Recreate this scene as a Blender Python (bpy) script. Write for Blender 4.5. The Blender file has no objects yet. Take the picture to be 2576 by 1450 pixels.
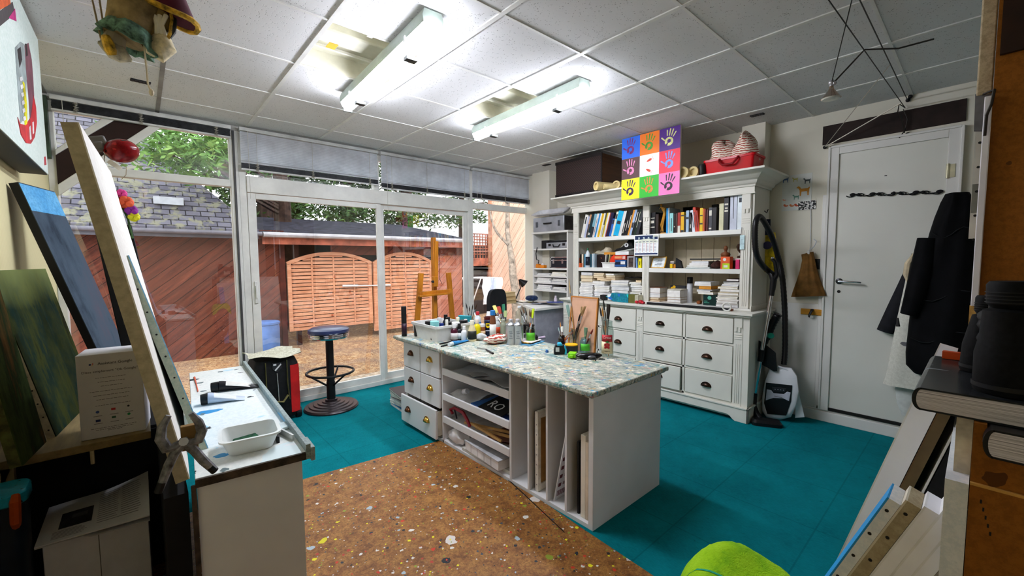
import bpy, bmesh, math, random
from mathutils import Matrix, Vector, Euler
C = bpy.context.scene.collection
PI = math.pi
R_ = math.radians
random.seed(7)

# ---------------------------------------------------------------- camera
FPX, YAW, PITCH, ROLL = 1049.7, 0.8436030, -0.0670834, -0.0065102
CAM = Vector((0, 0, 1.38))
_f = Vector((math.cos(YAW)*math.cos(PITCH), math.sin(YAW)*math.cos(PITCH), math.sin(PITCH)))
_r = _f.cross(Vector((0, 0, 1))).normalized()
_u = _r.cross(_f)
_r, _u = math.cos(ROLL)*_r + math.sin(ROLL)*_u, -math.sin(ROLL)*_r + math.cos(ROLL)*_u
cd = bpy.data.cameras.new('camera')
cam = bpy.data.objects.new('camera', cd)
C.objects.link(cam)
M_ = Matrix((( _r.x, _u.x, -_f.x, 0), (_r.y, _u.y, -_f.y, 0), (_r.z, _u.z, -_f.z, CAM.z), (0, 0, 0, 1)))
cam.matrix_world = M_
cd.sensor_width = 36
cd.lens = FPX/2576*36
cd.clip_start = 0.02
bpy.context.scene.camera = cam

def ray(px, py):
    return _f + (px-1288)/FPX*_r - (py-725)/FPX*_u
def PZ(px, py, z):      # point of the photograph on a horizontal plane
    d = ray(px, py); return CAM + d*((z-CAM.z)/d.z)
def PX(px, py, x):      # ... on a plane parallel to the cabinet wall
    d = ray(px, py); return CAM + d*(x/d.x)
def PY(px, py, y):      # ... on a plane parallel to the window wall
    d = ray(px, py); return CAM + d*(y/d.y)

# ---------------------------------------------------------------- mesh builder
class MB:
    def __init__(s):
        s.v = []; s.f = []; s.m = []; s.cur = 0
    def mat(s, i):
        s.cur = i; return s
    def add(s, vs, fs):
        b = len(s.v)
        s.v += [Vector(q) for q in vs]
        s.f += [tuple(b+i for i in q) for q in fs]
        s.m += [s.cur]*len(fs)
        return s
    def box(s, x0, y0, z0, x1, y1, z1, M=None):
        vs = [(x0,y0,z0),(x1,y0,z0),(x1,y1,z0),(x0,y1,z0),(x0,y0,z1),(x1,y0,z1),(x1,y1,z1),(x0,y1,z1)]
        if M: vs = [M @ Vector(q) for q in vs]
        return s.add(vs, [(0,3,2,1),(4,5,6,7),(0,1,5,4),(1,2,6,5),(2,3,7,6),(3,0,4,7)])
    def cbox(s, c, size, M=None):
        h = [q/2 for q in size]
        return s.box(c[0]-h[0], c[1]-h[1], c[2]-h[2], c[0]+h[0], c[1]+h[1], c[2]+h[2], M)
    def bar(s, p, q, w, d, side=(0,0,1)):     # square bar from p to q; w across 'side', d across the third way
        p, q = Vector(p), Vector(q); a = (q-p).normalized(); sd = Vector(side)
        if abs(a.dot(sd.normalized())) > .98: sd = Vector((1,0,0))
        t = a.cross(sd).normalized(); sd = t.cross(a).normalized()
        o = [sd*w/2*i + t*d/2*j for i, j in ((-1,-1),(1,-1),(1,1),(-1,1))]
        return s.add([p+k for k in o]+[q+k for k in o], [(0,1,2,3),(7,6,5,4),(0,4,5,1),(1,5,6,2),(2,6,7,3),(3,7,4,0)])
    def rings(s, rs, close=True, cap=True):
        n = len(rs[0]); vs = [q for r in rs for q in r]; fs = []
        for i in range(len(rs)-1):
            for j in range(n if close else n-1):
                k = (j+1) % n
                fs.append((i*n+j, i*n+k, (i+1)*n+k, (i+1)*n+j))
        if cap and close:
            fs.append(tuple(range(n-1, -1, -1))); fs.append(tuple((len(rs)-1)*n+i for i in range(n)))
        return s.add(vs, fs)
    def cyl(s, p, q, r0, r1=None, n=12, cap=True):
        return s.tube([p, q], [r0, r0 if r1 is None else r1], n, cap)
    def tube(s, pts, r, n=8, cap=True, flat=1.0):
        pts = [Vector(q) for q in pts]; rr = r if isinstance(r, (list, tuple)) else [r]*len(pts)
        rs = []; up = None
        for i, q in enumerate(pts):
            a = (pts[min(i+1, len(pts)-1)] - pts[max(i-1, 0)])
            a = a.normalized() if a.length > 1e-9 else Vector((0,0,1))
            if up is None:
                up = Vector((0,0,1)) if abs(a.z) < .9 else Vector((1,0,0))
            t = a.cross(up)
            if t.length < 1e-4: t = a.cross(Vector((0.3,1,0.2)))
            t.normalize(); up = t.cross(a).normalized()
            rs.append([q + rr[i]*(t*math.cos(2*PI*k/n) + up*flat*math.sin(2*PI*k/n)) for k in range(n)])
        return s.rings(rs, True, cap)
    def lathe(s, prof, c=(0,0,0), n=20, M=None, cap=True):
        c = Vector(c); rs = []
        for r, z in prof:
            q = [Vector((max(r,1e-4)*math.cos(2*PI*k/n), max(r,1e-4)*math.sin(2*PI*k/n), z)) for k in range(n)]
            rs.append([(M @ t if M else t)+c for t in q])
        return s.rings(rs, True, cap)
    def prism(s, poly, h, M=None, z0=0):
        n = len(poly)
        vs = [Vector((x,y,z0)) for x, y in poly]+[Vector((x,y,z0+h)) for x, y in poly]
        if M: vs = [M @ q for q in vs]
        return s.add(vs, [tuple(range(n-1,-1,-1)), tuple(range(n,2*n))]+[(i,(i+1)%n,n+(i+1)%n,n+i) for i in range(n)])
    def ball(s, c, r, n=12, m=8, M=None):
        if not isinstance(r, (list, tuple)): r = (r,r,r)
        c = Vector(c); rs = []
        for i in range(m+1):
            t = -PI/2 + PI*i/m; k = max(math.cos(t), .02)
            q = [Vector((r[0]*k*math.cos(2*PI*j/n), r[1]*k*math.sin(2*PI*j/n), r[2]*math.sin(t))) for j in range(n)]
            rs.append([(M @ e if M else e)+c for e in q])
        return s.rings(rs)
    def quad(s, a, b, c, d):
        return s.add([a,b,c,d], [(0,1,2,3)])
    def sheet(s, pts, nu, nv, th=0.0, nrm=None):   # pts: nu x nv grid rows; thickened along nrm
        fs = [(i*nv+j, i*nv+j+1, (i+1)*nv+j+1, (i+1)*nv+j) for i in range(nu-1) for j in range(nv-1)]
        if th == 0: return s.add(pts, fs)
        N = Vector(nrm or (0,0,-1))*th; k = nu*nv
        edge = [i*nv for i in range(nu)] + [(nu-1)*nv+j for j in range(1,nv)] + [i*nv+nv-1 for i in range(nu-2,-1,-1)] + [j for j in range(nv-2,0,-1)]
        f2 = [tuple(q+k for q in reversed(f)) for f in fs]
        f3 = [(edge[i], edge[(i+1)%len(edge)], edge[(i+1)%len(edge)]+k, edge[i]+k) for i in range(len(edge))]
        return s.add([Vector(q) for q in pts]+[Vector(q)+N for q in pts], fs+f2+f3)
    def text(s, body, size, M, align='CENTER', ext=0.0003):
        cu = bpy.data.curves.new('t', 'FONT'); cu.body = body; cu.size = size; cu.align_x = align; cu.extrude = ext; cu.resolution_u = 2
        ob = bpy.data.objects.new('t', cu); C.objects.link(ob)
        dg = bpy.context.evaluated_depsgraph_get(); me = bpy.data.meshes.new_from_object(ob.evaluated_get(dg))
        s.add([M @ q.co for q in me.vertices], [tuple(q.vertices) for q in me.polygons])
        bpy.data.objects.remove(ob); bpy.data.curves.remove(cu); bpy.data.meshes.remove(me)
        return s
    def build(s, name, mats, parent=None, bevel=0, smooth=True, ang=38, sub=0, solid=0):
        me = bpy.data.meshes.new(name)
        if parent is None:
            lo = Vector([min(q[i] for q in s.v) for i in range(3)]); hi = Vector([max(q[i] for q in s.v) for i in range(3)])
            org = Vector(((lo.x+hi.x)/2, (lo.y+hi.y)/2, lo.z)); inv = Matrix.Translation(-org)
        else:
            inv = parent_matrix(parent).inverted()
        me.from_pydata([inv @ q for q in s.v], [], s.f)
        ms = mats if isinstance(mats, (list, tuple)) else [mats]
        for q in ms: me.materials.append(q)
        for p_, i in zip(me.polygons, s.m): p_.material_index = min(i, len(ms)-1)
        bm = bmesh.new(); bm.from_mesh(me)
        bmesh.ops.recalc_face_normals(bm, faces=bm.faces[:]); bm.to_mesh(me); bm.free()
        if smooth:
            for p_ in me.polygons: p_.use_smooth = True
            me.set_sharp_from_angle(angle=R_(ang))
        o = bpy.data.objects.new(name, me); C.objects.link(o)
        if parent is None: o.location = org
        else: o.parent = parent
        if solid:
            q = o.modifiers.new('solid','SOLIDIFY'); q.thickness = solid; q.offset = 0
        if sub:
            q = o.modifiers.new('sub','SUBSURF'); q.levels = sub; q.render_levels = sub
        if bevel:
            q = o.modifiers.new('bevel','BEVEL'); q.width = bevel; q.segments = 2; q.limit_method = 'ANGLE'; q.angle_limit = R_(40)
        return o

def parent_matrix(o):
    m = o.matrix_basis.copy()
    while o.parent:
        o = o.parent; m = o.matrix_basis @ m
    return m
def tag(o, label, cat, group=None, kind=None):
    o['label'] = label; o['category'] = cat
    if group: o['group'] = group
    if kind: o['kind'] = kind
    return o
def thing(name, label, cat, loc=(0,0,0), rz=0, group=None, rot=None):
    o = bpy.data.objects.new(name, None); C.objects.link(o); o.empty_display_size = .05
    o.location = loc; o.rotation_euler = rot if rot else (0,0,rz)
    return tag(o, label, cat, group)
def struct(o):
    o['kind'] = 'structure'; return o
def copy_tree(o, parent=None):
    c = o.copy(); C.objects.link(c); c.parent = parent
    for ch in list(o.children): copy_tree(ch, c)
    return c
def RM(axis, deg): return Matrix.Rotation(R_(deg), 4, axis)
def TM(*a): return Matrix.Translation(Vector(a[0] if len(a) == 1 else a))
def frame(o, x, y, z=None):      # matrix from origin and axes
    x = Vector(x); y = Vector(y); z = Vector(z) if z is not None else x.cross(y)
    return Matrix(((x.x,y.x,z.x,o[0]),(x.y,y.y,z.y,o[1]),(x.z,y.z,z.z,o[2]),(0,0,0,1)))

# ---------------------------------------------------------------- materials
def srgb(c):
    if isinstance(c, str):
        c = [int(c[i:i+2], 16)/255 for i in (0,2,4)]
    return tuple(((q+.055)/1.055)**2.4 if q > .04045 else q/12.92 for q in c)+(1,)
_mc = {}
class NT:
    def __init__(s, name, rough=.6, metal=0, spec=.3):
        s.m = bpy.data.materials.new(name); s.m.use_nodes = True
        s.t = s.m.node_tree; s.b = s.t.nodes['Principled BSDF']; s.n = s.t.nodes; s.l = s.t.links
        s.b.inputs['Roughness'].default_value = rough; s.b.inputs['Metallic'].default_value = metal
        s.b.inputs['Specular IOR Level'].default_value = spec
    def node(s, kind, **kw):
        q = s.n.new('ShaderNode'+kind)
        for k, v in kw.items():
            if k.startswith('i_'):
                key = k[2:]; key = int(key) if key.isdigit() else key.replace('_', ' ')
                if hasattr(v, 'node'): s.l.new(v, q.inputs[key])
                else: q.inputs[key].default_value = v
            else: setattr(q, k, v)
        return q
    def co(s, kind='Object'):
        if kind == 'World': return s.node('NewGeometry').outputs['Position']
        return s.node('TexCoord').outputs[kind]
    def mapped(s, src, scale=(1,1,1), rot=(0,0,0), loc=(0,0,0)):
        return s.node('Mapping', i_Vector=src, i_Scale=scale, i_Rotation=rot, i_Location=loc).outputs[0]
    def noise(s, v, scale, detail=3, rough=.6):
        return s.node('TexNoise', i_Vector=v, i_Scale=scale, i_Detail=detail, i_Roughness=rough).outputs['Fac']
    def voro(s, v, scale, feature='F1', out='Distance'):
        return s.node('TexVoronoi', feature=feature, i_Vector=v, i_Scale=scale).outputs[out]
    def ramp(s, f, stops, interp='LINEAR'):
        q = s.node('ValToRGB'); q.color_ramp.interpolation = interp
        e = q.color_ramp.elements
        while len(e) < len(stops): e.new(.5)
        for k, (p, c) in zip(e, stops):
            k.position = p; k.color = srgb(c) if not isinstance(c, (int, float)) else (c,c,c,1)
        s.l.new(f, q.inputs[0]); return q.outputs[0]
    def mix(s, f, a, b, mode='MIX'):
        q = s.node('Mix', data_type='RGBA', blend_type=mode)
        for k, v in ((0, f), (6, a), (7, b)):
            if hasattr(v, 'node'): s.l.new(v, q.inputs[k])
            elif k == 0: q.inputs[0].default_value = v
            else: q.inputs[k].default_value = srgb(v)
        return q.outputs[2]
    def math(s, op, a, b=0.0):
        q = s.node('Math', operation=op)
        for k, v in ((0, a), (1, b)):
            if hasattr(v, 'node'): s.l.new(v, q.inputs[k])
            else: q.inputs[k].default_value = v
        return q.outputs[0]
    def color(s, c):
        if hasattr(c, 'node'): s.l.new(c, s.b.inputs['Base Color'])
        else: s.b.inputs['Base Color'].default_value = srgb(c)
        return s
    def bump(s, h, strength=.3, dist=.01):
        q = s.node('Bump', i_Strength=strength, i_Distance=dist, i_Height=h)
        s.l.new(q.outputs[0], s.b.inputs['Normal']); return s
def M(c, rough=.55, metal=0, spec=.3, var=.08, scale=6):
    """plain procedural surface: a colour with a little noise of its own"""
    k = (c, rough, metal, spec, var, scale)
    if k in _mc: return _mc[k]
    t = NT('surface_'+str(c), rough, metal, spec)
    if var:
        n = t.noise(t.co(), scale, 4)
        q = [int(c[i:i+2],16) for i in (0,2,4)]
        lo = ''.join('%02x' % max(0, int(v*(1-var*1.6))) for v in q); hi = ''.join('%02x' % min(255, int(v*(1+var)+2)) for v in q)
        t.color(t.ramp(n, [(.3, lo), (.7, hi)]))
    else: t.color(c)
    _mc[k] = t.m; return t.m
def glassy(name, tint='ffffff', refl=1.0, rough=.0, alpha=.0):
    k = ('glass', name)
    if k in _mc: return _mc[k]
    t = NT(name); n, l = t.n, t.l
    out = n['Material Output']; n.remove(t.b)
    tr = t.node('BsdfTransparent'); tr.inputs[0].default_value = srgb(tint)
    gl = t.node('BsdfGlossy'); gl.inputs['Roughness'].default_value = rough; gl.inputs[0].default_value = (1,1,1,1)
    bf = t.node('NewGeometry').outputs['Backfacing']; fr = t.node('Fresnel'); l.new(t.math('SUBTRACT', 1.5, t.math('MULTIPLY', bf, 1.5-1/1.5)), fr.inputs[0])
    f = t.math('MULTIPLY_ADD', fr.outputs[0], refl); f.node.inputs[2].default_value = alpha
    mx = t.node('MixShader'); l.new(f, mx.inputs[0]); l.new(tr.outputs[0], mx.inputs[1]); l.new(gl.outputs[0], mx.inputs[2])
    l.new(mx.outputs[0], out.inputs[0]); _mc[k] = t.m; return t.m
def emis(name, c, strength):
    t = NT(name); t.color(c); t.b.inputs['Emission Color'].default_value = srgb(c); t.b.inputs['Emission Strength'].default_value = strength
    return t.m
def worn_white(name, base='e9e7e2', mark='6b6660', scale=9, thr=.72, rough=.5):
    t = NT(name, rough)
    v = t.co('Object'); n = t.noise(t.mapped(v,(1,1,.35)), scale*3, 6, .75); m = t.noise(v, scale*.3, 3)
    a = t.ramp(m, [(.3, base), (.75, ''.join('%02x' % int(int(base[i:i+2],16)*.93) for i in (0,2,4)))])
    t.color(t.mix(t.ramp(n, [(thr, 0), (thr+.05, 1)]), a, mark)); return t.m
def splatter(name, base, layers, rough=.6, coord='World', spec=.15):
    """paint-spattered surface: layers = (scale, threshold, stretch, colour)"""
    t = NT(name, rough, 0, spec); v = t.co(coord)
    col = t.ramp(t.noise(v, 5, 5, .7), [(.3, base[0]), (.7, base[1])])
    col = t.mix(t.ramp(t.noise(v, 60, 4, .8), [(.42, 0), (.6, .5)]), col, base[2])
    h = None
    for i, (sc, thr, st, c) in enumerate(layers):
        w = t.mapped(v, st, loc=(i*3.7, i*1.3, i*2.1))
        w2 = t.node('VectorMath', operation='ADD'); t.l.new(w, w2.inputs[0])
        nz = t.node('TexNoise', i_Vector=w, i_Scale=sc*1.7, i_Detail=2)
        sm = t.node('VectorMath', operation='SCALE', i_Scale=.6/sc); t.l.new(nz.outputs['Color'], sm.inputs[0]); t.l.new(sm.outputs[0], w2.inputs[1])
        vo = t.node('TexVoronoi', feature='F1', i_Vector=w2.outputs[0], i_Scale=sc, i_Randomness=1.0)
        pick = t.node('SeparateColor', i_0=vo.outputs['Color']).outputs[0]
        rad = t.math('MULTIPLY', t.math('SUBTRACT', pick, 1-thr[1]), thr[0]/max(thr[1], 1e-3))
        msk = t.math('GREATER_THAN', rad, vo.outputs['Distance'])
        if isinstance(c, list):
            q = t.node('SeparateColor', i_0=vo.outputs['Color']).outputs[1]
            cc = t.ramp(q, [(k/len(c), x) for k, x in enumerate(c)], 'CONSTANT')
        else: cc = c
        col = t.mix(msk, col, cc)
    t.color(col)
    return t.m
def wood(name, c0, c1, scale=3, axis=(1,1,12), rough=.5, coord='Object', knots=False):
    t = NT(name, rough); v = t.mapped(t.co(coord), axis)
    n = t.noise(v, scale, 5, .65)
    col = t.ramp(n, [(.28, c0), (.72, c1)])
    if knots:
        k = t.ramp(t.voro(t.mapped(t.co(coord),(1,1,.6)), 5), [(.05, 1), (.13, 0)])
        col = t.mix(k, col, knots)
    t.color(col); return t.m

WHITE = worn_white('white_painted_wood', 'eceae4', '9a958c', 6, .74)
CREAM = worn_white('cream_hutch_paint', 'e9e6da', 'a09a86', 6, .76)
WALLP = M('e3dfd0', .7, var=.05, scale=2)
FRAMEW = M('e6e6e0', .35, var=.03)
BLACK = M('121214', .5, var=.2)
BLACKM = M('0e0e10', .75, var=.3)
DARK = M('242226', .6, var=.2)
CHROME = M('d8d8dc', .12, 1.0, .5, var=.03)
STEEL = M('b9bbbf', .3, 1.0, .5, var=.05)
PAPER = M('f0eee8', .8, var=.04, scale=20)
GLASS = glassy('clear_glass', 'eef4f2', 1.3)
PANE = glassy('window_glass', 'f6f8f8', 2.0, 0, .0)
# ================================================================ room shell
XB, YW, XL, YN, ZC = 4.28, 4.42, -0.45, -1.0, 2.568
# floor: teal carpet tiles
t = NT('teal_carpet', .95, spec=.05); v = t.co('World')
br = t.node('TexBrick', i_Vector=t.mapped(v, (1,1,0)), i_Scale=1.0, i_Mortar_Size=.004, offset=0.0)
br.inputs['Brick Width'].default_value = .5; br.inputs['Row Height'].default_value = .5
n1 = t.noise(v, 3, 4, .7); n2 = t.noise(t.mapped(v, (60,14,1)), 3, 2)
cc = t.ramp(n1, [(.3, '04626a'), (.7, '087c84')])
cc = t.mix(t.ramp(n2, [(.35, 0), (.75, .35)]), cc, '12929a')
cc = t.mix(t.ramp(t.noise(v, 9, 3, .8), [(.66, 0), (.72, .6)]), cc, '0b5054')
t.color(t.mix(t.math('MULTIPLY', br.outputs['Fac'], .28), cc, '02383c')); t.bump(t.noise(v, 260, 2), .5, .004)
CARPET = t.m
struct(MB().box(XL-.1, YN-.1, -.08, XB+.1, YW, 0).build('floor', CARPET, smooth=False))

# ceiling tiles with two missing ones
t = NT('mineral_ceiling_tile', .9, spec=.1); v = t.co('World')
pit = t.voro(v, 95); sel = t.noise(v, 40, 2)
pm = t.math('MULTIPLY', t.ramp(pit, [(.16, 1), (.3, 0)]), t.ramp(sel, [(.5, 0), (.56, 1)]))
base = t.ramp(t.noise(v, 1.2, 3), [(.3, 'd9d9da'), (.7, 'e2e2e3')])
t.color(t.mix(t.math('MULTIPLY', pm, .75), base, '6d6d6b')); t.bump(t.math('SUBTRACT', 1.0, pm), .4, .004)
CEIL = t.m
GX0, GY0, GS = .763, 2.192, .6
mb = MB(); gx = [XL-.1]+[GX0+GS*i for i in range(-2, 6) if XL < GX0+GS*i < XB]+[XB+.1]
gy = [YN-.1]+[GY0+GS*j for j in range(-5, 4) if YN < GY0+GS*j < YW]+[YW+.1]
for i in range(len(gx)-1):
    for j in range(len(gy)-1):
        cx, cy = (gx[i]+gx[i+1])/2, (gy[j]+gy[j+1])/2
        if any(abs(cx-(GX0+.3+a)) < .1 and abs(cy-(GY0+.3)) < .1 for a in (0, 1.2)): continue
        mb.box(gx[i], gy[j], ZC, gx[i+1], gy[j+1], ZC+.03)
struct(mb.build('ceiling', CEIL, smooth=False))
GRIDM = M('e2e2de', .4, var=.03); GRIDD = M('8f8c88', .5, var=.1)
mb = MB()
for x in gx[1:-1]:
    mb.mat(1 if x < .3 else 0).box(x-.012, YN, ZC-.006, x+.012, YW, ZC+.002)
for y in gy[1:-1]:
    mb.mat(0).box(XL, y-.007, ZC-.005, XB, y+.007, ZC+.002)
struct(mb.build('trim_1', [GRIDM, GRIDD], smooth=False))
RECESS = M('d9d6c4', .5, var=.04)
for k, (gx_, nm) in enumerate(((GX0, 'square beige recessed housing above the near tube light'), (GX0+1.2, 'square beige recessed housing above the far tube light'))):
    e = thing('ceiling_recess', nm+', open where a tile is missing', 'ceiling recess', (gx_+.3, GY0+.3, ZC), group='open recesses above the tube lights')
    a, b, c, d = gx_+.008, GY0+.008, gx_+.592, GY0+.592
    m = MB()
    m.box(a, b, ZC+.11, c, d, ZC+.12); m.box(a, b, ZC+.002, a+.006, d, ZC+.11); m.box(c-.006, b, ZC+.002, c, d, ZC+.11)
    m.box(a, b, ZC+.002, c, b+.006, ZC+.11); m.box(a, d-.006, ZC+.002, c, d, ZC+.11)
    m.build('housing', RECESS, e, smooth=False)
    MB().box(a+.02, b+.2, ZC+.06, c-.02, b+.35, ZC+.11).build('channel', RECESS, e, bevel=.01)
    MB().box(a+.06, d-.12, ZC+.085, c-.12, d-.105, ZC+.1).build('bar', M('e4e2d8', .5), e); MB().box(a+.22, b+.08, ZC+.04, a+.25, b+.1, ZC+.1).build('tab', M('e4e2d8', .5), e)
    if k == 0: MB().box(a+.10, b+.33, ZC+.058, a+.15, b+.40, ZC+.0605).build('sticker', M('d9a520', .6), e, smooth=False)['label'] = 'small orange sticker'
    m = MB(); p = [(a+.52, d-.1, ZC+.09), (a+.47, d-.22, ZC+.03), (a+.40, b+.30, ZC+.0), (a+.36, b+.2, ZC-.03)]
    m.tube(p, .005, 6); m.build('cable', BLACKM, e)

# walls
t = NT('cream_wall', .75, spec=.15); v = t.co('World')
t.color(t.mix(t.ramp(t.noise(v, 14, 5, .8), [(.66, 0), (.72, .3)]), t.ramp(t.noise(v, 1.5, 4), [(.3, 'ded9c8'), (.7, 'e8e4d6')]), 'b8b2a0')); WALL = t.m
m = MB(); m.box(XB, YN-.1, -.05, XB+.1, YW+.1, ZC+.03)
struct(m.build('wall_back', WALL, smooth=False))
m = MB(); m.box(4.13, 1.305, 0, XB, 1.495, ZC); m.box(4.12, 3.87, 0, XB, 4.19, ZC); m.box(4.2, 4.19, 0, XB, YW, ZC)
struct(m.build('trim_2', WALL, smooth=False))
t = NT('ribbed_yellow_wall', .7); v = t.co('World')
w = t.node('TexWave', bands_direction='Y', i_Vector=v, i_Scale=20.0, i_Distortion=0.3)
t.color(t.mix(w.outputs['Fac'], 'd9cf9c', 'e9e0b4')); WALLY = t.m
struct(MB().box(XL-.1, YN-.1, -.05, XL, YW+.1, ZC+.03).build('wall_left', WALLY, smooth=False))
struct(MB().box(XL-.1, YN-.1, -.05, XB+.1, YN, ZC+.03).build('wall_right', WALL, smooth=False))
struct(MB().box(XL, YW-.02, 2.52, XB, YW+.08, ZC).build('wall_window', M('cfcfca', .6), smooth=False))

# ---------------------------------------------------------------- window wall
def win(name, parts, panes):
    e = bpy.data.objects.new(name, None); C.objects.link(e); e.location = (parts[0][0], YW, 0); e['kind'] = 'structure'
    m = MB()
    for q in parts: m.box(*q)
    m.build('window_frame', FRAMEW, e, bevel=.004)
    for q in panes: MB().box(*q).build('window_pane', PANE, e, smooth=False)
    return e
Y0, Y1, YG = YW-.03, YW+.05, YW+.015
def fr(x0, z0, x1, z1, d0=Y0, d1=Y1): return (x0, d0, z0, x1, d1, z1)
def gl(x0, z0, x1, z1, y=YG): return (x0, y, z0, x1, y+.006, z1)
w1 = win('window_1', [fr(XL, 0, -.405, 2.52), fr(.63, 0, .69, 2.52), fr(-.405, 2.035, .63, 2.095), fr(-.405, 0, .63, .10), fr(-.405, 2.46, .63, 2.52)],
    [gl(-.405, .10, .63, 2.035), gl(-.405, 2.095, .63, 2.46)])
MB().box(.652, Y0-.012, 0, .668, Y0-.001, 2.52).build('mullion_gap', M('4a4a4a', .5), w1, smooth=False)
# diagonal brace with its brown infill
br_ = MB()
A = [PY(px, py, Y0-.012) for px, py in ((126, 489), (126, 512), (404, 322), (372, 312), (138, 473), (283, 299), (268, 297), (130, 385), (130, 400))]
def slab(m, q4, y0, y1):
    q = [Vector((p.x, y0, p.z)) for p in q4]+[Vector((p.x, y1, p.z)) for p in q4]
    m.add(q, [(0,1,2,3),(7,6,5,4),(0,4,5,1),(1,5,6,2),(2,6,7,3),(3,7,4,0)])
def zl(px0, py0, px1, py1, x):   # height of a photo line at x on the window plane
    a, b = PY(px0, py0, Y0), PY(px1, py1, Y0); return a.z+(b.z-a.z)*(x-a.x)/(b.x-a.x)
L1 = (130, 385, 262, 297); L2 = (130, 398, 289, 304); L3 = (137, 472, 378, 316); L4 = (138, 501, 405, 322)
def band(La, Lb, y0, y1, m):
    xa = -.405
    za, zb = zl(*La, xa), zl(*Lb, xa)
    tp = 2.46
    def xat(L):
        a, b = PY(L[0], L[1], Y0), PY(L[2], L[3], Y0); return a.x+(b.x-a.x)*(tp-a.z)/(b.z-a.z)
    slab(m, [Vector((xa,0,za)), Vector((xat(La),0,tp)), Vector((xat(Lb),0,tp)), Vector((xa,0,zb))], y0, y1)
m = MB(); band(L1, L2, Y0-.03, Y0-.002, m); band(L3, L4, Y0-.03, Y0-.002, m)
struct(m.build('trim_3', FRAMEW, bevel=.004))
m = MB(); band(L2, L3, Y0-.016, Y0-.004, m); struct(m.build('trim_4', M('2a1712', .6, var=.15), smooth=False))

w2 = win('window_2', [fr(.69, 0, .745, 2.52), fr(3.165, 0, 3.24, 2.52), fr(.745, 2.0, 3.165, 2.145, Y0-.01), fr(.745, 0, 3.165, .05, Y0-.02), fr(.745, 2.46, 3.165, 2.52), fr(1.93, 2.145, 1.985, 2.46)],
    [gl(.745, 2.145, 1.93, 2.46), gl(1.985, 2.145, 3.165, 2.46)])
ds = MB()
def door_leaf(nm, x0, x1, y0, y1, handle):
    e = bpy.data.objects.new(nm, None); C.objects.link(e); e.location = ((x0+x1)/2, y0, .05); e['kind'] = 'structure'
    m = MB()
    for q in ((x0, .05, x0+.065, 1.995), (x1-.05, .05, x1, 1.995), (x0+.065, 1.945, x1-.05, 1.995), (x0+.065, .05, x1-.05, .115)):
        m.box(q[0], y0, q[1], q[2], y1, q[3])
    m.build('door_frame', FRAMEW, e, bevel=.003)
    MB().box(x0+.065, (y0+y1)/2-.003, .115, x1-.05, (y0+y1)/2+.003, 1.945).build('door_pane', PANE, e, smooth=False)
    m = MB(); m.box(x0+.065, y0-.001, 1.93, x1-.05, y0+.004, 1.944); m.box(x0+.055, y0-.001, .115, x0+.064, y0+.002, 1.94)
    if handle:
        h = MB(); h.box(x0+.02, y0-.012, 1.0, x0+.045, y0, 1.2); h.box(x0+.026, y0-.03, 1.05, x0+.04, y0-.012, 1.16)
        h.build('door_handle', M('dcdcd6', .3), e, bevel=.003)
    return e
door_leaf('door_2', .747, 1.995, Y0-.005, Y0+.028, True)
door_leaf('door_3', 1.975, 3.163, Y0+.03, Y0+.063, False)
w3 = win('window_3', [fr(4.285, 0, 4.34, 2.52), fr(3.24, 2.045, 4.285, 2.125), fr(3.24, 0, 4.285, .35), fr(3.24, 2.46, 4.285, 2.52)],
    [gl(3.24, .35, 4.285, 2.045), gl(3.24, 2.125, 4.285, 2.46)])

# blinds
SLAT = M('dfe4ea', .35, var=.05); STACK = M('3a3c40', .45, .2, var=.25, scale=30); RAIL = M('d6d7d6', .35)
def blind(x0, x1, zt, zs, zb, lab, cords):
    e = thing('venetian_blind', lab, 'blind', ((x0+x1)/2, 4.345, zb), group='aluminium venetian blinds over the windows')
    MB().box(x0, 4.325, zt-.03, x1, 4.36, zt).build('head_rail', RAIL, e, bevel=.002)
    if zs < zt-.06:
        m = MB(); z = zt-.045
        while z > zs+.004:
            m.add([(x,y_,z+d) for y_,d in ((4.334,.0085),(4.343,.0045),(4.349,-.002),(4.351,-.0085)) for x in (x0+.005,x1-.005)], [(0,1,3,2),(2,3,5,4),(4,5,7,6)]); z -= .0145
        m.build('slat', SLAT, e, smooth=False)
    m = MB(); z = min(zs, zt-.032); k = 0
    n = max(3, int((z-zb-.014)/.0045)); st = (z-zb-.014)/n
    for i in range(n):
        m.box(x0+.005+random.uniform(0,.004), 4.33, zb+.014+st*i, x1-.005-random.uniform(0,.004), 4.356, zb+.014+st*i+st*.55)
    m.build('slat_stack', STACK, e, smooth=False)
    MB().box(x0+.003, 4.328, zb, x1-.003, 4.358, zb+.013).build('bottom_rail', RAIL, e, bevel=.002)
    for i, fx in enumerate(cords):
        x = x0+(x1-x0)*fx; m = MB()
        m.tube([(x, 4.322, zt-.03), (x, 4.322, z)], .0015, 5)
        q = [(x+.014*math.sin(j*2.3), 4.320-.004*math.cos(j*1.7), z+(zb-z)*j/14) for j in range(15)]
        m.tube(q, .0035, 5); q = [(x-.012*math.sin(j*2.9+1), 4.318, z+(zb-z)*j/14) for j in range(15)]; m.tube(q, .003, 5)
        m.build('ladder_cord', M('b5b1a6', .8), e)
    m = MB(); m.tube([(x0+.06, 4.318, zt-.03), (x0+.06, 4.318, zb-.25)], .002, 5); m.build('pull_cord', M('cfcdc4', .7), e)
blind(-.41, .64, 2.545, 2.54, 2.44, 'raised grey blind over the leftmost window with a diagonal beam', (.12, .45, .9))
blind(.70, 1.955, 2.55, 2.245, 2.185, 'widest half lowered blind over the left half of the sliding door', (.1, .47, .92))
blind(1.985, 3.16, 2.55, 2.22, 2.16, 'half lowered blind over the right half of the sliding door', (.1, .47, .92))
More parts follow.
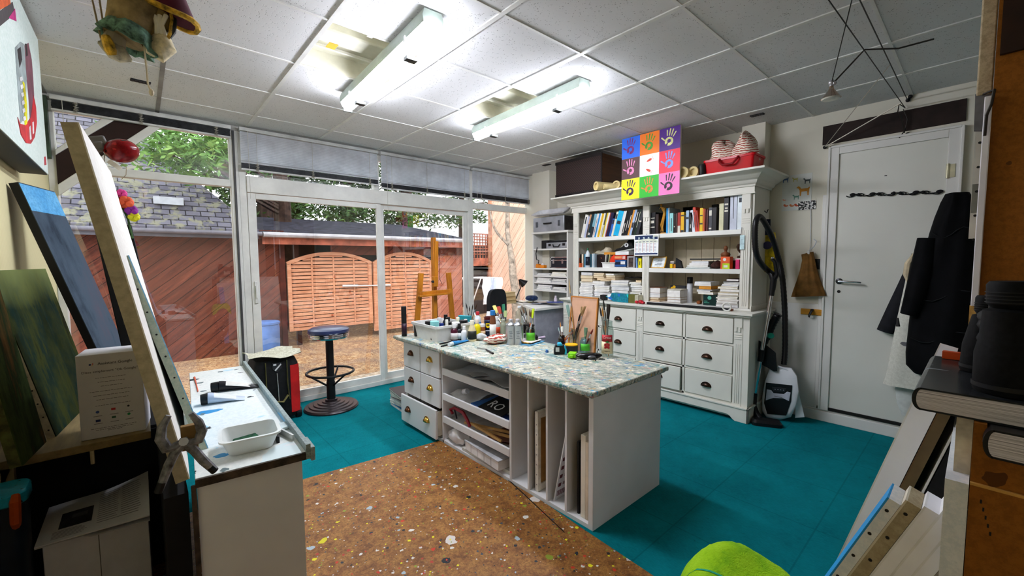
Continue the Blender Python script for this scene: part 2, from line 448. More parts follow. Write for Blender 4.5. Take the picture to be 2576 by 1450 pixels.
blind(3.2, 4.27, 2.55, 2.235, 2.165, 'half lowered blind in the corner by the tall shelf unit', (.12, .5, .9))

# ---------------------------------------------------------------- cabinet wall: door, dark panel, skirting
e = bpy.data.objects.new('door_1', None); C.objects.link(e); e.location = (XB, .5, .12); e['kind'] = 'structure'
t = NT('flush_door_paint', .5); v = t.co('World'); t.color(t.mix(t.ramp(t.noise(v, 22, 5, .8), [(.70, 0), (.73, .5)]), t.ramp(t.noise(v, 1.4, 3), [(.3,'dddcd2'),(.7,'e6e5dc')]), 'aaa48e')); DOORP = t.m
MB().box(XB-.02, .19, .125, XB-.002, .80, 2.215).build('door_leaf', DOORP, e, bevel=.002)
m = MB(); m.box(XB-.035, .80, .1, XB-.001, .86, 2.27); m.box(XB-.035, .125, .1, XB-.001, .19, 2.27); m.box(XB-.035, .19, 2.215, XB-.001, .80, 2.27)
m.box(XB-.045, .855, .1, XB-.001, .87, 2.28); m.box(XB-.045, .115, .1, XB-.001, .13, 2.28); m.box(XB-.045, .13, 2.268, XB-.001, .855, 2.285)
m.build('door_frame', WHITE, e, bevel=.003)
m = MB(); m.lathe([(.024,0),(.024,.006),(.012,.009),(.011,.045)], (0,0,0), 20, TM(XB-.02,.765,1.19) @ RM('Y',-90)); m.build('rose', M('3a3a3c', .3, .8), e)
MB().tube([(XB-.06,.765,1.19),(XB-.066,.72,1.19),(XB-.066,.63,1.186),(XB-.062,.622,1.184)], [.009,.009,.008,.007], 10).build('door_handle', CHROME, e)
MB().lathe([(.012,0),(.012,.003)], (0,0,0), 14, TM(XB-.02,.765,1.105) @ RM('Y',-90)).build('keyhole', BLACK, e)
m = MB(); m.cyl((XB-.04,.186,1.93),(XB-.04,.186,2.03),.009,n=10); m.box(XB-.04,.15,1.935,XB-.034,.186,2.025); m.build('hinge', M('d8d2b0', .4, .3), e)
m = MB(); m.box(XB-.006, YN, 2.29, XB, YW, 2.30)
dp = MB().box(XB-.012, .115, 2.312, XB-.001, .92, 2.462).build('trim_5', M('2b201d', .75, var=.2), smooth=False); struct(dp)
m = MB(); m.box(XB-.03, YN, 0, XB, 1.25, .085); m.box(XB-.016, YN, .085, XB, 1.25, .10)
struct(m.build('baseboard_back', WHITE, bevel=.004))
m = MB(); m.box(XB-.012, .90, .10, XB-.001, 1.25, .99); m.box(XB-.018, .875, .10, XB-.001, .90, 1.9)
struct(m.build('trim_6', WHITE, bevel=.003))
struct(MB().box(XB-.026, .12, .1005, XB-.003, .88, .122).build('trim_7', M('1c1a18', .8), smooth=False))
# ================================================================ island work table
t = NT('paint_stained_worktop', .45); v = t.mapped(t.co('World'), (1.3,.6,1), (0,0,.25))
col = t.ramp(t.noise(v, 5, 9, .72), [(.3,'3f747a'),(.4,'7f9c98'),(.46,'c2c0b0'),(.52,'8a978a'),(.57,'d2cdb8'),(.64,'6f7d76'),(.75,'b8ac8c')])
col = t.mix(t.ramp(t.noise(t.mapped(v,(1,3.5,1)), 16, 7, .8), [(.53,0),(.60,.7)]), col, t.ramp(t.noise(v, 7, 2), [(.4,'ece8da'),(.5,'6f9aa0'),(.6,'ddd6c0')]))
col = t.mix(t.ramp(t.noise(t.mapped(v,(1,5,1)), 26, 6, .8), [(.555,0),(.59,.9)]), col, '222e34')
for k,(sc_,lo,c_) in enumerate(((9,.635,'2a9ac4'),(8,.64,'1f7a6a'),(11,.65,'d8a43a'),(12,.66,'d07a80'),(10,.645,'3a6a9a'),(14,.60,'e8e2d0'))):
    col = t.mix(t.ramp(t.noise(t.mapped(v,(1,2.2,1),(0,0,.5*k),(k*5,k*3,k)), sc_, 5, .7), [(lo-.03,0),(lo,.9)]), col, c_)
t.color(col); TOPPAINT = t.m
GREYW = worn_white('greyish_white_board', 'e3e2e2', '3f5458', 7, .735)
BRONZE = M('5e3d28', .3, .9, .5, var=.2); BRASS = M('c9a24a', .25, 1.0, .5, var=.1)
def cup(c, w, mat, parent):    # half-dome bin pull on a face that looks towards -x
    m = MB(); rs = []; n = 14
    for j in range(7):
        a = PI/2*j/6; rs.append([Vector((c[0]-.026*math.sin(max(.02,a))*math.sin(PI*k/n)**.7, c[1]-w/2*math.cos(PI*k/n), c[2]-.014+.034*math.sin(PI*k/n)*math.cos(a*.96))) for k in range(n+1)])
    m.rings(rs, False, False)
    m.box(c[0]-.003, c[1]-w/2-.006, c[2]-.016, c[0], c[1]+w/2+.006, c[2]-.008)
    m.tube([(c[0]-.002, c[1]-(w/2+.004)*math.cos(PI*k/n), c[2]-.014+.038*math.sin(PI*k/n)) for k in range(n+1)], .003, 5)
    return m.build('handle', mat, parent, solid=.0015)
isl = thing('work_table', 'white island table with paint-stained top, drawers, trays and upright canvas slots', 'work table', (1.98, 2.27, 0))
m = MB(); m.box(1.595, 1.215, .712, 2.335, 3.335, .738); m.box(1.61, 1.23, .70, 2.32, 3.32, .712)
m.build('worktop', TOPPAINT, isl, bevel=.006)
m = MB(); m.box(1.65, 1.25, 0, 2.31, 1.28, .70); m.build('end_panel', GREYW, isl, bevel=.002)
m = MB(); m.box(1.65, 3.2, 0, 2.31, 3.235, .70); m.build('end_panel', GREYW, isl, bevel=.002)
MB().box(2.295, 1.28, 0, 2.31, 3.2, .70).build('back_panel', GREYW, isl)
MB().box(1.652, 1.28, 0, 2.295, 3.2, .022).build('bottom_board', GREYW, isl)
for y in (1.425, 1.565, 1.715):
    MB().box(1.652, y, .022, 2.295, y+.014, .70).build('divider', GREYW, isl)
MB().box(1.652, 1.872, .022, 2.295, 1.89, .70).build('divider', GREYW, isl)
MB().box(1.652, 2.645, .0, 2.295, 2.66, .70).build('divider', GREYW, isl)
for z in (.53, .34, .165):
    s_ = MB().box(1.664, 1.89, z, 2.295, 2.645, z+.012).build('tray', GREYW, isl)
    MB().box(1.648, 1.89, z-.004, 1.664, 2.645, z+.047).build('tray_lip', GREYW, s_, bevel=.003)
DRW = worn_white('drawer_white', 'e8e8e8', '8c8c88', 5, .76)
def drawer(root, x, y0, z0, y1, z1, hm, hys, hz, hw=.07, depth=.4, mat=None, d=.018):
    dr = MB().box(x, y0, z0, x+d, y1, z1).build('drawer', mat or DRW, root, bevel=.003)
    m = MB(); a, b = y0+.012, y1-.012
    m.box(x+d, a, z0+.01, x+depth, a+.01, z1-.02); m.box(x+d, b-.01, z0+.01, x+depth, b, z1-.02); m.box(x+d, a, z0+.008, x+depth, b, z0+.016)
    m.build('drawer_box', M('cfc9b8', .6), dr)
    for hy in hys: cup((x, hy, hz), hw, hm, dr)
    return dr
for z0, z1 in ((.492, .698), (.262, .484)):
    drawer(isl, 1.636, 2.958, z0, 3.228, z1, BRONZE, [3.10], (z0+z1)/2+.02)
    drawer(isl, 1.636, 2.666, z0, 2.946, z1, BRASS, [2.80], (z0+z1)/2+.02)['label'] = 'drawer with a brass handle'
dr = drawer(isl, 1.60, 2.67, .03, 3.225, .255, BRONZE, [3.10], .15); cup((1.60, 2.80, .15), .07, BRASS, dr)
dr['label'] = 'wide bottom drawer left slightly open'

# ================================================================ hutch
hut = thing('hutch', 'tall cream painted hutch with open bookshelves over banks of drawers', 'hutch', (4.0, 2.26, 0))
m = MB(); m.box(3.745, 1.247, .0, 4.26, 1.27, .90); m.box(3.745, 3.255, 0, 4.26, 3.28, .90); m.box(3.75, 1.27, .02, 4.26, 3.255, .11); m.box(4.24, 1.27, .11, 4.26, 3.255, .9)
m.build('base_cabinet', CREAM, hut, bevel=.003)
# plinth with bracket feet
def arch(y0, y1, foot, h):
    p = [(y0, 0), (y0+foot, 0)]+[(y0+foot+.01+.06*t_, .045*math.sin(PI/2*t_)) for t_ in (.15,.4,.7,1)]
    q = [(y0+y1-a, b) for a, b in reversed(p)]
    return p+q+[(y1, h), (y0, h)]
FX_ = Matrix(((0,0,1,0),(1,0,0,0),(0,1,0,0),(0,0,0,1)))      # (y,z) drawing plane -> world, depth along x
m = MB(); m.prism(arch(1.235, 3.29, .1, .115), .02, TM(3.712,0,0) @ FX_); m.box(3.705,1.23,.115,3.745,3.295,.13)
m.box(3.712, 1.235, 0, 4.26, 1.247, .115); m.box(3.705,1.23,.115,4.26,1.247,.13)
m.build('plinth', CREAM, hut, bevel=.003)
m = MB()
m.box(3.732,1.247,.13,3.75,1.30,.90)
for y in (1.297, 2.222, 3.20):
    w_ = .07 if y < 1.5 else .075; m.box(3.728, y, .13, 3.75, y+w_, .90)
    for k in range(3): m.box(3.7245, y+.018+.015*k, .15, 3.728, y+.025+.015*k, .66)
    m.box(3.722, y+.004, .80, 3.728, y+w_-.004, .895)
    for k in range(3): m.box(3.7245, y+.006, .70+.018*k, 3.728, y+w_-.006, .709+.018*k)
    for k in range(2): m.box(3.719, y+.016+.028*k, .765, 3.728, y+.03+.028*k, .80)
for z in (.13, .375, .637, .875): m.box(3.733, 1.32, z, 3.75, 3.2, z+.02)
for y in (1.792, 2.755): m.box(3.733, y, .13, 3.75, y+.022, .89)
m.build('face_frame', CREAM, hut, bevel=.0015)
HB = M('3a2415', .3, .7, .5, var=.3)
for c_, (y0, y1, hy) in enumerate(((1.372, 1.782, 1.585), (1.818, 2.215, 2.035), (2.302, 2.745, 2.51), (2.785, 3.195, 2.99))):
    for r_, (z0, z1, hz) in enumerate(((.152, .372, .257), (.398, .632, .512), (.66, .872, .758))):
        op = .022 if (c_, r_) == (1, 0) else 0
        drawer(hut, 3.722-op, y0, z0, y1, z1, HB, [hy], hz, .08, mat=CREAM)
m = MB(); m.box(3.69, 1.215, .905, 4.265, 3.31, .928); m.box(3.705, 1.23, .89, 4.262, 3.295, .905)
m.build('countertop', CREAM, hut, bevel=.005)
# upper part
for ya, yb, zt_ in ((1.29,1.312,2.03),(3.23,3.255,2.03),(2.275,2.297,1.93)): MB().box(3.885, ya, .928, 4.25, yb, zt_).build('side_panel', CREAM, hut, bevel=.002)
m = MB(); y = 1.312
for k, w_ in enumerate([.13,.17,.15,.12,.16,.14,.17,.13,.16,.14,.15,.13,.17]):
    y1 = min(y+w_, 3.23)
    if y >= 3.22: break
    m.box(4.238, y+.0025, .928, 4.25, y1-.0025, 2.03); y = y1
m.box(4.25, 1.30, .928, 4.256, 3.24, 2.03)
m.build('back_panel', M('d3c6aa', .6, var=.08, scale=3), hut)
m = MB()
for y in (1.31, 2.25, 3.17):
    m.box(3.868, y, .928, 3.89, y+.075, 1.94)
    for k in range(3): m.box(3.864, y+.018+.015*k, .97, 3.868, y+.025+.015*k, 1.62)
    m.box(3.862, y+.004, 1.80, 3.868, y+.071, 1.935)
    for k in range(3): m.box(3.8645, y+.006, 1.68+.018*k, 3.868, y+.069, 1.689+.018*k)
    for k in range(2): m.box(3.859, y+.016+.028*k, 1.765, 3.868, y+.03+.028*k, 1.80)
m.box(3.862, 1.30, .928, 3.892, 3.25, .948); m.box(3.862,1.285,.928,4.255,1.292,.975)
m.build('pilaster', CREAM, hut, bevel=.0015)
SHW = worn_white('shelf_white', 'f3f1ea', '9c978b', 5, .78)
SB, SM, ST = .948, 1.288, 1.632      # tops of bottom, middle and top shelf
for ya, yb in ((1.312, 2.275), (2.297, 3.23)):
    MB().box(3.872, ya, SM-.042, 4.24, yb, SM).build('shelf', SHW, hut, bevel=.003)
    MB().box(3.872, ya, ST-.042, 4.24, yb, ST).build('shelf', SHW, hut, bevel=.003)
MB().box(3.86, 1.29, .9285, 4.24, 3.25, SB).build('shelf', SHW, hut, bevel=.003)
m = MB(); m.box(3.862, 1.285, 1.93, 3.89, 3.262, 2.035); m.box(3.858, 1.28, 1.925, 3.89, 3.266, 1.937)
m.box(3.862, 1.28, 2.0, 4.255, 3.262, 2.035)
m.build('frieze', CREAM, hut, bevel=.002)
# cornice: profile swept along front and both ends
prof = [(0,1.985),(.012,1.985),(.018,2.0),(.03,2.003),(.045,2.012),(.06,2.03),(.085,2.038),(.1,2.042),(.115,2.05),(.14,2.058),(.165,2.072),(.185,2.076),(.2,2.08),(.222,2.084),(.222,2.10),(0,2.10)]
rs = []
for px_, py_, sx, sy in ((4.255, 1.285, 0, -1), (3.862, 1.285, -1, -1), (3.862, 3.262, -1, 1), (4.255, 3.262, 0, 1)):
    k = .7 if sy else 1
    rs.append([Vector((px_+sx*o_, py_+sy*o_*.62, z_)) for o_, z_ in prof])
m = MB(); m.rings(rs); m.box(3.87, 1.29, 2.03, 4.255, 3.25, 2.098)
m.build('cornice', CREAM, hut, ang=25)

# ================================================================ tall narrow shelf unit and corner desk
unit = thing('shelf_unit', 'narrow white open shelf unit standing in the window corner', 'shelf unit', (4.1, 3.71, 0))
for y in (3.40, 4.0): MB().box(3.95, y, 0, 4.24, y+.018, 1.72).build('side_panel', WHITE, unit, bevel=.002)
MB().box(4.228, 3.418, 0, 4.24, 4.0, 1.72).build('back_panel', M('c9cacb', .6), unit)
MB().box(3.94, 3.385, 1.72, 4.245, 4.03, 1.745).build('top_board', WHITE, unit, bevel=.003)
UZ = (1.525, 1.27, 1.172, 1.085, .985)
for z in UZ: MB().box(3.955, 3.418, z-.02, 4.228, 4.0, z).build('shelf', WHITE, unit, bevel=.002)
desk = thing('corner_desk', 'white corner desk with a grey end panel, covered in papers', 'desk', (3.6, 3.6, 0))
DZ = .82
P1, P2, P4 = PZ(1347, 777, DZ), PZ(1424, 765, DZ), PZ(1288, 758, DZ)
m = MB(); m.prism([(P1.x,P1.y),(3.94,3.37),(3.94,4.2),(P4.x+.2,4.25),(P4.x,P4.y)], .03, None, DZ-.03); m.build('desk_top', WHITE, desk, bevel=.004)
MB().box(P1.x+.03, P1.y+.035, 0, 3.93, P1.y+.055, DZ-.03, None).build('end_panel', M('a3a2ad', .6), desk)
MB().bar((3.4, 4.18, 0), (3.4, 4.18, DZ-.03), .05, .05).build('leg', WHITE, desk)
MB().bar((3.9, 4.15, 0), (3.9, 4.15, DZ-.03), .05, .05).build('leg', WHITE, desk)

# ================================================================ bar stool
SX, SY = 1.29, 4.03
st = thing('bar_stool', 'chrome and black bar stool with a padded seat and stepped round base', 'stool', (SX, SY, 0))
m = MB(); p = [(.237,0),(.24,.012)]
for k in range(5):
    r = .236-.038*k; p += [(r, .016+.011*k), (r-.006, .026+.011*k), (r-.03, .0265+.011*k)]
m.lathe(p+[(.055,.085),(.02,.09)], (SX,SY,0), 40); m.build('base', M('3b3336', .3, .4, .5, var=.1), st)
zs = PY(832, 850, SY).z; zt = PY(826, 812, SY).z
m = MB(); m.cyl((SX,SY,.07), (SX,SY,zs+.01), .034, n=24); m.cyl((SX,SY,.07),(SX,SY,.25),.038,n=24); m.build('post', BLACK, st)
m = MB(); m.lathe([(.05,zs-.005),(.15,zs-.003),(.168,zs+.004),(.172,zs+.012),(.166,zs+.016),(.176,zs+.022),(.176,zs+.03),(.168,zs+.034),(.178,zs+.04),(.178,zs+.048),(.17,zs+.052),(.172,zs+.055)], (SX,SY,0), 40)
m.build('seat_band', CHROME, st)
m = MB(); m.lathe([(.17,zs+.05),(.182,zs+.062),(.178,zs+.085),(.15,zs+.10),(.08,zs+.106),(.001,zs+.107)], (SX,SY,0), 40); m.build('seat', M('23305a', .3, 0, .5, var=.1), st)
zr = PY(830, 936, SY).z; m = MB()
m.tube([(SX+.205*math.cos(2*PI*k/40), SY+.205*math.sin(2*PI*k/40), zr) for k in range(41)], .011, 8, False)
for k in range(3):
    a = 2*PI*k/3+.9; m.tube([(SX+.03*math.cos(a), SY+.03*math.sin(a), zr-.13),(SX+.2*math.cos(a), SY+.2*math.sin(a), zr)], .009, 8)
m.build('foot_ring', BLACK, st)
# ================================================================ small things: makers
TZ = .7385
def bottle(loc, r, h, body, cap, lab, cat='bottle', label=None, grp=None, shape='round', capf=.22, neck=.5, name='bottle', tilt=None, parent_items=()):
    e = thing(name, lab, cat, loc, group=grp, rot=tilt)
    Mx = Matrix.Translation(Vector(loc)) @ (Euler(tilt).to_matrix().to_4x4() if tilt else Matrix())
    hb = h*(1-capf); n = 16
    sh = {'round': [(r*.93,0),(r,.004),(r,hb*.72),(r*.86,hb*.86),(r*neck,hb*.97),(r*neck,hb+.002)],
          'straight': [(r*.95,0),(r,.003),(r,hb-.004),(r*.95,hb)],
          'cone': [(r*.95,0),(r,.004),(r*.97,hb*.6),(r*.6,hb*.9),(r*neck,hb)]}[shape]
    m = MB(); m.lathe(sh, (0,0,0), n, Mx); fix(m, Mx); m.build('body', body, e)
    if cap is not None:
        cr_ = r*neck*1.15 if shape != 'straight' else r*.99
        m = MB(); m.lathe([(cr_,hb-.001),(cr_,h-.003),(cr_*.92,h)], (0,0,0), n, Mx); m.build('cap', cap, e)
    if label is not None:
        m = MB(); m.lathe([(r*1.015,hb*.12),(r*1.015,hb*.62)], (0,0,0), n, Mx, cap=False); m.build('label', label, e, solid=.0006)
    return e
def fix(m, Mx): pass
def jar(loc, r, h, lab, grp=None, tint='clear', label=None, rim=True, cat='jar'):
    e = thing('glass_jar', lab, cat, loc, group=grp); x, y, z = loc
    mat = GLASS if tint == 'clear' else glassy('glass_'+tint, tint, 1.4)
    m = MB(); m.lathe([(r*.9,.002),(r,.012),(r,h*.74),(r*.9,h*.84),(r*.78,h*.88),(r*.8,h),(r*.74,h),(r*.72,h*.88),(r*.84,h*.82),(r*.93,h*.72),(r*.93,.014),(.001,.012)], loc, 20, None, False); m.build('body', mat, e)
    if rim:
        m = MB(); m.tube([(x+r*.79*math.cos(2*PI*k/20), y+r*.79*math.sin(2*PI*k/20), z+h) for k in range(21)], .0022, 6, False); m.build('rim', GLASS, e)
    if label:
        m = MB(); rr = r*1.01; a0 = math.atan2(-y, -x)
        m.rings([[Vector((x+rr*math.cos(a0+a), y+rr*math.sin(a0+a), z+h*t_)) for a in [(-.9+1.8*k/10) for k in range(11)]] for t_ in (.18,.66)], False, False); m.build('label', label, e, solid=.0006)
    return e
FER = M('c8c8cc', .25, 1.0, .5, var=.05)
def brush(p, q, r, hm, bm_, lab, grp, tip='round', name='paint_brush'):
    p, q = Vector(p), Vector(q); d = q-p; L = d.length
    e = thing(name, lab, 'paint brush', tuple(p), group=grp)
    f0, f1 = (.60, .78) if tip != 'wide' else (.55, .72)
    m = MB(); m.tube([p, p+d*.15, p+d*.4, p+d*f0], [r*.5, r*.8, r*1.15, r*.9], 7); m.build('brush_handle', hm, e)
    m = MB(); m.tube([p+d*(f0-.01), p+d*f1], [r*.95, r*(1.1 if tip != 'wide' else 1.6)], 8); m.build('ferrule', FER, e)
    m = MB()
    if tip == 'wide': m.tube([p+d*(f1-.01), p+d*.88, q], [r*1.6, r*2.4, r*2.2], 8, True, .5)
    elif tip == 'splay':
        for k in range(6):
            s = Vector((random.uniform(-1,1), random.uniform(-1,1), 0))*r*3.2; m.tube([p+d*(f1-.01), p+d*.9+s*.5, q+s], [r*.7, r*.6, r*.35], 5)
    else: m.tube([p+d*(f1-.01), p+d*.88, q], [r*1.05, r*1.35, r*.2], 8)
    m.build('bristles', bm_, e)
    return e
def crumple(c, size, lab, cat, name, mat, grp=None, seed=1, fold=5, M0=None):
    rnd = random.Random(seed); rs = []; n, mm = 18, 10
    ph = [rnd.uniform(0,6) for _ in range(8)]
    for i in range(mm+1):
        t_ = -PI/2+PI*i/mm; k = max(math.cos(t_), .03); rg = []
        for j in range(n):
            a = 2*PI*j/n; w = 1+.13*math.sin(fold*a+ph[0]+2*t_)+.10*math.sin(3*a-ph[1]+4*t_)+.06*math.sin(9*a+ph[2])
            q = Vector((size[0]/2*k**.7*math.cos(a)*w, size[1]/2*k**.7*math.sin(a)*w, size[2]/2*(math.sin(t_)+1)*(1+.12*math.sin(2*a+ph[3]))))
            rg.append((M0 @ q if M0 else q)+Vector(c))
        rs.append(rg)
    m = MB(); m.rings(rs); o = m.build(name, mat, ang=60); return tag(o, lab, cat, grp)
def xbook(y0, y1, z0, h, depth, cov, lab, grp, xf=3.895, tilt=0, bands=None, cat='book', pivot=None, name='book'):
    """a standing book, spine towards the room; tilt leans its top to the right (negative y)"""
    Mx = TM(xf, y0, z0) @ RM('X', tilt); w = y1-y0; t_ = min(.003, w*.2)
    if tilt < 0: Mx = TM(xf, y1, z0) @ RM('X', tilt) @ TM(0, -w, 0)
    m = MB(); m.box(0,0,0,.004,w,h,Mx); m.box(.004,0,0,depth,t_,h,Mx); m.box(.004,w-t_,0,depth,w,h,Mx)
    m.mat(1).box(.004,t_,.004,depth-.004,w-t_,h-.004,Mx)
    if bands:
        m.mat(2)
        for b0, b1, k in bands: m.box(-.0006, w*k, h*b0, 0.0002, w*(1-k), h*b1, Mx)
    mats = [M(cov, .45, var=.06), PAPER, M(bands_col(cov), .5)]
    return tag(m.build(name, mats, bevel=0, smooth=False), lab, cat, grp)
def bands_col(c):
    v = sum(int(c[i:i+2],16) for i in (0,2,4)); return 'e6e0d0' if v < 300 else '30343c'
def flat(x0, y0, z0, dx, dy, th, cov, lab, grp, rz=0, pages=True, name='magazine', cat='magazine', pg=None, soft=False):
    """a book or magazine lying flat, one corner at x0,y0"""
    Mx = TM(x0+dx/2, y0+dy/2, z0) @ RM('Z', rz); a, b = dx/2, dy/2; m = MB(); c_ = min(.0025, th*.2)
    m.box(-a,-b,0,a,b,c_,Mx); m.box(-a,-b,th-c_,a,b,th,Mx); m.box(a-.003,-b,c_,a,b,th-c_,Mx)
    m.mat(1).box(-a+.002,-b+.002,c_,a-.003,b-.002,th-c_,Mx)
    return tag(m.build(name, [M(cov, .4, var=.06), pg or PAPER], smooth=False), lab, cat, grp)
def paper_stack(x0, ya, yb, z0, z1, n, lab, grp, cols, seed=0, depth=.27, pg=None, name='magazine', cat='magazine', jit=.012, rot=5):
    rnd = random.Random(seed); z = z0; ws = [rnd.uniform(.6,1.5) for _ in range(n)]; s = sum(ws)
    for w in ws:
        th = (z1-z0)*w/s
        flat(x0+rnd.uniform(0,jit*1.6), min(ya,yb)+rnd.uniform(0,jit), z, depth*rnd.uniform(.9,1), abs(yb-ya)-rnd.uniform(jit*.6,jit*2), th*.95, rnd.choice(cols), lab, grp, rnd.uniform(-rot,rot)*.5, name=name, cat=cat, pg=pg)
        z += th
    return z
def pbox(x0,y0,z0,x1,y1,z1,mat,name,lab,cat,grp=None,bev=.002,rz=0):
    c = ((x0+x1)/2,(y0+y1)/2,z0); Mx = TM(c) @ RM('Z', rz)
    return tag(MB().box(-(x1-x0)/2,-(y1-y0)/2,0,(x1-x0)/2,(y1-y0)/2,z1-z0,Mx).build(name, mat, bevel=bev), lab, cat, grp)

# ================================================================ things on the island table
a, b, c3 = PZ(1037, 844, TZ), PZ(1110, 862, TZ), PZ(1201, 803, TZ+.125)
tx0, tx1, ty0, ty1, th_ = 1.70, 2.03, 2.80, 3.20, .125
e = thing('plastic_tray', 'white rectangular plastic tub full of paint bottles on the table end', 'tub', ((tx0+tx1)/2, (ty0+ty1)/2, TZ))
TUBW = M('dcdcd8', .4, var=.04)
m = MB()
def rrect(x0, y0, x1, y1, r, z, n=4):
    pts = []
    for cx, cy, a0 in ((x1-r,y1-r,0),(x0+r,y1-r,90),(x0+r,y0+r,180),(x1-r,y0+r,270)):
        for k in range(n+1):
            t_ = R_(a0+90*k/n); pts.append(Vector((cx+r*math.cos(t_), cy+r*math.sin(t_), z)))
    return pts
def tubshape(x0,y0,x1,y1,z,h,lip,tap,r=.02,wall=.004):
    k = MB(); A = [rrect(x0+tap,y0+tap,x1-tap,y1-tap,r,z), rrect(x0,y0,x1,y1,r,z+h-lip), rrect(x0-.008,y0-.008,x1+.008,y1+.008,r+.006,z+h-lip), rrect(x0-.008,y0-.008,x1+.008,y1+.008,r+.006,z+h), rrect(x0+wall,y0+wall,x1-wall,y1-wall,r-wall*.5,z+h), rrect(x0+tap+wall,y0+tap+wall,x1-tap-wall,y1-tap-wall,r-wall*.5,z+wall)]
    k.rings(A); return k
tubshape(tx0,ty0,tx1,ty1,TZ,th_,.018,.012).build('tub', TUBW, e)
MB().box(tx0+.0065, ty0+.13, TZ+.05, tx0+.009, ty0+.138, TZ+.07).build('paint_mark', M('2f8f98', .5), e)
tubs = [(1.735,3.15,.035,.10,'1a1a1c','121214','black paint jar with black lid, far left in the white tub','straight',.3),
 (1.80,3.06,.024,.14,'dfe6dc','e8e8e4','slim white bottle behind the black jars in the white tub','round',.3),
 (1.765,3.02,.034,.135,'2a2426','1a1618','dark jar with wide black lid left of the aqua cap in the white tub','straight',.35),
 (1.745,2.90,.036,.15,'2c2528','8ed8d8','dark see-through paint bottle with an aqua cap in the white tub','straight',.33),
 (1.83,2.93,.03,.12,'1f4fb0','16307a','blue bottle behind the aqua cap in the white tub','round',.3),
 (1.775,2.85,.028,.105,'bfe0ee','d4eef6','pale blue translucent bottle at the near edge of the white tub','round',.4),
 (1.86,2.90,.022,.15,'f0d020','f4f0e0','slim yellow bottle with white nozzle in the white tub','round',.35),
 (1.90,2.93,.034,.125,'1c1c20','101012','black jar right of the yellow bottle in the white tub','straight',.4),
 (1.83,2.845,.026,.10,'c82a2a','e6e0de','red bottle with white cap low in the white tub','round',.4),
 (1.93,2.87,.036,.125,'d8a8b0','efece8','pinkish jar with white lid at the right end of the white tub','straight',.5),
 (1.985,2.84,.036,.14,'2a2624','131214','black lidded jar at the far right corner of the white tub','straight',.4),
 (1.99,2.93,.026,.155,'e6e6d8','eef0d0','tall cream bottle at the back of the white tub','round',.25),
 (1.95,3.02,.03,.15,'2c2e34','161618','black bottle lying high at the back of the white tub','round',.3),
 (1.90,3.08,.032,.145,'3c4048','d0d4d8','charcoal bottle with grey cap at the back of the white tub','round',.3),
 (1.985,3.11,.03,.16,'20242c','0f0f12','tall black bottle in the far corner of the white tub','round',.25)]
for x,y,r,h,bc,cc_,lab,shp,cf in tubs:
    bottle((x,y,TZ+.006), r, h, M(bc,.3), M(cc_,.4), lab, 'paint bottle', None, 'paint bottles in the white tub', shp, cf, .5, 'paint_bottle')
bottle((1.655,3.245,TZ), .022, .255, M('141416',.4), M('101012',.5), 'tall black spray can with a red ring left of the white tub', 'spray can', M('30182c',.4), None, 'straight', .3, .5, 'spray_can')
q = lambda px, py: tuple(PZ(px, py, TZ))
row_ = [(1143,857,.029,.135,'4a1226','f2f0ee','d8d4d0','dark red ink bottle with white cap and label beside the tub','round',.25),
 (1156,855,.026,.13,'26282c','121214','e4e8ec','black capped bottle with pale label right of the dark red one','round',.28),
 (1168,857,.024,.115,'efefee','f6f6f4',None,'plain small white bottle in front of the green one','round',.22),
 (1172,848,.026,.15,'2fa048','e8f0e8','1c2a20','green bottle with white cap behind the plain white bottle','round',.25),
 (1188,858,.034,.165,'ecdcae','f6e8d0','20241c','cream bottle with black label among the front row of paints','cone',.2),
 (1200,850,.03,.155,'f0d81c','e8d8c8',None,'bright yellow paint bottle in the front row','round',.22),
 (1213,848,.027,.11,'9a5a2c','d8d8da','e6c9a0','small brown bottle with silver lid between yellow bottle and blue can','straight',.2),
 (1228,846,.033,.135,'141c3c','18203c',None,'dark blue spray can with a yellow shield emblem','straight',.08),
 (1250,847,.030,.17,'d8dcdc','f2f2f0','c8441c','clear bottle with white cap and orange label','round',.2),
 (1267,850,.028,.155,'9aa08a','a8ac98',None,'grubby glass bottle left of the silver cans','round',.12)]
for px_,py_,r,h,bc,cc_,lc,lab,shp,cf in row_:
    p_ = q(px_,py_); e = bottle(p_, r, h, M(bc,.28), M(cc_,.4), lab, 'paint bottle', M(lc,.5) if lc else None, None, shp, cf, .45, 'paint_bottle')
    if 'shield' in lab:
        d_ = Vector((-p_[0],-p_[1],0)).normalized(); s_ = Vector((0,0,1)).cross(d_); F_ = frame(Vector(p_)+d_*(r+.0006), s_, Vector((0,0,1)), d_)
        MB().prism([(-.019,.115),(-.019,.088),(-.008,.074),(.006,.074),(.019,.088),(.019,.115)], .001, F_).build('emblem', M('f4d418',.4), e)
        MB().prism([(-.013,.104),(-.013,.094),(.013,.094),(.013,.104)], .0016, F_).build('emblem_bar', M('15182c',.4), e)
        MB().prism([(-.02,.055),(-.02,.048),(.02,.048),(.02,.055)], .001, F_).build('stripe', M('d8dce8',.4), e)
# dark mug with red inside
p_ = PZ(1227, 828, TZ); m = MB(); m.lathe([(.03,0),(.038,.01),(.04,.155),(.036,.155),(.034,.02),(.001,.02)], (2.22,2.80,TZ), 20, None, False)
tag(m.build('cup', [M('5a1616',.35)]), 'dark red cup behind the blue spray can', 'cup')
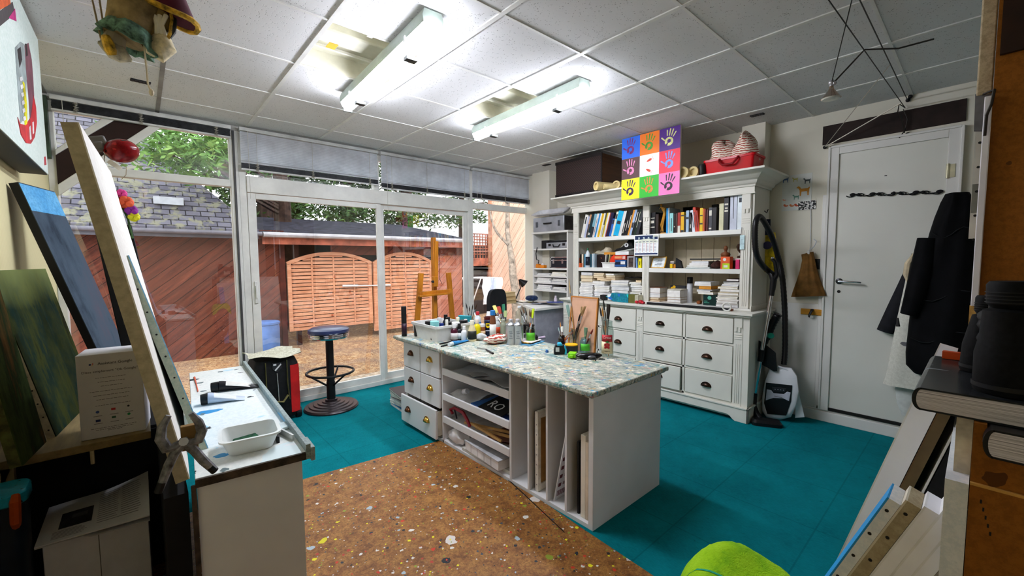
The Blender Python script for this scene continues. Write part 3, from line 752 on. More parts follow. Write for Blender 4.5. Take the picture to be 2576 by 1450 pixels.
# silver cans
for px_,py_,lab in ((1285,866,'left of the two silver solvent cans'),(1303,866,'right of the two silver solvent cans')):
    p_ = q(px_,py_); e = thing('solvent_can', lab, 'can', p_, group='silver solvent cans'); r = .039
    MB().lathe([(r*.97,0),(r,.004),(r,.14),(r*1.02,.142),(r*1.02,.147),(r*.9,.155),(r*.45,.168),(r*.45,.172)], p_, 24).build('body', STEEL, e)
    MB().lathe([(r*.42,.172),(r*.42,.19),(r*.36,.193)], p_, 16).build('cap', M('d0d0d4',.3,.6), e)
    d_ = Vector((-p_[0],-p_[1],0)).normalized(); s_ = Vector((0,0,1)).cross(d_); F_ = frame(Vector(p_)+d_*(r+.0003), s_, Vector((0,0,1)), d_)
    m = MB()
    for k in range(5): m.box(-.014+.004*(k%2), .05+.012*k, 0, .014-.003*(k%3), .053+.012*k, .0006, F_)
    m.build('print', M('5a5e6a',.5), e)
# clear plastic bottle
p_ = q(1303, 858); p_ = (p_[0]+.1, p_[1]+.09, TZ); e = thing('water_bottle', 'ribbed clear plastic water bottle behind the silver cans', 'bottle', p_)
pr = [(.03,0),(.034,.01)]+[(.034-.003*(k%2), .02+.012*k) for k in range(13)]+[(.034,.19),(.028,.215),(.013,.235),(.013,.25)]
MB().lathe(pr, p_, 18).build('body', GLASS, e); MB().lathe([(.015,.248),(.015,.262),(.013,.264)], p_, 14).build('cap', M('e8eef2',.4), e)
# jars with brushes
DK, OR_, NAT, RED_, GRN = M('2a2220',.4), M('c06a1c',.35), M('b88a52',.45), M('8a2a20',.4), M('2c5a44',.4)
BR1, BR2, BR3 = M('6a4a30',.8,var=.3), M('2a201c',.8,var=.3), M('c9a878',.8,var=.3)
def fan(base, lst, grp, r=.0042):
    for k,(px_,py_,lean,hm,bm_,tip,lab) in enumerate(lst):
        t_ = PX(px_, py_, base[0]+lean); s = Vector((t_.x-base[0], t_.y-base[1], 0)); s = s*(min(.022, s.length)/max(s.length,1e-6))
        brush((base[0]-s.x*.9, base[1]-s.y*.9, base[2]+.008), t_, r*(1.35 if tip=='wide' else 1), hm, bm_, lab, grp, tip)
j1 = q(1335, 862); jar(j1, .041, .125, 'glass jar with green label holding thin brushes, in front of the desk panel', label=M('5fc02c',.5))
fan(j1, [(1308,778,.05,DK,BR2,'round','thin dark brush leaning furthest left in the green labelled jar'),(1314,770,.05,DK,BR1,'round','thin dark brush second from the left in the green labelled jar'),(1322,776,.04,DK,BR2,'round','thin black brush upright in the green labelled jar'),
 (1332,778,.04,RED_,BR1,'round','red-brown brush in the middle of the green labelled jar'),(1336,780,.02,OR_,BR1,'round','orange handled brush in the green labelled jar'),(1342,777,.03,M('d8d8dc',.4),M('c8e02c',.7),'wide','white handled brush with lime green bristles in the green labelled jar')], 'brushes in the green labelled jar')
j2 = q(1263, 846); j2 = (j2[0]+.06, j2[1]+.03, TZ); jar(j2, .045, .13, 'jar of chunky painted sponges and brushes behind the silver cans')
fan(j2, [(1243,770,.03,M('b8b04a',.6),M('d8cf7a',.9),'wide','large yellow green stained brush in the sponge jar'),(1254,772,.02,M('f0f0ee',.5),M('b84a3a',.9),'wide','brush with a red sponge tip in the sponge jar'),(1266,766,.03,GRN,M('3f8a68',.9),'wide','large dark green sponge brush leaning right in the sponge jar'),
 (1272,782,.02,NAT,M('b9c88a',.9),'wide','pale green brush at the right of the sponge jar'),(1248,790,.0,NAT,BR1,'round','thin natural brush at the front of the sponge jar')], 'brushes in the sponge jar', .0062)
j3 = q(1445, 880); jar(j3, .036, .15, 'tall clear jar of long brushes behind the tape measure')
fan(j3, [(1427,768,.05,DK,M('7a9a90',.8),'wide','brush with grey green bristles leaning left in the tall clear jar'),(1431,700,.05,NAT,BR3,'round','longest thin brush sticking far up from the tall clear jar'),(1437,790,.03,DK,BR2,'round','dark brush at the left side of the tall clear jar'),(1466,772,.02,DK,M('c0a878',.8),'splay','dark brush with splayed bristles in the tall clear jar'),(1472,771,.0,DK,M('b89a68',.8),'splay','second splayed brush leaning right in the tall clear jar'),(1460,788,.01,DK,BR2,'round','slim black brush in the middle of the tall clear jar')], 'brushes in the tall clear jar', .0046)
j4 = q(1472, 887); jar(j4, .038, .10, 'pale blue tinted glass jar with green label behind the black case', tint='cfeaf2', label=M('58c83a',.5))
fan(j4, [(1474,825,.0,M('e0e4e0',.5),M('6a8a70',.8),'wide','stubby white brush in the pale blue jar'),(1492,828,-.02,RED_,RED_,'round','dark red brush leaning right in the pale blue jar')], 'brushes in the pale blue jar', .005)
j5 = (2.285, 2.02, TZ); e = jar(j5, .027, .085, 'small wine red glass with short brushes behind the tape measure', tint='8a1420', cat='glass')
fan(j5, [(1404,823,.03,DK,M('8aa0a0',.8),'round','short dark brush leaning left in the wine red glass'),(1414,822,.02,DK,M('d8d8d0',.8),'wide','short thick brush with pale tip in the wine red glass'),(1409,810,.03,NAT,M('c88a50',.8),'round','thin brush with orange tip in the wine red glass'),(1441,826,.0,OR_,OR_,'round','orange brush leaning right in the wine red glass'),(1444,834,-.01,RED_,RED_,'round','red brush leaning furthest right in the wine red glass')], 'brushes in the wine red glass', .0038)
j6 = q(1527, 897); e = jar(j6, .043, .235, 'tall glass bottle jar with red and cream fruit label, holding brushes')
x, y, z = j6; d_ = Vector((-x,-y,0)).normalized()
def wrap(z0, z1, h0, mat, nm, poly=None):
    a0 = math.atan2(-y, -x); m = MB(); rr = .0437
    m.rings([[Vector((x+rr*math.cos(a0+a), y+rr*math.sin(a0+a), z+t_)) for a in [(-h0+2*h0*k/10) for k in range(11)]] for t_ in (z0,z1)], False, False); return m.build(nm, mat, e, solid=.0008)
wrap(.025,.105,.95,M('efe0b8',.5),'label'); wrap(.105,.15,.85,M('c8343c',.5),'label_top')
s_ = Vector((0,0,1)).cross(d_); F_ = frame(Vector(j6)+d_*.0448, s_, Vector((0,0,1)), d_)
m = MB()
for k in range(9): m.lathe([(.0075,0),(.006,.002),(.001,.003)], F_ @ Vector((-.012+.011*(k%3), .066+.011*(k//3)+.003*(k%2), -.001)), 8, F_.to_3x3().to_4x4())
m.build('fruit_print', M('c02a30',.4), e); MB().prism([(-.012,.104),(0,.098),(.014,.105),(0,.112)], .0014, F_).build('leaf_print', M('2f7a34',.4), e)
m = MB(); m.text('Crous', .021, F_ @ TM(0,.126,.0), 'CENTER'); m.build('lettering', M('f2e8dc',.5), e, smooth=False)
m = MB(); m.text('GRIOTTE', .009, F_ @ TM(0,.04,.0), 'CENTER'); m.build('small_lettering', M('50402c',.5), e, smooth=False)
fan(j6, [(1508,768,.04,DK,BR2,'round','black brush leaning left in the fruit label jar'),(1514,770,.03,NAT,M('c8862c',.8),'round','brush with golden bristles in the fruit label jar'),(1517,748,.02,OR_,M('3a3a34',.8),'round','longest orange handled brush in the fruit label jar'),(1521,775,.02,OR_,BR1,'round','second orange brush in the fruit label jar'),(1531,766,.0,M('c8ccd0',.3,.7),BR2,'wide','brush with silver handle and dark tuft in the fruit label jar')], 'brushes in the fruit label jar', .0048)
j7 = q(1213, 835); j7 = (2.24, 3.10, TZ); jar(j7, .04, .12, 'glass jar of dark brushes behind the white tub, near the window mullion')
fan(j7, [(1172,762,.0,DK,BR2,'round','black brush leaning furthest left by the window mullion'),(1181,770,.0,DK,BR2,'round','black brush left of centre by the window mullion'),(1190,765,.0,DK,BR1,'round','dark brush leaning right by the window mullion'),(1200,764,.0,NAT,BR1,'round','upright brown brush by the window mullion')], 'brushes in the jar near the window mullion')
bottle((2.20,2.93,TZ), .03, .19, M('dfe6ea',.3), M('c03038',.4), 'clear bottle with red cap behind the dark red cup', 'bottle', M('2f5a8a',.5), None, 'round', .15, .45)
pbox(2.12,2.98,TZ,2.16,3.10,TZ+.15,M('2a9aa8',.4),'paint_box','turquoise flat box tilted behind the bottles, right of the white tub','box',rz=20)
bottle((2.27,2.86,TZ), .035, .2, M('f0f0f0',.4), None, 'tall plain white tube bottle behind the sponge jar', 'bottle', None, None, 'cone', .05, .5)
# leaning board, roll, cards, tapes
p0, p1 = PZ(1492, 884, TZ), PX(1503, 752, 2.42)
e = thing('drawing_board', 'pinkish beige board with orange edges leaning behind the brush jars', 'board', (2.33, 2.03, TZ))
A_, B_ = PX(1440, 748, 2.325), PX(1503, 753, 2.325)
ya, yb, zt_ = 2.14, B_.y, A_.z
m = MB(); Mx = TM(2.285,0,TZ) @ RM('Y', 6); ya = A_.y+.0
m.box(0, yb, .0, .012, ya, zt_-TZ+.004, Mx); m.build('panel', M('d9a98c',.6,var=.04), e)
m = MB(); H_ = zt_-TZ+.004
m.box(-.003, yb-.008, 0, .014, yb, H_, Mx); m.box(-.003, ya, 0, .014, ya+.008, H_, Mx); m.box(-.003, yb-.008, H_, .014, ya+.008, H_+.008, Mx); m.build('edge_trim', M('c88038',.5,var=.1), e)
a_, b_ = PZ(1295, 867, TZ), PZ(1370, 853, TZ); m = MB()
d_ = (b_-a_).normalized(); L_ = (b_-a_).length; r = .0125; rs = [[a_+d_*u+Vector((0,0,r))+rr*(Vector((0,0,1))*math.cos(2*PI*k/16)+d_.cross(Vector((0,0,1)))*math.sin(2*PI*k/16)) for k in range(16)] for u, rr in ((.02,r*.7),(0,r*.7),(0,r),(L_,r),(L_,r*.7),(L_-.02,r*.7))]
m.rings(rs); tag(m.build('cardboard_tube', M('c8b4cc',.5)), 'pale lilac cardboard tube lying in front of the silver cans', 'tube')
for k,(z,dx,dy,x,y,rz,c,lab) in enumerate(((TZ,.20,.15,2.325,2.30,12,'5aa0c8','flat blue edged card pad at the bottom of the card pile'),(TZ+.006,.17,.13,2.32,2.31,20,'2a2420','dark card in the middle of the card pile'),(TZ+.011,.15,.11,2.325,2.31,8,'e8b430','yellow card under the top pink card'),(TZ+.015,.15,.12,2.33,2.30,14,'efe0d4','pale pink card on top of the card pile'))):
    pbox(x-dx/2-.1,y-dy/2,z,x+dx/2-.1,y+dy/2,z+.0045 if k else z+.006,M(c,.6,var=.03),'card',lab+' on the island','card',None,.0006,rz)
p_ = PZ(1408, 891, TZ); e = thing('tape_measure', 'black and light blue tape measure on the island', 'tape measure', tuple(p_)); Fm = TM(p_) @ RM('Z', -42)
m = MB(); pr = [(-.04,0),(.04,0),(.042,.03),(.03,.062),(0,.074),(-.028,.064),(-.04,.035)]
XZ = Matrix(((1,0,0,0),(0,0,-1,0),(0,1,0,0),(0,0,0,1)))
m.prism(pr, .044, Fm @ TM(0,.022,0) @ XZ); m.build('case', M('1a1c20',.4), e, bevel=.004)
m = MB(); m.prism([(.03,.0),(.044,.0),(.046,.03),(.036,.06),(.026,.056),(.034,.03)], .047, Fm @ TM(0,.0235,0) @ XZ); m.prism([(-.02,.06),(.02,.063),(.01,.077),(-.012,.077)], .047, Fm @ TM(0,.0235,0) @ XZ); m.build('grip', M('2fb4dc',.4), e, bevel=.002)
MB().box(-.03,-.0235,.02,-.005,-.0222,.05,Fm).build('label', M('e8e8ea',.4), e)
p_ = PZ(1430, 888, TZ); e = thing('tape_roll', 'grey tape roll with yellow top behind the tape measure', 'tape', (p_[0]+.03,p_[1],TZ))
m = MB(); m.lathe([(.028,.0),(.045,.0),(.046,.05),(.028,.05)], (p_[0]+.03,p_[1],TZ), 24); m.build('roll', M('34383c',.4), e)
MB().lathe([(.020,.05),(.046,.05),(.045,.056),(.020,.056)], (p_[0]+.03,p_[1],TZ), 24).build('core', M('f0b418',.4), e)
p_ = PZ(1440, 900, TZ); m = MB(); m.box(-.03,-.025,.002,.035,.025,.034,TM(p_) @ RM('Z',30)); m.box(-.05,-.012,.006,-.03,.012,.026,TM(p_) @ RM('Z',30))
tag(m.build('sharpener', M('8ce018',.3), bevel=.004), 'lime green plastic sharpener beside the black glasses case', 'sharpener')
p_ = PZ(1482, 902, TZ); e = thing('glasses_case', 'shiny black rounded glasses case lying on the island', 'glasses case', tuple(p_)); Rz = RM('Z',-38)
m = MB(); m.ball((p_[0],p_[1],TZ+.019), (.088,.034,.019), 20, 10, Rz); m.build('case_shell', M('141416',.15), e)
m = MB(); m.ball((p_[0]-.01,p_[1]-.028,TZ+.014), (.03,.016,.012), 12, 8, Rz); m.build('clasp', M('6a6a70',.2,.5), e)
m = MB()
rnd = random.Random(3)
for k in range(9):
    c = PZ(1450+k*8, 905+rnd.uniform(-2,4), TZ+.003); d = Vector((rnd.uniform(-1,1),rnd.uniform(-1,1),0)).normalized()*.02; 
    tag(MB().tube([c-d, c+d*.3, c+d+Vector((.004,.004,0))], .003, 6).build('clip', M(('1a1a1c','d8d8d4','3c3c40')[k%3],.4)), 'scrap of dark or white wire and clips in front of the glasses case', 'clip', 'clips in front of the glasses case')
t = NT('red_printed_cloth',.9); v = t.co('Object'); w_ = t.node('TexWave', bands_direction='Z', i_Vector=v, i_Scale=16.0, i_Distortion=6.0, i_Detail=3.0); t.color(t.mix(t.ramp(t.math('MULTIPLY',w_.outputs['Fac'],t.noise(v,40,3)),[(.28,0),(.36,1)]),'e9dfce','a8483a')); WRAP = RAG = t.m
p_ = PZ(1246, 866, TZ); crumple((p_[0]+.02,p_[1]+.02,TZ), (.19,.12,.065), 'folded white and red stained rag in front of the silver cans', 'rag', 'rag', RAG, seed=4)
p_ = PZ(1213, 856, TZ); crumple((p_[0],p_[1]+.01,TZ), (.10,.07,.05), 'small crumpled grey white tissue left of the red stained rag', 'tissue', 'tissue', M('c9cccc',.9,var=.1), seed=9)
def paint_tube(a, b, w, mats, lab, cap=True, z=TZ, name='paint_tube'):
    a, b = Vector(a), Vector(b); d = (b-a).normalized(); L = (b-a).length; s = Vector((0,0,1)).cross(d)
    e = thing(name, lab, 'paint tube', tuple(a)); rs = []
    for u, hw, hh in ((0,w*.55,.0015),(.012,w*.55,.003),(L*.35,w*.5,w*.2),(L*.75,w*.44,w*.4),(L*.84,w*.42,w*.42),(L*.86,w*.2,w*.2)):
        rs.append([a+d*u+s*hw*math.cos(2*PI*k/14)+Vector((0,0,max(w*.42,.004)*.0+hh+hh*math.sin(2*PI*k/14)+.001)) for k in range(14)])
    m = MB(); m.rings(rs); m.build('tube_body', mats[0], e)
    m = MB(); c0 = a+d*L*.85+Vector((0,0,w*.42)); m.cyl(c0, a+d*L+Vector((0,0,w*.40)), w*.40, w*.38, 14); m.build('cap', mats[1], e)
    if len(mats) > 2:
        m = MB(); rs2 = []
        for u, hw, hh in ((L*.2,w*.53,w*.115),(L*.35,w*.5,w*.2),(L*.7,w*.45,w*.375)):
            rs2.append([a+d*u+s*(hw+.0008)*math.cos(t_)+Vector((0,0,hh+(hh+.0008)*math.sin(t_)+.001)) for t_ in [PI*(.12+.76*k/8) for k in range(9)]])
        m.rings(rs2, False, False); m.build('label', mats[2], e)
    return e
paint_tube(PZ(1180,857,TZ), PZ(1130,873,TZ), .04, [M('2f8ac8',.35), M('e4eef2',.4)], 'squeezed blue paint tube lying at the front edge of the island')
for k,(a_,b_) in enumerate((((1106,866),(1142,858)),((1110,872),(1146,862)))):
    m = MB(); m.tube([PZ(*a_,TZ+.006), PZ(*b_,TZ+.006)], .006, 8); tag(m.build('pen', M('18181a',.4)), ('black pen lying nearest the white tub','black pen lying nearer the front edge of the island')[k], 'pen')
p_, p2 = PZ(1217,878,TZ+.004), PZ(1240,890,TZ+.006); e = thing('palette_knife', 'palette knife with dark handle lying on the painted island top', 'palette knife', tuple(p_))
MB().bar(PZ(1200,876,TZ+.003), PZ(1224,880,TZ+.005), .012, .0012).build('blade', STEEL, e); MB().tube([PZ(1223,880,TZ+.007), p2], [.006,.008], 8).build('grip', M('2a2224',.4), e)
p_ = PZ(1376,887,TZ); MBc = MB().lathe([(.011,0),(.012,.004),(.009,.016)], tuple(p_), 10); tag(MBc.build('stopper', M('3a6ab0',.4)), 'small blue stopper left of the tape measure', 'cap')
# black shape put in for the dark shadow behind the jars
p_ = (2.29, 2.42, TZ); e = thing('shadow_shape', 'black finned shape standing in for the shadow behind the green labelled jar', 'tool', p_)
m = MB()
for k in range(6): m.box(2.25, 2.33+.012*k, TZ+.06, 2.31, 2.337+.012*k, TZ+.13)
m.ball((2.28,2.34,TZ+.035),(.035,.075,.034),14,8); m.build('main_body', BLACK, e)
# ================================================================ trays and slots of the island
def crease(x0, x1, y0, y1, z, amp, seed, lab, cat, name, mat, nu=12, nv=14, grp=None, tilt=(0,0)):
    rnd = random.Random(seed); ph = [rnd.uniform(0,6) for _ in range(9)]; pts = []
    for i in range(nu):
        for j in range(nv):
            u, v = i/(nu-1), j/(nv-1)
            h = amp*(1.1+.5*math.sin(7*u+ph[0]+3*v)+.35*math.sin(11*v+ph[1]-4*u)+.25*math.sin(17*u*v+ph[2])+rnd.uniform(-.12,.12))
            pts.append((x0+(x1-x0)*u+.01*math.sin(9*v+ph[3]), y0+(y1-y0)*v+.01*math.sin(8*u+ph[4]), z+max(.001,h)+tilt[0]*u+tilt[1]*v))
    m = MB(); m.sheet(pts, nu, nv, .0015); return tag(m.build(name, mat, ang=50), lab, cat, grp)
TISS = M('d6d6dc', .8, var=.06)
crease(1.69,2.2,1.91,2.46,.545,.022,3,'crumpled grey white sheets filling the top tray of the island','paper','paper_sheet',TISS)
crease(1.70,2.1,2.3,2.6,.545,.016,8,'crumpled white sheet at the left end of the top tray','paper','paper_sheet',TISS)
m = MB(); m.lathe([(.05,0),(.075,.012),(.085,.035),(.08,.035),(.07,.014),(.001,.008)], (1.9,2.2,.60), 24, None, False); tag(m.build('dish', M('dcdcd2',.4)), 'shallow round white dish on the crumpled sheets in the top tray', 'dish')
crease(1.69,2.1,2.38,2.63,.353,.02,5,'torn white papers at the left of the second tray','paper','paper_sheet',M('e2e2e4',.8))
pbox(1.70,2.12,.36,2.02,2.36,.372,M('2f62a8',.5),'picture_card','blue printed card standing among the papers in the second tray','card')
m = MB(); m.lathe([(.018,0),(.02,.002),(.02,.05),(.018,.052)], (0,0,0), 14, TM(1.74,2.5,.41) @ RM('X',70)); tag(m.build('roll', M('d8d8dc',.6)), 'small white roll in the second tray', 'roll')
e = thing('cardboard_sign', 'black card with white letters lying in the second tray', 'card', (1.8,2.1,.385))
Ms = TM(1.76,2.12,.392) @ RM('Z',-98) @ RM('X',14)
MB().box(-.13,-.09,0,.13,.09,.004,Ms).build('panel', M('161618',.5), e, smooth=False)
m = MB(); m.text('RO', .11, Ms @ TM(-.02,-.04,.0042)); m.build('lettering', M('e8e8e8',.5), e, smooth=False)
ART = splatter('small_bright_art', ('2f4aa8','3a6ac8','20306a'), [(20,(.6,.6),(1,1,1),['c8402c','d8702c','2f7ac8','1c2c50','d8d8dc'])], .5, 'Object')
pbox(1.68,1.90,.352,1.84,2.08,.362,ART,'art_card','small red and blue painted card at the right end of the second tray','card',rz=8)
pbox(1.76,1.90,.363,2.1,2.09,.372,M('d9dce8',.6),'paper_sheet','pale sheet under the right end of the second tray papers','paper')
e = thing('clamp', 'dark red metal clamp at the left of the third tray', 'clamp', (1.74,2.5,.18)); m = MB()
c0 = Vector((1.70,2.45,.225)); m.tube([c0+Vector((0,.14,.005)),c0+Vector((.0,.17,.03)),c0+Vector((0.01,.13,.05)),c0+Vector((.01,.02,.045)),c0+Vector((-.01,-.06,.02)),c0+Vector((-.015,-.10,-.018))],[.011,.012,.012,.013,.012,.011],8)
m.build('frame', M('9a2030',.4), e); MB().tube([c0+Vector((.01,.10,-.025)), c0+Vector((.01,.13,.04))], .006, 6).build('screw', DARK, e)
for k,(x0,y0,dx,dy,z,rz,c,lab) in enumerate(((1.72,1.93,.3,.28,.178,12,'8a5a48','brown hardboard offcut at the bottom of the third tray'),(1.74,1.98,.26,.2,.19,-20,'a8705a','reddish brown board lying across the third tray'),(1.70,1.96,.2,.18,.20,30,'6e4438','dark brown board offcut on top in the third tray'),(1.8,2.2,.25,.25,.178,5,'c8c4bc','grey white card beneath the clamp in the third tray'))):
    pbox(x0,y0,z,x0+dx,y0+dy,z+.008,M(c,.6,var=.12),'board_offcut',lab,'board',rz=rz)
for k,(a_,b_) in enumerate((((1.69,2.42,.215),(1.80,2.05,.225)),((1.70,2.36,.225),(1.68,2.0,.217)),((1.70,2.30,.21),(1.78,1.92,.222)))):
    tag(MB().bar(a_,b_,.016,.012).build('wood_stick', M('c89a5c',.6,var=.15)), ('upper thin wood stick lying across the third tray','middle thin wood stick lying across the third tray','lower thin wood stick lying across the third tray')[k], 'stick')
pbox(1.67,1.92,.0225,1.93,2.42,.045,M('d8d6cc',.7,var=.1),'board','grey white board under the box on the bottom of the island','board',rz=3)
e = thing('flat_box', 'flat white ribbed box on the lowest level of the island', 'box', (1.76,2.12,.047)); Mb = TM(1.76,2.16,.047) @ RM('Z',-4)
MB().box(-.12,-.2,0,.12,.2,.06,Mb).build('box_base', M('e9e9ea',.6), e, bevel=.003)
MB().box(-.125,-.205,.06,.125,.205,.068,Mb).build('lid', M('b9b9bc',.7,var=.12), e, bevel=.002)
m = MB()
for k in range(4): m.box(-.121,-.12+.08*k,.004,-.1195,-.116+.08*k,.058,Mb)
m.build('seam', M('a8a8ac',.6), e)
crumple((1.72,2.52,.024),(.14,.20,.11),'crumpled white plastic at the left of the lowest level','plastic bag','plastic_bag',M('eeeef2',.5),seed=6,fold=7)
# upright canvases
CANV = M('e6e2d6', .8, var=.05, scale=40); STAP = M('4a4a4c', .4, .6)
def canvas(o, ux, uy, w, h, th, front, lab, name='canvas', back='c8a878', cat='canvas', staples=None, edge=None, grp=None, bars=True, parent_w=True):
    """stretched canvas: o = lower corner, ux along the width, uy up; the painted face looks along ux x uy, the body sits behind it"""
    ux = Vector(ux).normalized(); uy = Vector(uy).normalized(); n = ux.cross(uy).normalized(); F_ = frame(Vector(o), ux, uy, n)
    e = thing(name, lab, cat, tuple(o), group=grp)
    MB().box(0,0,-.003,w,h,0,F_).build('painted_face', front, e, smooth=False)
    m = MB(); b = .04; m.box(0,0,-th,w,b,-.003,F_); m.box(0,h-b,-th,w,h,-.003,F_); m.box(0,b,-th,b,h-b,-.003,F_); m.box(w-b,b,-th,w,h-b,-.003,F_)
    ST_ = m
    if bars: MB().box(b,b,-th*.6,w-b,h-b,-.0035,F_).build('canvas_back', M(back,.7,var=.1), e, smooth=False)
    if staples:
        m.mat(1)
        for side, n_ in staples:
            for k in range(n_):
                s = (k+.6)/n_
                if side == 'L': m.lathe([(.003,0),(.003,.001)], F_ @ Vector((0,h*s,-th*.5)), 8, (F_ @ RM('Y',-90)).to_3x3().to_4x4())
                if side == 'B': m.lathe([(.003,0),(.003,.001)], F_ @ Vector((w*s,0,-th*.5)), 8, (F_ @ RM('X',90)).to_3x3().to_4x4())
                if side == 'R': m.lathe([(.003,0),(.003,.001)], F_ @ Vector((w,h*s,-th*.5)), 8, (F_ @ RM('Y',90)).to_3x3().to_4x4())
                if side == 'T': m.lathe([(.003,0),(.003,.001)], F_ @ Vector((w*s,h,-th*.5)), 8, (F_ @ RM('X',-90)).to_3x3().to_4x4())
        m.mat(0)
    ST_.build('stretcher', [edge or CANV, M('151515',.5)], e, smooth=False)
    return e, F_
e = thing('canvas', 'canvas standing back to front in the slot left of the white printed board', 'canvas', (1.95,1.68,.024))
m = MB(); m.box(1.675,1.665,.024,2.2,1.688,.064); m.box(1.675,1.665,.46,2.2,1.688,.50); m.box(1.675,1.665,.064,1.70,1.688,.46); m.box(2.17,1.665,.064,2.2,1.688,.46); m.mat(1)
for k in range(7): m.box(1.6745,1.674,.06+.06*k,1.675,1.678,.066+.06*k)
m.build('stretcher', [CANV, STAP], e, smooth=False)
MB().box(1.70,1.674,.064,2.17,1.684,.46).build('canvas_back', M('b98a50',.7,var=.12), e, smooth=False)
MB().box(1.675,1.688,.024,2.2,1.692,.50).build('painted_face', M('2a2c30',.6), e, smooth=False)
m = MB(); m.text('LP Fa', .07, frame((1.86,1.6735,.33),(1,0,0),(0,0,1),(0,-1,0)) @ RM('Z',20)); m.build('handwriting', M('3a2a20',.6), e, smooth=False)
pbox(1.69,1.59,.0225,2.2,1.600,.40,M('c8b090',.6),'board','thin board standing beside the canvas back in its slot','board')
e = thing('printed_board', 'white printed board leaning in the slot right of the canvas back', 'board', (1.7,1.55,.0225)); Mp = TM(1.68,1.548,.0225) @ RM('X',12)
MB().box(0,-.006,0,.5,0,.52,Mp).build('panel', M('e4e4e6',.5,var=.03), e, smooth=False)
MB().box(.02,-.0075,.34,.45,-.006,.50,Mp).build('picture', M('8a7a84',.5,var=.4,scale=8), e, smooth=False)
m = MB()
for r_ in range(4):
    z = .085+.055*r_; m.box(.012,-.0072,z,.035,-.006,z+.022,Mp)
    for k in range(3): m.box(.05,-.0072,z+.004+.007*k,.16-.02*k,-.006,z+.007+.007*k,Mp)
for k in range(9): m.box(.012+.008*k,-.0072,.025,.015+.008*k+.002*(k%2),-.006,.06,Mp)
m.build('print', M('6a3038',.5), e, smooth=False)
pbox(1.685,1.370,.0225,2.2,1.382,.42,M('101012',.6),'board','black board standing in the right slot behind the cream canvas','board')
e = thing('canvas', 'cream canvas standing at the right end of the slots', 'canvas', (1.95,1.33,.0225))
MB().box(1.675,1.318,.0225,2.2,1.35,.47).build('stretcher', M('ece4d4',.7,var=.03), e, bevel=.003)
MB().box(1.674,1.30,.0225,2.18,1.318,.44).build('backing', M('d9c8b0',.7), e, bevel=.002)

# ================================================================ hutch, top shelf
G1 = 'books leaning in the top left bay of the hutch'
L = [ (70,540,'e9e6dc','thick cream book at the far left of the leaning row',[(.6,.9,.3)]), (42,690,'b9c0dc','short lilac book second in the leaning row',None), (30,560,'d89a6a','slim book with an orange top edge in the leaning row',[(.0,.6,.1)]), (62,640,'15343c','dark teal book in the leaning row',[(.1,.2,.2)]), (58,500,'7fb0c0','taller grey blue book beside the dark teal one',[(.0,.45,.0)]),
 (44,590,'f0e6dc','off-white book left of the bright blue one',[(.1,.8,.4)]), (34,575,'2f8fd0','bright blue slim book in the leaning row',None), (28,570,'f2f2ee','white slim book right of the bright blue one',None), (44,660,'f0bc14','golden yellow book in the leaning row',None), (30,600,'f4efe2','thin ivory book right of the golden yellow one',None), (34,480,'55523e','tall olive book in the leaning row',[(.0,.5,.2)]), (22,640,'e8cc2c','thinnest yellow book in the leaning row',None),
 (36,570,'efece4','white book with a red tip in the leaning row',None), (18,570,'a83c2c','very thin red book in the leaning row',None), (64,660,'1c1a40','thick navy book in the leaning row',None), (44,800,'2c6cc4','shortest blue book in the leaning row',[(.7,.95,.1)]), (40,600,'f0ead0','pale yellow book left of the big cyan one',[(.7,.9,.1)]), (104,490,'18b4e4','widest cyan book with a white square on its spine',[(.47,.6,.15)]), (30,500,'e4e4de','first white book right of the big cyan one',None), (26,490,'f2f0ea','second white book right of the big cyan one',None),
 (44,450,'121214','black book with white lines, left of three',[(.1,.5,.35)]), (40,440,'16161a','black book with white lines, middle of three',[(.2,.6,.38)]), (38,445,'1a1a20','black book with white lines, right of three',[(.3,.8,.35)]), (32,500,'e8a040','slim orange book near the right of the leaning row',None), (40,470,'b0c8ea','light blue book right of the slim orange one',[(.3,.5,.1)]), (48,430,'141816','black book right of the light blue one',[(.5,.9,.36)]), (34,430,'1c3426','dark green book near the divider',[(.3,.9,.4)]), (50,600,'34363c','charcoal book leaning against the divider',[(.5,.55,.1)])]
y = 3.16; sc_ = 1.0; tot = sum(l[0] for l in L); W_ = 3.16-2.395
for w, yt, c, lab, bands in L:
    th = W_*w/tot*math.cos(R_(15)); h = (1195-yt)/10.357*(3.9/1049.7*1.33)/math.cos(R_(15)); h = min(h, .27)
    xbook(y-th*1.0/math.cos(R_(15)), y-th/math.cos(R_(15))+th*.97, ST, h, .2, c, lab+' of the top left bay' if 'bay' not in lab else lab, G1, 3.90, 0, bands)
    o = C.objects[-1] if False else bpy.context.scene.collection.objects[-1]
    y -= th/math.cos(R_(15))
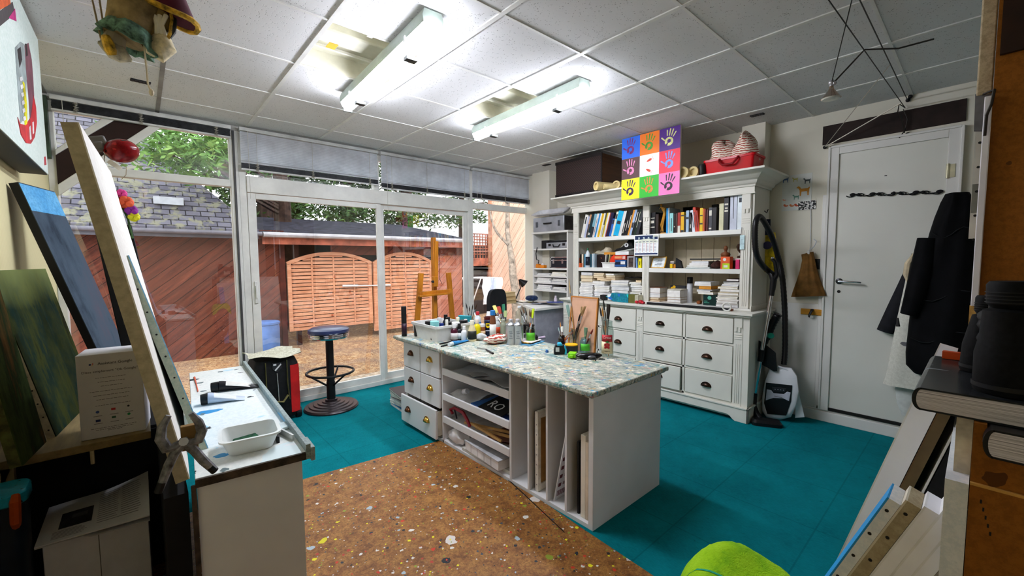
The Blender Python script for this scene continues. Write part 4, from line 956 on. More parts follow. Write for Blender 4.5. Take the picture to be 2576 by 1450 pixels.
# lean them together about their lower left edges
for o in [k for k in C.objects if k.get('group') == G1]:
    o.rotation_euler = (R_(15.2), 0, 0); hh = o.dimensions.y; o.location.z += math.sin(R_(15.2))*hh/2*.98
G2 = 'books standing in the top right bay of the hutch'
def by(px): return PX(px, 585, 3.9).y
def bh(py): return PX(1750, py, 3.9).z
RB = [(1633,1648,524,'111114','thick black book with a blue spot beside the centre post',[(.5,.62,.2),(.72,.75,.1),(.3,.34,.1)],0),(1649,1656,530,'2c1c18','dark brown book left of the wooden figure',None,0),
 (1675.5,1679.5,517,'2098e0','tall thin bright blue book right of the wooden figure',None,0),(1680,1683,516,'b8c8cc','thin pale grey book between the bright blue and aqua books',None,0),(1684,1693,531,'98d8d6','aqua book with dark title line',[(.1,.75,.4)],0),(1694,1698,533,'241412','narrow blackish book right of the aqua one',[(.3,.36,.2)],0),(1699,1703,533,'4a3630','narrow brown book left of the red topped one',None,0),(1704,1711,531,'a82c20','red and black book left of the yellow one',[(.0,.35,.05)],0),
 (1712,1720,531,'f4bc18','yellow book with white bands',[(.0,.12,.05),(.8,.86,.05)],0),(1721,1724,540,'1a1614','dark thin book right of the yellow one',None,0),(1725,1732,528,'a8c4dc','blue and white mottled book',[(.6,.7,.05)],0),(1733,1740,534,'141416','black book left of the leaning white one',[(.2,.4,.35)],0),
 (1759.5,1767,525,'f0c41c','yellow book with black patches, right of the red ones',[(.3,.36,.05),(.66,.7,.05)],0),(1767.5,1771,527,'d8641c','slim orange book right of the black patched yellow one',None,0),(1771.5,1774,528,'8a2a20','thin dark red book left of the dark gap',None,0),(1776,1780,530,'5a1c1a','maroon book left of the grey one',None,0),(1782,1790,526,'4a4a50','grey book with a red and white label',[(.65,.88,.1),(.08,.14,.1)],0),(1791,1801,527,'1a1614','thick dark book with red side',None,0),
 (1808,1819,519,'dcd8b0','cream book right of the dark pair',None,0),(1820,1831,504,'1c1c20','tall black book with white ornaments',[(.55,.6,.1),(.64,.68,.2),(.75,.8,.1)],0),(1835,1852,496,'ccd2e0','pale lavender binder at the right of the top shelf',[(.3,.9,.45)],0),(1853.5,1867,491,'e2ecf2','white binder with a blue emblem at the end of the top shelf',[(.68,.8,.25)],0)]
for x0, x1, yt, c, lab, bands, tl in RB:
    xbook(by(x1), by(x0), ST, bh(yt)-ST-.0, .22 if 'binder' not in lab else .26, c, lab, G2, 3.9, tl, bands)
for px_, yt, w, c, lab in ((1746,528,.03,'e2e6f0','leaning white book left of two red books'),(1752.5,521,.026,'dc442c','taller leaning red book'),(1757.5,530,.018,'c8382c','shorter leaning red book')):
    o = xbook(by(px_)-w/2-.012, by(px_)+w/2-.012, ST, bh(yt)-ST, .2, c, lab+' in the top right bay', G2, 3.9, 0, [(.2,.8,.4)])
    o.rotation_euler = (R_(-7), 0, 0); o.location.y += .014; o.location.z += math.sin(R_(7))*w/2
xbook(by(1712), by(1686), ST, bh(510)-ST, .004, '6a5a4e', 'taupe board standing at the back behind the aqua book', None, 4.15, 0, None, 'board', name='board')
xbook(by(1778), by(1763), ST, bh(512)-ST, .03, '131315', 'tall black book at the back behind the yellow patched one', None, 4.12, 0, [(.7,.8,.3)])
e = thing('mannequin', 'posed wooden artist mannequin on the top right shelf', 'figure', (3.94, by(1665), ST)); WD = M('d89a3a',.4,var=.1)
def hp(px, py): return PX(px, py, 3.94)
MB().lathe([(.032,0),(.034,.004),(.032,.012),(.004,.013)], (3.94, by(1665), ST), 20).build('base', WD, e)
m = MB(); m.tube([hp(1663,583),hp(1664,575),hp(1663,566),hp(1668,550),hp(1671,542)],[.007,.005,.009,.010,.014],8); m.build('leg', WD, e)
m = MB(); m.tube([hp(1668,583),hp(1667,572),hp(1669,558),hp(1671,544)],[.006,.005,.008,.012],8); m.build('leg', WD, e)
m = MB(); m.tube([hp(1671,543),hp(1672,535),hp(1671,527),hp(1667,523)],[.016,.013,.018,.010],10); m.build('torso', WD, e)
m = MB(); m.tube([hp(1671,525),hp(1668,532),hp(1663,522)],[.006,.006,.005],7); m.tube([hp(1668,525),hp(1662,522),hp(1660,526)],[.006,.005,.005],7); m.build('arm', WD, e)
m = MB(); m.tube([hp(1667,524),hp(1665,520)],.004,6); M0 = RM('X',-15); m.ball(hp(1663.5,515.5),(.012,.011,.018),12,8,M0); m.build('head', WD, e)

# ================================================================ hutch, middle shelf
def my(px): return PX(px, 655, 3.92).y
def mz(py, px=1600): return PX(px, py, 3.92).z
G3 = 'small books standing in the middle left bay'
zoff = mz(672)-SM
def mh(py): return mz(py)-mz(671)
for x0,x1,yt,c,lab in ((1455,1458,645,'c85a28','little orange book at the left end of the middle left bay'),(1458.5,1461.5,634,'141416','black book near the left end of the middle left bay'),(1462,1466,634,'f0dcc0','cream book between two black books'),(1466.5,1468.5,634,'18181a','thin black book left of the light blue one'),(1469,1474,634,'7ac4e8','light blue book left of the vodka shaped bottle'),(1488,1490,633,'e8eef2','thin white book right of the clear bottle'),(1491,1494,633,'c0d4e0','pale blue book right of the clear bottle')):
    xbook(my(x1), my(x0), SM, mh(yt), .15, c, lab, G3, 3.93)
bottle((3.905, my(1480.5), SM), .026, mh(617), M('dfe6ee',.2), M('2f6a4a',.4), 'clear spirit bottle with black label and green cap', 'bottle', M('1a2030',.4), None, 'round', .12, .35)
pbox(3.89,my(1464),SM,3.93,my(1456),SM+.05,M('e0602c',.5),'small_box','little orange and white box in front of the leftmost books','box')
pbox(3.95,my(1518),SM,4.1,my(1497),mh(637)+SM,splatter('dark_print',('1c1614','3a2a2c','0e0c0c'),[(30,(.5,.5),(1,1,1),['b86a2c','5a3a6a','c8b8a0','141214'])],.5,'Object'),'printed_box','dark box with a busy colourful print in the middle left bay','box')
m = tubshape(3.895,my(1549),4.1,my(1517.5),SM,mh(657),.006,.004,.006,.003); tag(m.build('box_tray', M('f4f2ea',.6)), 'open white tray holding booklets in the middle left bay', 'box')
for k,(px_,c,lab,dy) in enumerate(((1521,'eae6d8','white booklet leaning left in the open white tray',6),(1526,'1c1c1c','black booklet in the open white tray',6),(1529.5,'c8d8a0','pale green booklet in the open white tray',6))):
    xbook(my(px_)-.012, my(px_)-.004, SM+.004, mh(637), .15, c, lab, 'booklets in the open white tray', 3.91, 7)
crumple((3.96,my(1540),SM+.004),(.1,.1,mh(640)),'bright red cloth in the open white tray','cloth','cloth',M('e83a18',.8),seed=2)
pbox(3.93,my(1549),mh(637)+SM,4.08,my(1518),mh(630)+SM,M('d8902c',.6),'flat_box','flat orange box resting over the open white tray','box')
e = pbox(3.90,my(1576.5),SM+.012,4.05,my(1549.5),SM+mh(651)+.0,M('2a5a9a',.5),'carton','blue carton with a white label in the middle left bay','box')
for nm,(a_,b_,c_,d_,col) in {'label':(1564,1575,657,665,'f2f2f2'),'stripe':(1550,1575,650,653,'b8c4d4'),'dark_band':(1550,1576,659,666,'161c38')}.items():
    x_ = 3.8995 if nm=='label' else 3.8997
    MB().box(x_, my(b_), SM+mh(d_)+.012, 3.9, my(a_), SM+mh(c_)+.012).build(nm, M(col,.5), e, smooth=False)
e = pbox(3.895,my(1577),SM+mh(650)+.001,4.05,my(1548.5),SM+mh(638.5),M('d83a24',.5),'carton','red and orange carton on top of the blue carton','box')
MB().box(3.8945, my(1567), SM+mh(647), 3.895, my(1549.5), SM+mh(641)).build('label', M('f0a068',.5), e, smooth=False); MB().box(3.8945, my(1576), SM+mh(648), 3.895, my(1569), SM+mh(641)).build('emblem', M('e8c8c0',.5), e, smooth=False)
pbox(3.90,my(1582),SM+mh(638)+.001,4.05,my(1550),SM+mh(629),M('f4f4f0',.6),'white_carton','white box lid on top of the red carton','box',rz=4)
pbox(3.91,my(1598),SM,3.93,my(1579),SM+mh(641),M('a8a4a4',.5),'photo_frame','grey photo frame leaning beside the cartons','photo frame')
pbox(3.905,my(1594),SM+.01,3.9099,my(1583),SM+mh(645),M('4a3c38',.5,var=.4,scale=30),'photograph','dark photograph in front of the grey frame','photo')
xbook(my(1604), my(1600.5), SM, mh(645), .15, '7aa0dc', 'slim blue book left of the bright yellow one', None, 3.92, -4)
xbook(my(1616), my(1608.5), SM, mh(647), .15, 'f4e41c', 'bright yellow book against the centre post', None, 3.90, 0, [(.3,.7,.4)])
flat(3.885, my(1580), SM, .1, my(1538)-my(1580), .009, 'b8b4ac', 'grey papers lying flat under the cartons', None, name='paper')
def shoe(c, L, d, body, sole, lab, patch=None, tall=.07, tilt=0):
    e = thing('sneaker', lab, 'shoe', c); Mx = TM(c) @ RM('Z', d) @ RM('Y', tilt)
    def sec(u, hw, zb, zt): return [Mx @ Vector((u, hw*math.cos(2*PI*k/14), zb+(zt-zb)*(.5+.5*math.sin(2*PI*k/14)))) for k in range(14)]
    m = MB(); m.rings([sec(-.5*L,.02,.012,.05),sec(-.46*L,.036,.01,tall+.05),sec(-.25*L,.038,.01,tall+.06),sec(-.08*L,.037,.01,tall+.02),sec(.12*L,.04,.01,tall-.005),sec(.34*L,.042,.01,.05),sec(.47*L,.034,.01,.035),sec(.5*L,.02,.012,.028)]); m.build('upper', body, e)
    m = MB(); m.rings([sec(-.52*L,.022,0,.016),sec(-.46*L,.04,0,.018),sec(0,.039,0,.018),sec(.34*L,.046,0,.018),sec(.49*L,.036,0,.018),sec(.53*L,.02,0,.016)]); m.build('sole', sole, e)
    m = MB()
    for k in range(5): m.tube([Mx @ Vector(((-.02+.055*k)*L*1.0,-.028,tall+.018-.011*k)), Mx @ Vector(((.01+.055*k)*L,.0,tall+.028-.012*k)), Mx @ Vector(((-.02+.055*k)*L,.028,tall+.018-.011*k))], .0035, 5)
    m.build('laces', M('e8e4dc',.8), e)
    if patch:
        m = MB()
        for sg in (1,-1): m.lathe([(.024,0),(.024,.003)], Mx @ Vector((-.2*L, .0375*sg, tall+.005)), 20, (Mx @ RM('X',-90*sg)).to_3x3().to_4x4())
        m.build('ankle_patch', M('f0f0f0',.5), e)
        m = MB()
        for sg in (1,-1):
            F2 = TM(Mx @ Vector((-.2*L, .0405*sg, tall+.005))) @ (Mx @ RM('X',-90*sg)).to_3x3().to_4x4()
            m.prism([(.017*(1 if k%2==0 else .45)*math.cos(PI/2+PI*k/5), .017*(1 if k%2==0 else .45)*math.sin(PI/2+PI*k/5)) for k in range(10)], .001, F2)
        m.build('star', M('1a1a20',.5), e)
    return e
shoe((4.0,my(1562),SM+mh(630)+.004),.25,90,M('101012',.6),M('d8d8d4',.5),'black high-top canvas shoe with a white star patch on the boxes',True,.06,8)
shoe((4.06,my(1576),SM+mh(629)+.004),.25,-70,M('b9b6a8',.7),M('e0ddd0',.5),'grey canvas shoe beside the black one, toe to the right',None,.03)
shoe((4.0,my(1507),SM+mh(637)+.003),.24,75,M('c9bfa6',.7),M('e6e0d0',.5),'dirty beige shoe with white laces on the printed box',None,.028)
# calendar on the centre post
e = thing('calendar', 'white wall calendar with blue borders hanging on the centre post', 'calendar', (3.85,2.26,1.4)); a_, b_ = PX(1596,594,3.852), PX(1656,642,3.852)
y0, y1, z0, z1 = b_.y, a_.y, b_.z-.004, a_.z+.004; Wc, Hc = y1-y0, z1-z0
MB().box(3.851,y0,z0,3.855,y1,z1).build('card', M('f6f6f4',.5,var=0), e, smooth=False)
def cq(m, u0, u1, v0, v1, d=.0004): m.box(3.851-d, y1-Wc*u1, z0+Hc*v0, 3.851, y1-Wc*u0, z0+Hc*v1)
m = MB(); cq(m,.03,.97,.05,.12); cq(m,.03,.97,.78,.97); m.build('blue_band', M('16305c',.5), e, smooth=False)
m = MB(); m.prism([(.03,.66),(.2,.76),(.4,.81),(.6,.82),(.8,.79),(.97,.7),(.97,.62),(.03,.62)], .0008, Matrix(((0,0,-1,3.8508),(-Wc,0,0,y1),(0,Hc,0,z0),(0,0,0,1)))); cq(m,.78,.97,.9,.97,.0008); m.build('pale_band', M('e8ecd8',.5), e, smooth=False)
m = MB()
for k in range(6):
    cq(m,.05+.153*k,.15+.153*k,.655,.685,.001)
    for j in range(7): cq(m,.055+.153*k,.145+.153*k,.16+.068*j,.172+.068*j,.0005)
m.build('dark_print', M('4a5a78',.5), e, smooth=False)
m = MB()
for k in range(6): cq(m,.04+.153*k,.052+.153*k,.17,.65,.0006)
m.build('red_print', M('c86a58',.5), e, smooth=False)
m = MB()
for k in range(4): cq(m,.17+.2*k,.24+.2*k,.8,.9,.0009)
m.build('picture_print', M('a8c0d8',.5,var=.4,scale=60), e, smooth=False)
MB().tube([(3.853,(y0+y1)/2,z1-.002),(3.86,(y0+y1)/2,z1+.012)], .002, 5).build('hook', BLACK, e)
# middle right bay
e = thing('certificate', 'framed certificate with thin gold frame leaning in the middle right bay', 'picture', (3.93,my(1657),SM)); Mc = TM(3.90,my(1674),SM) @ RM('Y',24); w_ = my(1639)-my(1674); h_ = .125
MB().box(0,.006,.006,.006,w_-.006,h_-.006,Mc).build('paper', M('e6ecec',.5,var=.08,scale=30), e, smooth=False)
m = MB(); m.box(-.003,0,0,.01,w_,.008,Mc); m.box(-.003,0,h_-.008,.01,w_,h_,Mc); m.box(-.003,0,.008,.01,.008,h_-.008,Mc); m.box(-.003,w_-.008,.008,.01,w_,h_-.008,Mc); m.build('frame', M('c8962c',.35,.5), e)
m = MB()
for k in range(4): m.box(-.0006,.04,.035+.016*k,0,w_-.04-.02*(k%2),.041+.016*k,Mc)
m.build('writing', M('7a8488',.5), e)
for k,(x0,x1,y0_,y1_,c,lab) in enumerate(((1680,1687,672,661,'f0c41c','small yellow box right of the certificate'),(1690,1700,672,662,'d8861c','small amber box right of the yellow one'))):
    pbox(3.96,my(x1),SM,4.0,my(x0),SM+mh(y1_),M(c,.5),'small_box',lab,'box')
for k in range(3): flat(3.99, my(1687), SM+mh(662)+.012*k, .08, my(1677)-my(1687), .010, ('8a5a48','3a2a24','c8b0a0')[k], ('lowest','middle','topmost')[k]+' of three little books behind the small yellow box', None, name='book', cat='book')
m = MB(); m.prism([(0,0),(.07,0),(.05,.07),(0,.1)], .03, TM(3.94,my(1697),SM) @ Matrix(((0,0,1,0),(-1,0,0,0),(0,1,0,0),(0,0,0,1)))); tag(m.build('bookend', BLACK, bevel=.002), 'black wedge shaped bookend in the middle right bay', 'bookend')
z = SM
for k,(c,th,lab) in enumerate((('1f6a68',.016,'teal book at the bottom of the magazine pile in the middle right bay'),('e8e6d8',.018,'cream book second from the bottom of that pile above the teal one'),('f0f0f2',.02,'white magazine above the cream book in the middle right bay'),('e4e8f0',.016,'bluish white magazine on top of the pile in the middle right bay'))):
    flat(3.90+.004*k, my(1787-k*2), z, .2, my(1727+k*4)-my(1787-k*2), th*.96, c, lab, 'magazine pile in the middle right bay', (2,-3,1,4)[k]); z += th
Mb = TM(3.93,my(1800),z+.001) @ RM('X',-18) ; m = MB(); m.box(0,0,0,.2,.26,.012,TM(3.93,my(1808),z+.012) @ RM('X',-0) @ RM('Z',6)); tag(m.build('folder', M('1a1a18',.4), smooth=False), 'black glossy folder lying on the magazine pile', 'folder')
crumple((3.97,my(1800),SM),(.12,.11,.07),'small dark brown basket of odds and ends beside the tea box','basket','basket',M('3a1e18',.7,var=.4,scale=30),seed=12)
def bust(c, s, lab, col):
    e = thing('figurine', lab, 'figurine', c); x,y,z = c
    MB().lathe([(.036*s,0),(.036*s,.012*s),(.02*s,.016*s),(.018*s,.03*s),(.034*s,.05*s),(.042*s,.075*s),(.034*s,.092*s),(.012*s,.1*s),(.011*s,.115*s)], c, 16).build('torso', M(col,.4,var=.2), e)
    MB().ball((x,y,z+.132*s),(.019*s,.018*s,.026*s),14,10).build('head', M(col,.35,var=.2), e); return e
bust((3.99,my(1817),SM+.055), .98, 'brown wooden torso figurine behind the tea box', '7a4a2c')
pbox(3.95,my(1826),SM,4.03,my(1808),SM+.054,M('2a1c18',.6),'wooden_block','dark block under the torso figurine','block')
e = pbox(3.90,my(1838.5),SM,3.97,my(1815),SM+mh(645),M('e8622c',.5),'tea_box','green and orange tea box in the middle right bay','box')
MB().box(3.8993,my(1838),SM+.001,3.9,my(1820),SM+mh(659)).build('green_panel', M('c0e028',.4), e, smooth=False); MB().box(3.899,my(1833),SM+mh(668),3.8993,my(1823),SM+mh(663)).build('white_label', M('f4f4f0',.4), e, smooth=False)
MB().lathe([(.014,0),(.014,.001)], (3.8998,my(1825),SM+mh(651)), 14, RM('Y',-90)).build('round_mark', M('f0e8e4',.4), e)
pbox(3.91,my(1861),SM,3.97,my(1851.5),SM+mh(651),M('d82868',.5),'small_carton','pink carton at the right end of the middle shelf','box')
flat(3.98,my(1862),SM+.075,.2,my(1830)-my(1862),.02,'8a3a2c','reddish book lying under the dark bust','hutch end books',name='book',cat='book')
pbox(4.0,my(1861),SM,4.16,my(1832),SM+.074,M('4a2a20',.6),'wooden_box','brown box behind the pink carton','box')
bust((4.04,my(1856),SM+.096), 1.35, 'taller dark carved bust at the right end of the middle shelf', '3a2418')
a_, b_ = PX(1862,592,3.857), PX(1869,628,3.857); e = thing('hanging_tag', 'narrow pastel paper tag hanging on the right post of the hutch', 'tag', tuple(b_))
MB().box(3.855,b_.y-.01,b_.z,3.857,a_.y,a_.z).build('card', M('c8e6ee',.5,var=.12,scale=30), e, smooth=False); MB().tube([PX(1866,572,3.856),PX(1865,580,3.852),PX(1864,592,3.855)], .003, 5).build('hook', STEEL, e)

# ================================================================ hutch, bottom shelf and countertop
def sy(px): return PX(px, 725, 3.90).y
def sz(py, px=1600): return PX(px, py, 3.90).z
z00 = sz(748, 1540)
def sh(py): return max(.005, SB+(sz(py)-z00))
W_C = ['ece8e0','e0dcd4','f2f0ec','d2d2d6','e8e2cc','c8ccd4']; CRM = ['e6c8a0','ecd8b4','d8a868','f0e2c8']
PAPC = M('ead9b8', .8, var=.05)
for k,(a,b,py,n,top,lab) in enumerate(((1457,1493,711,9,[(1461,1491,694,2,CRM),(1463,1492,685,2,W_C)],'first'),(1495,1535,720,8,[(1490,1522,708,2,W_C),(1512,1536,713,1,CRM),(1502,1540,700,3,CRM),(1493,1520,686,3,CRM)],'second'),(1537,1584,722,6,[(1537,1582,704,6,W_C),(1524,1548,692,2,CRM),(1524,1547,687,1,W_C)],'third'),(1585,1616,712,8,[(1583,1616,707,2,W_C),(1600,1616,702,1,CRM)],'fourth'))):
    z = paper_stack(3.885, sy(a), sy(b), SB, sh(py), n, 'pale magazine low in the %s paper stack of the hutch, bottom left bay' % lab, 'magazines of the %s stack on the bottom left shelf' % lab, W_C, 20+k)
    for q,(ta,tb,tp,tn,cols) in enumerate(top):
        zt_ = max(sh(tp), z+.008)
        nm = ('book','cream book') if cols is CRM else ('magazine','white magazine')
        if ta < 1512 and lab == 'second' and q >= 2 : pass
        paper_stack(3.885, sy(ta), sy(tb), z+.0005, zt_, tn, '%s on the %s stack of the bottom left bay, %s' % (nm[1], lab, ('just above its magazines','one layer up','second layer from top','topmost layer')[q]), 'upper %ss of the %s stack, level %d' % (nm[0], lab, q), cols, 50+k*7+q, .2, PAPC if cols is CRM else PAPER, nm[0], nm[0], .006, 8); z = zt_
bent = M('2c2826', .5)
crease(3.90,4.1,sy(1616),sy(1572),sh(700),.012,14,'black floppy magazine draped over the third and fourth stacks','magazine','magazine',bent,8,8)
# right bay
def pile(a, b, lst, x=3.9, d=.18):
    z = SB
    for c, py, lab, pg in lst:
        zt_ = sh(py)+(.0); zt_ = max(zt_, z+.006); flat(x, sy(b), z, d, sy(a)-sy(b), (zt_-z)*.97, c, lab, None, random.uniform(-4,4), name='book', cat='book', pg=pg); z = zt_
    return z
# ground line of the right bay runs lower in the photograph; measure from the shelf front
def rz(py, px): return SB+max(.004, PX(px, py, 3.9).z-PX(px, {0:0}.get(0)+752+(px-1640)*.085, 3.9).z)
def rpile(a, b, lst, x=3.9, d=.18, z=SB):
    for c, py, lab, pg in lst:
        zt_ = max(rz(py, (a+b)/2), z+.006); flat(x, sy(b), z, d, sy(a)-sy(b), (zt_-z)*.97, c, lab, None, random.uniform(-4,4), name='book', cat='book', pg=pg); z = zt_
    return z
rpile(1631,1659,[('d8a878',748,'tan book at the bottom of the pile beside the centre post',PAPC),('b8884c',742,'brown book above the tan one beside the centre post',PAPC),('e8e8ea',734,'white book in the middle of the pile beside the centre post',None),('f0f0f0',731,'thin white book above the middle of the pile beside the centre post',None),('8a5a40',717,'fat book with brown cover on top of the pile beside the centre post',None)])
e = thing('book', 'dark book decorated with yellow flower shapes, standing behind the white pile', 'book', (4.0,sy(1690),SB)); x_ = 4.02
MB().box(x_,sy(1709),SB,x_+.03,sy(1671),rz(714,1690)).build('cover', M('2a2a30',.4), e, smooth=False)
m = MB()
for k,(px_,py) in enumerate(((1676,722),(1681,718),(1680,726),(1675,728),(1677,738),(1676,752))): m.lathe([(.016,0),(.016,.001)], (x_-.0002,sy(px_),rz(py,1690)), 9, RM('Y',-90))
m.build('flower_print', M('f4b818',.4), e)
rpile(1680,1714,[('e6e2d4',755,'thin pale book at the bottom of the white pile on the bottom right shelf',None),('c8b8a8',748,'pinkish magazine low in the white pile on the bottom right shelf',None),('a87848',742,'brown covered book under the thick white block',None),('d8d6c6',724,'thickest white paged book of the bottom right shelf',None),('e8e0c8',722,'open topped white leaflet on the thickest book',None)],3.89,.2)
bottle((4.05,sy(1717),SB), .027, rz(693,1717)-SB, M('d4d6da',.3), M('121214',.4), 'white bottle with a broad black cap on the bottom right shelf', 'bottle', None, None, 'straight', .24, .5)
e = pbox(3.92,sy(1800),SB,4.02,sy(1767),rz(737,1783),M('10302c',.4),'dark_box','dark green box carrying a small pile of books','box')
MB().lathe([(.018,0),(.018,.001)], (3.9195,sy(1783),SB+.07), 12, RM('Y',-90)).build('flower_print', M('6ac0a8',.4), e)
m = MB(); m.box(3.9192,sy(1783),SB+.02,3.92,sy(1770),SB+.028); m.box(3.9192,sy(1778),SB+.034,3.92,sy(1770),SB+.042); m.build('lettering_bar', M('4aa088',.4), e)
z = rz(737,1783)+.001
for c,th,lab,a,b in (('e8dcb8',.024,'cream book directly on the dark green box',1755,1795),('f0f0ee',.013,'white book above the cream one on the dark green box',1752,1787),('3a3a3c',.012,'dark book in the middle of the pile on the dark green box',1752,1792),('d88a2c',.03,'orange edged book in the pile on the dark green box',1757,1789),('f2f2f4',.018,'lower of two white books topping the pile on the dark green box',1745,1788),('e6e8ec',.02,'upper of two white books topping the pile on the dark green box',1746,1788)):
    flat(3.91,sy(b),z,.17,sy(a)-sy(b),th*.96,c,lab,None,random.uniform(-3,3),name='book',cat='book',pg=M('e09a38',.7) if 'orange' in lab else None); z += th
m = MB(); m.lathe([(.016,0),(.018,.003),(.018,.05),(.016,.053)], (0,0,0), 14, TM(3.95,sy(1751),SB+.018) @ RM('Y',90)); tag(m.build('cork', M('8a4a1c',.5)), 'brown cork-like roll lying beside the dark green box', 'roll')
z = paper_stack(3.885, sy(1802), sy(1861), SB, rz(738,1830), 9, 'white magazine low in the tall stack at the right end of the hutch', 'magazines in the tall stack at the right end', W_C, 77, .26)
z = paper_stack(3.885, sy(1806), sy(1861), z, rz(717,1830), 4, 'cream or white magazine in the middle of the tall right stack of the hutch', 'magazines in the middle of the tall stack', ['e8d8a8','f0f0ee','e0d0b0'], 78, .24)
z = paper_stack(3.885, sy(1814), sy(1861), z, rz(707,1830), 3, 'white magazine in the upper part of the tall right stack of the hutch', 'magazines in the upper part of the tall stack', W_C, 79, .22)
flat(3.90,sy(1860),z,.2,sy(1816)-sy(1860),.012,'1c1a1c','black magazine near the top of the tall right stack',None,6); flat(3.91,sy(1861),z+.014,.18,sy(1828)-sy(1861),.02,'3a1c1e','dark maroon book on the very top of the tall right stack',None,-8,name='book',cat='book')
# countertop in front of the shelves
a_, b_ = PX(1640,768,3.80), PX(1838,782,3.80); zc = .929
e = thing('ruler_case', 'long black flat tool lying along the hutch countertop', 'tool', (3.78,2.0,zc)); m = MB(); m.box(3.765,1.415,zc,3.80,2.21,zc+.022); m.build('bar', BLACK, e, bevel=.004); MB().box(3.768,1.40,zc,3.797,1.415,zc+.02).build('end_piece', M('8a4a2c',.5), e)
c = (3.755,1.44,zc+.024); m = MB(); m.tube([(c[0],c[1]+.034*math.cos(2*PI*k/24),c[2]+.012+.034*math.sin(2*PI*k/24)) for k in range(25)],.007,8,False); tag(m.build('tape_roll', M('d8d8d0',.3)), 'clear roll of tape standing at the right end of the black tool', 'tape')
c = (3.76,2.27,zc); m = MB(); m.ball((c[0],c[1],zc+.02),(.03,.03,.02),12,8); m.ball((c[0],c[1]+.045,zc+.016),(.018,.022,.016),10,6); m.ball((c[0]-.01,c[1]-.035,zc+.014),(.018,.02,.014),10,6); tag(m.build('knob', M('a81c28',.4,var=.4,scale=40)), 'small dark red and black object by the centre post', 'gadget')
TURQ = splatter('turquoise_blobs',('1c6a8a','2aa8b0','0e3a5a'),[(18,(.7,.6),(1,1,1),['18404a','30d0d0','2a70c8','60c8b0','e8f0f0','a83c20'])],.4,'Object')
e = thing('painted_box', 'long box painted in turquoise and blue blobs on the hutch countertop', 'box', (3.8,2.58,zc))
MB().prism([(2.42,0),(2.60,0),(2.70,.05),(2.62,.092),(2.42,.085)], .09, TM(3.765,0,zc) @ Matrix(((0,0,1,0),(1,0,0,0),(0,1,0,0),(0,0,0,1)))).build('painted_face', TURQ, e, smooth=False)
MB().box(3.77,2.345,zc,3.85,2.42,zc+.088).build('olive_end', M('6a6a30',.5), e, smooth=False); MB().box(3.768,2.305,zc,3.85,2.344,zc+.085).build('label_end', M('d8d4b8',.5,var=.2), e, smooth=False)
pbox(3.80,2.74,zc,3.86,2.80,zc+.06,M('1a1a1c',.5),'small_box','small black box beside the turquoise painted box','box')
flat(3.72,2.78,zc,.2,.42,.012,'f0f0ee','white sheets lying at the left end of the hutch countertop',None,name='paper',cat='paper')
# ================================================================ near left: painting bench, leaning canvases
BZ = .75
bq = [Vector((.089,1.492,0)), Vector((.382,1.463,0)), Vector((.441,2.956,0)), Vector((.179,2.968,0))]
bench = thing('bench', 'narrow white bench with a paint-stained rimmed top, under the leaning canvases', 'bench', (.26,2.2,0))
BTOP = splatter('bench_top_paint', ('e6ece6','f2f2ee','cfd8d6'), [(5,(.55,.3),(1,.7,1),['cfe6f0','dfeef0','a9d4ea']),(11,(.5,.28),(1,1.6,1),['2f90c8','b8dcea','26343c','e8eef0']),(26,(.5,.22),(1,1,1),['20282c','e8e8e4','6a7a7c'])], .4)
def quadprism(m, q, z0, z1): m.prism([(p.x,p.y) for p in q], z1-z0, None, z0)
m = MB(); quadprism(m, bq, BZ-.022, BZ); m.build('bench_top', BTOP, bench, bevel=.002)
m = MB(); q2 = [bq[0]+Vector((.004,.006,0)), bq[1]+Vector((-.012,.008,0)), bq[2]+Vector((-.012,-.01,0)), bq[3]+Vector((.004,-.01,0))]
quadprism(m, q2, 0, BZ-.03); m.build('bench_body', worn_white('bench_panel','dfe0e4','30343a',10,.70), bench)
m = MB(); m.bar(bq[0]+Vector((0,-.002,BZ-.013)), bq[1]+Vector((0,-.002,BZ-.013)), .024, .012); m.bar(bq[0]+Vector((-.004,.002,.0)), bq[0]+Vector((-.004,.002,BZ-.02)), .012, .012)
m.build('front_edge', M('3a3028',.6,var=.4,scale=30), bench)
RAILM = splatter('rail_paint', ('8a9a98','a8b4b0','5a6668'), [(14,(.55,.5),(1,.4,1),['c8d8dc','3a4446','7ab0c8','20262a'])], .5)
m = MB(); m.bar(bq[1]+Vector((.004,-.012,BZ+.002)), bq[2]+Vector((.004,0,BZ+.002)), .05, .014); m.bar(bq[1]+Vector((.016,-.02,BZ-.006)), bq[1]+Vector((.02,.08,BZ-.006)), .045, .012)
m.build('side_rail', RAILM, bench)
# big white canvas, its raw side towards us
WCAN = splatter('white_primed_canvas', ('eeece4','f4f2ec','dedad0'), [(3,(.4,.15),(3,.3,.3),['c8c4bc','b8b4ae'])], .6, 'Object')
o1 = Vector((.078,1.503,BZ+.001)); uy1 = Vector((-.172,0,.97))
canvas(o1, (.04,1,0), uy1, .74, .992, .033, WCAN, 'big blank white canvas leaning over the bench, thick beige side towards the camera', edge=M('b5a98c',.8,var=.06,scale=50))
p_ = PY(522,1128,1.709)
BLUEC = splatter('blue_painting', ('7ac0e6','a8d8f0','4a9ad0'), [(6,(.6,.5),(1,2,.4),['e8f2f4','2a8ad0','60b8c8'])], .5, 'Object')
o2 = Vector((.143,1.712,BZ+.001)); uy2 = Vector((-.166,0,.652))
canvas(o2, (-.015,1,0), uy2, .62, .672, .024, BLUEC, 'blue painted canvas with staples along its teal-stained edge, leaning before the white one', edge=splatter('teal_stained_edge',('c8ccb4','b8c4b4','8aa898'),[(9,(.6,.45),(1,1,.5),['4aa89c','2a8a88','d8d4c0'])],.7,'Object'), staples=[('L',9)], bars=False)
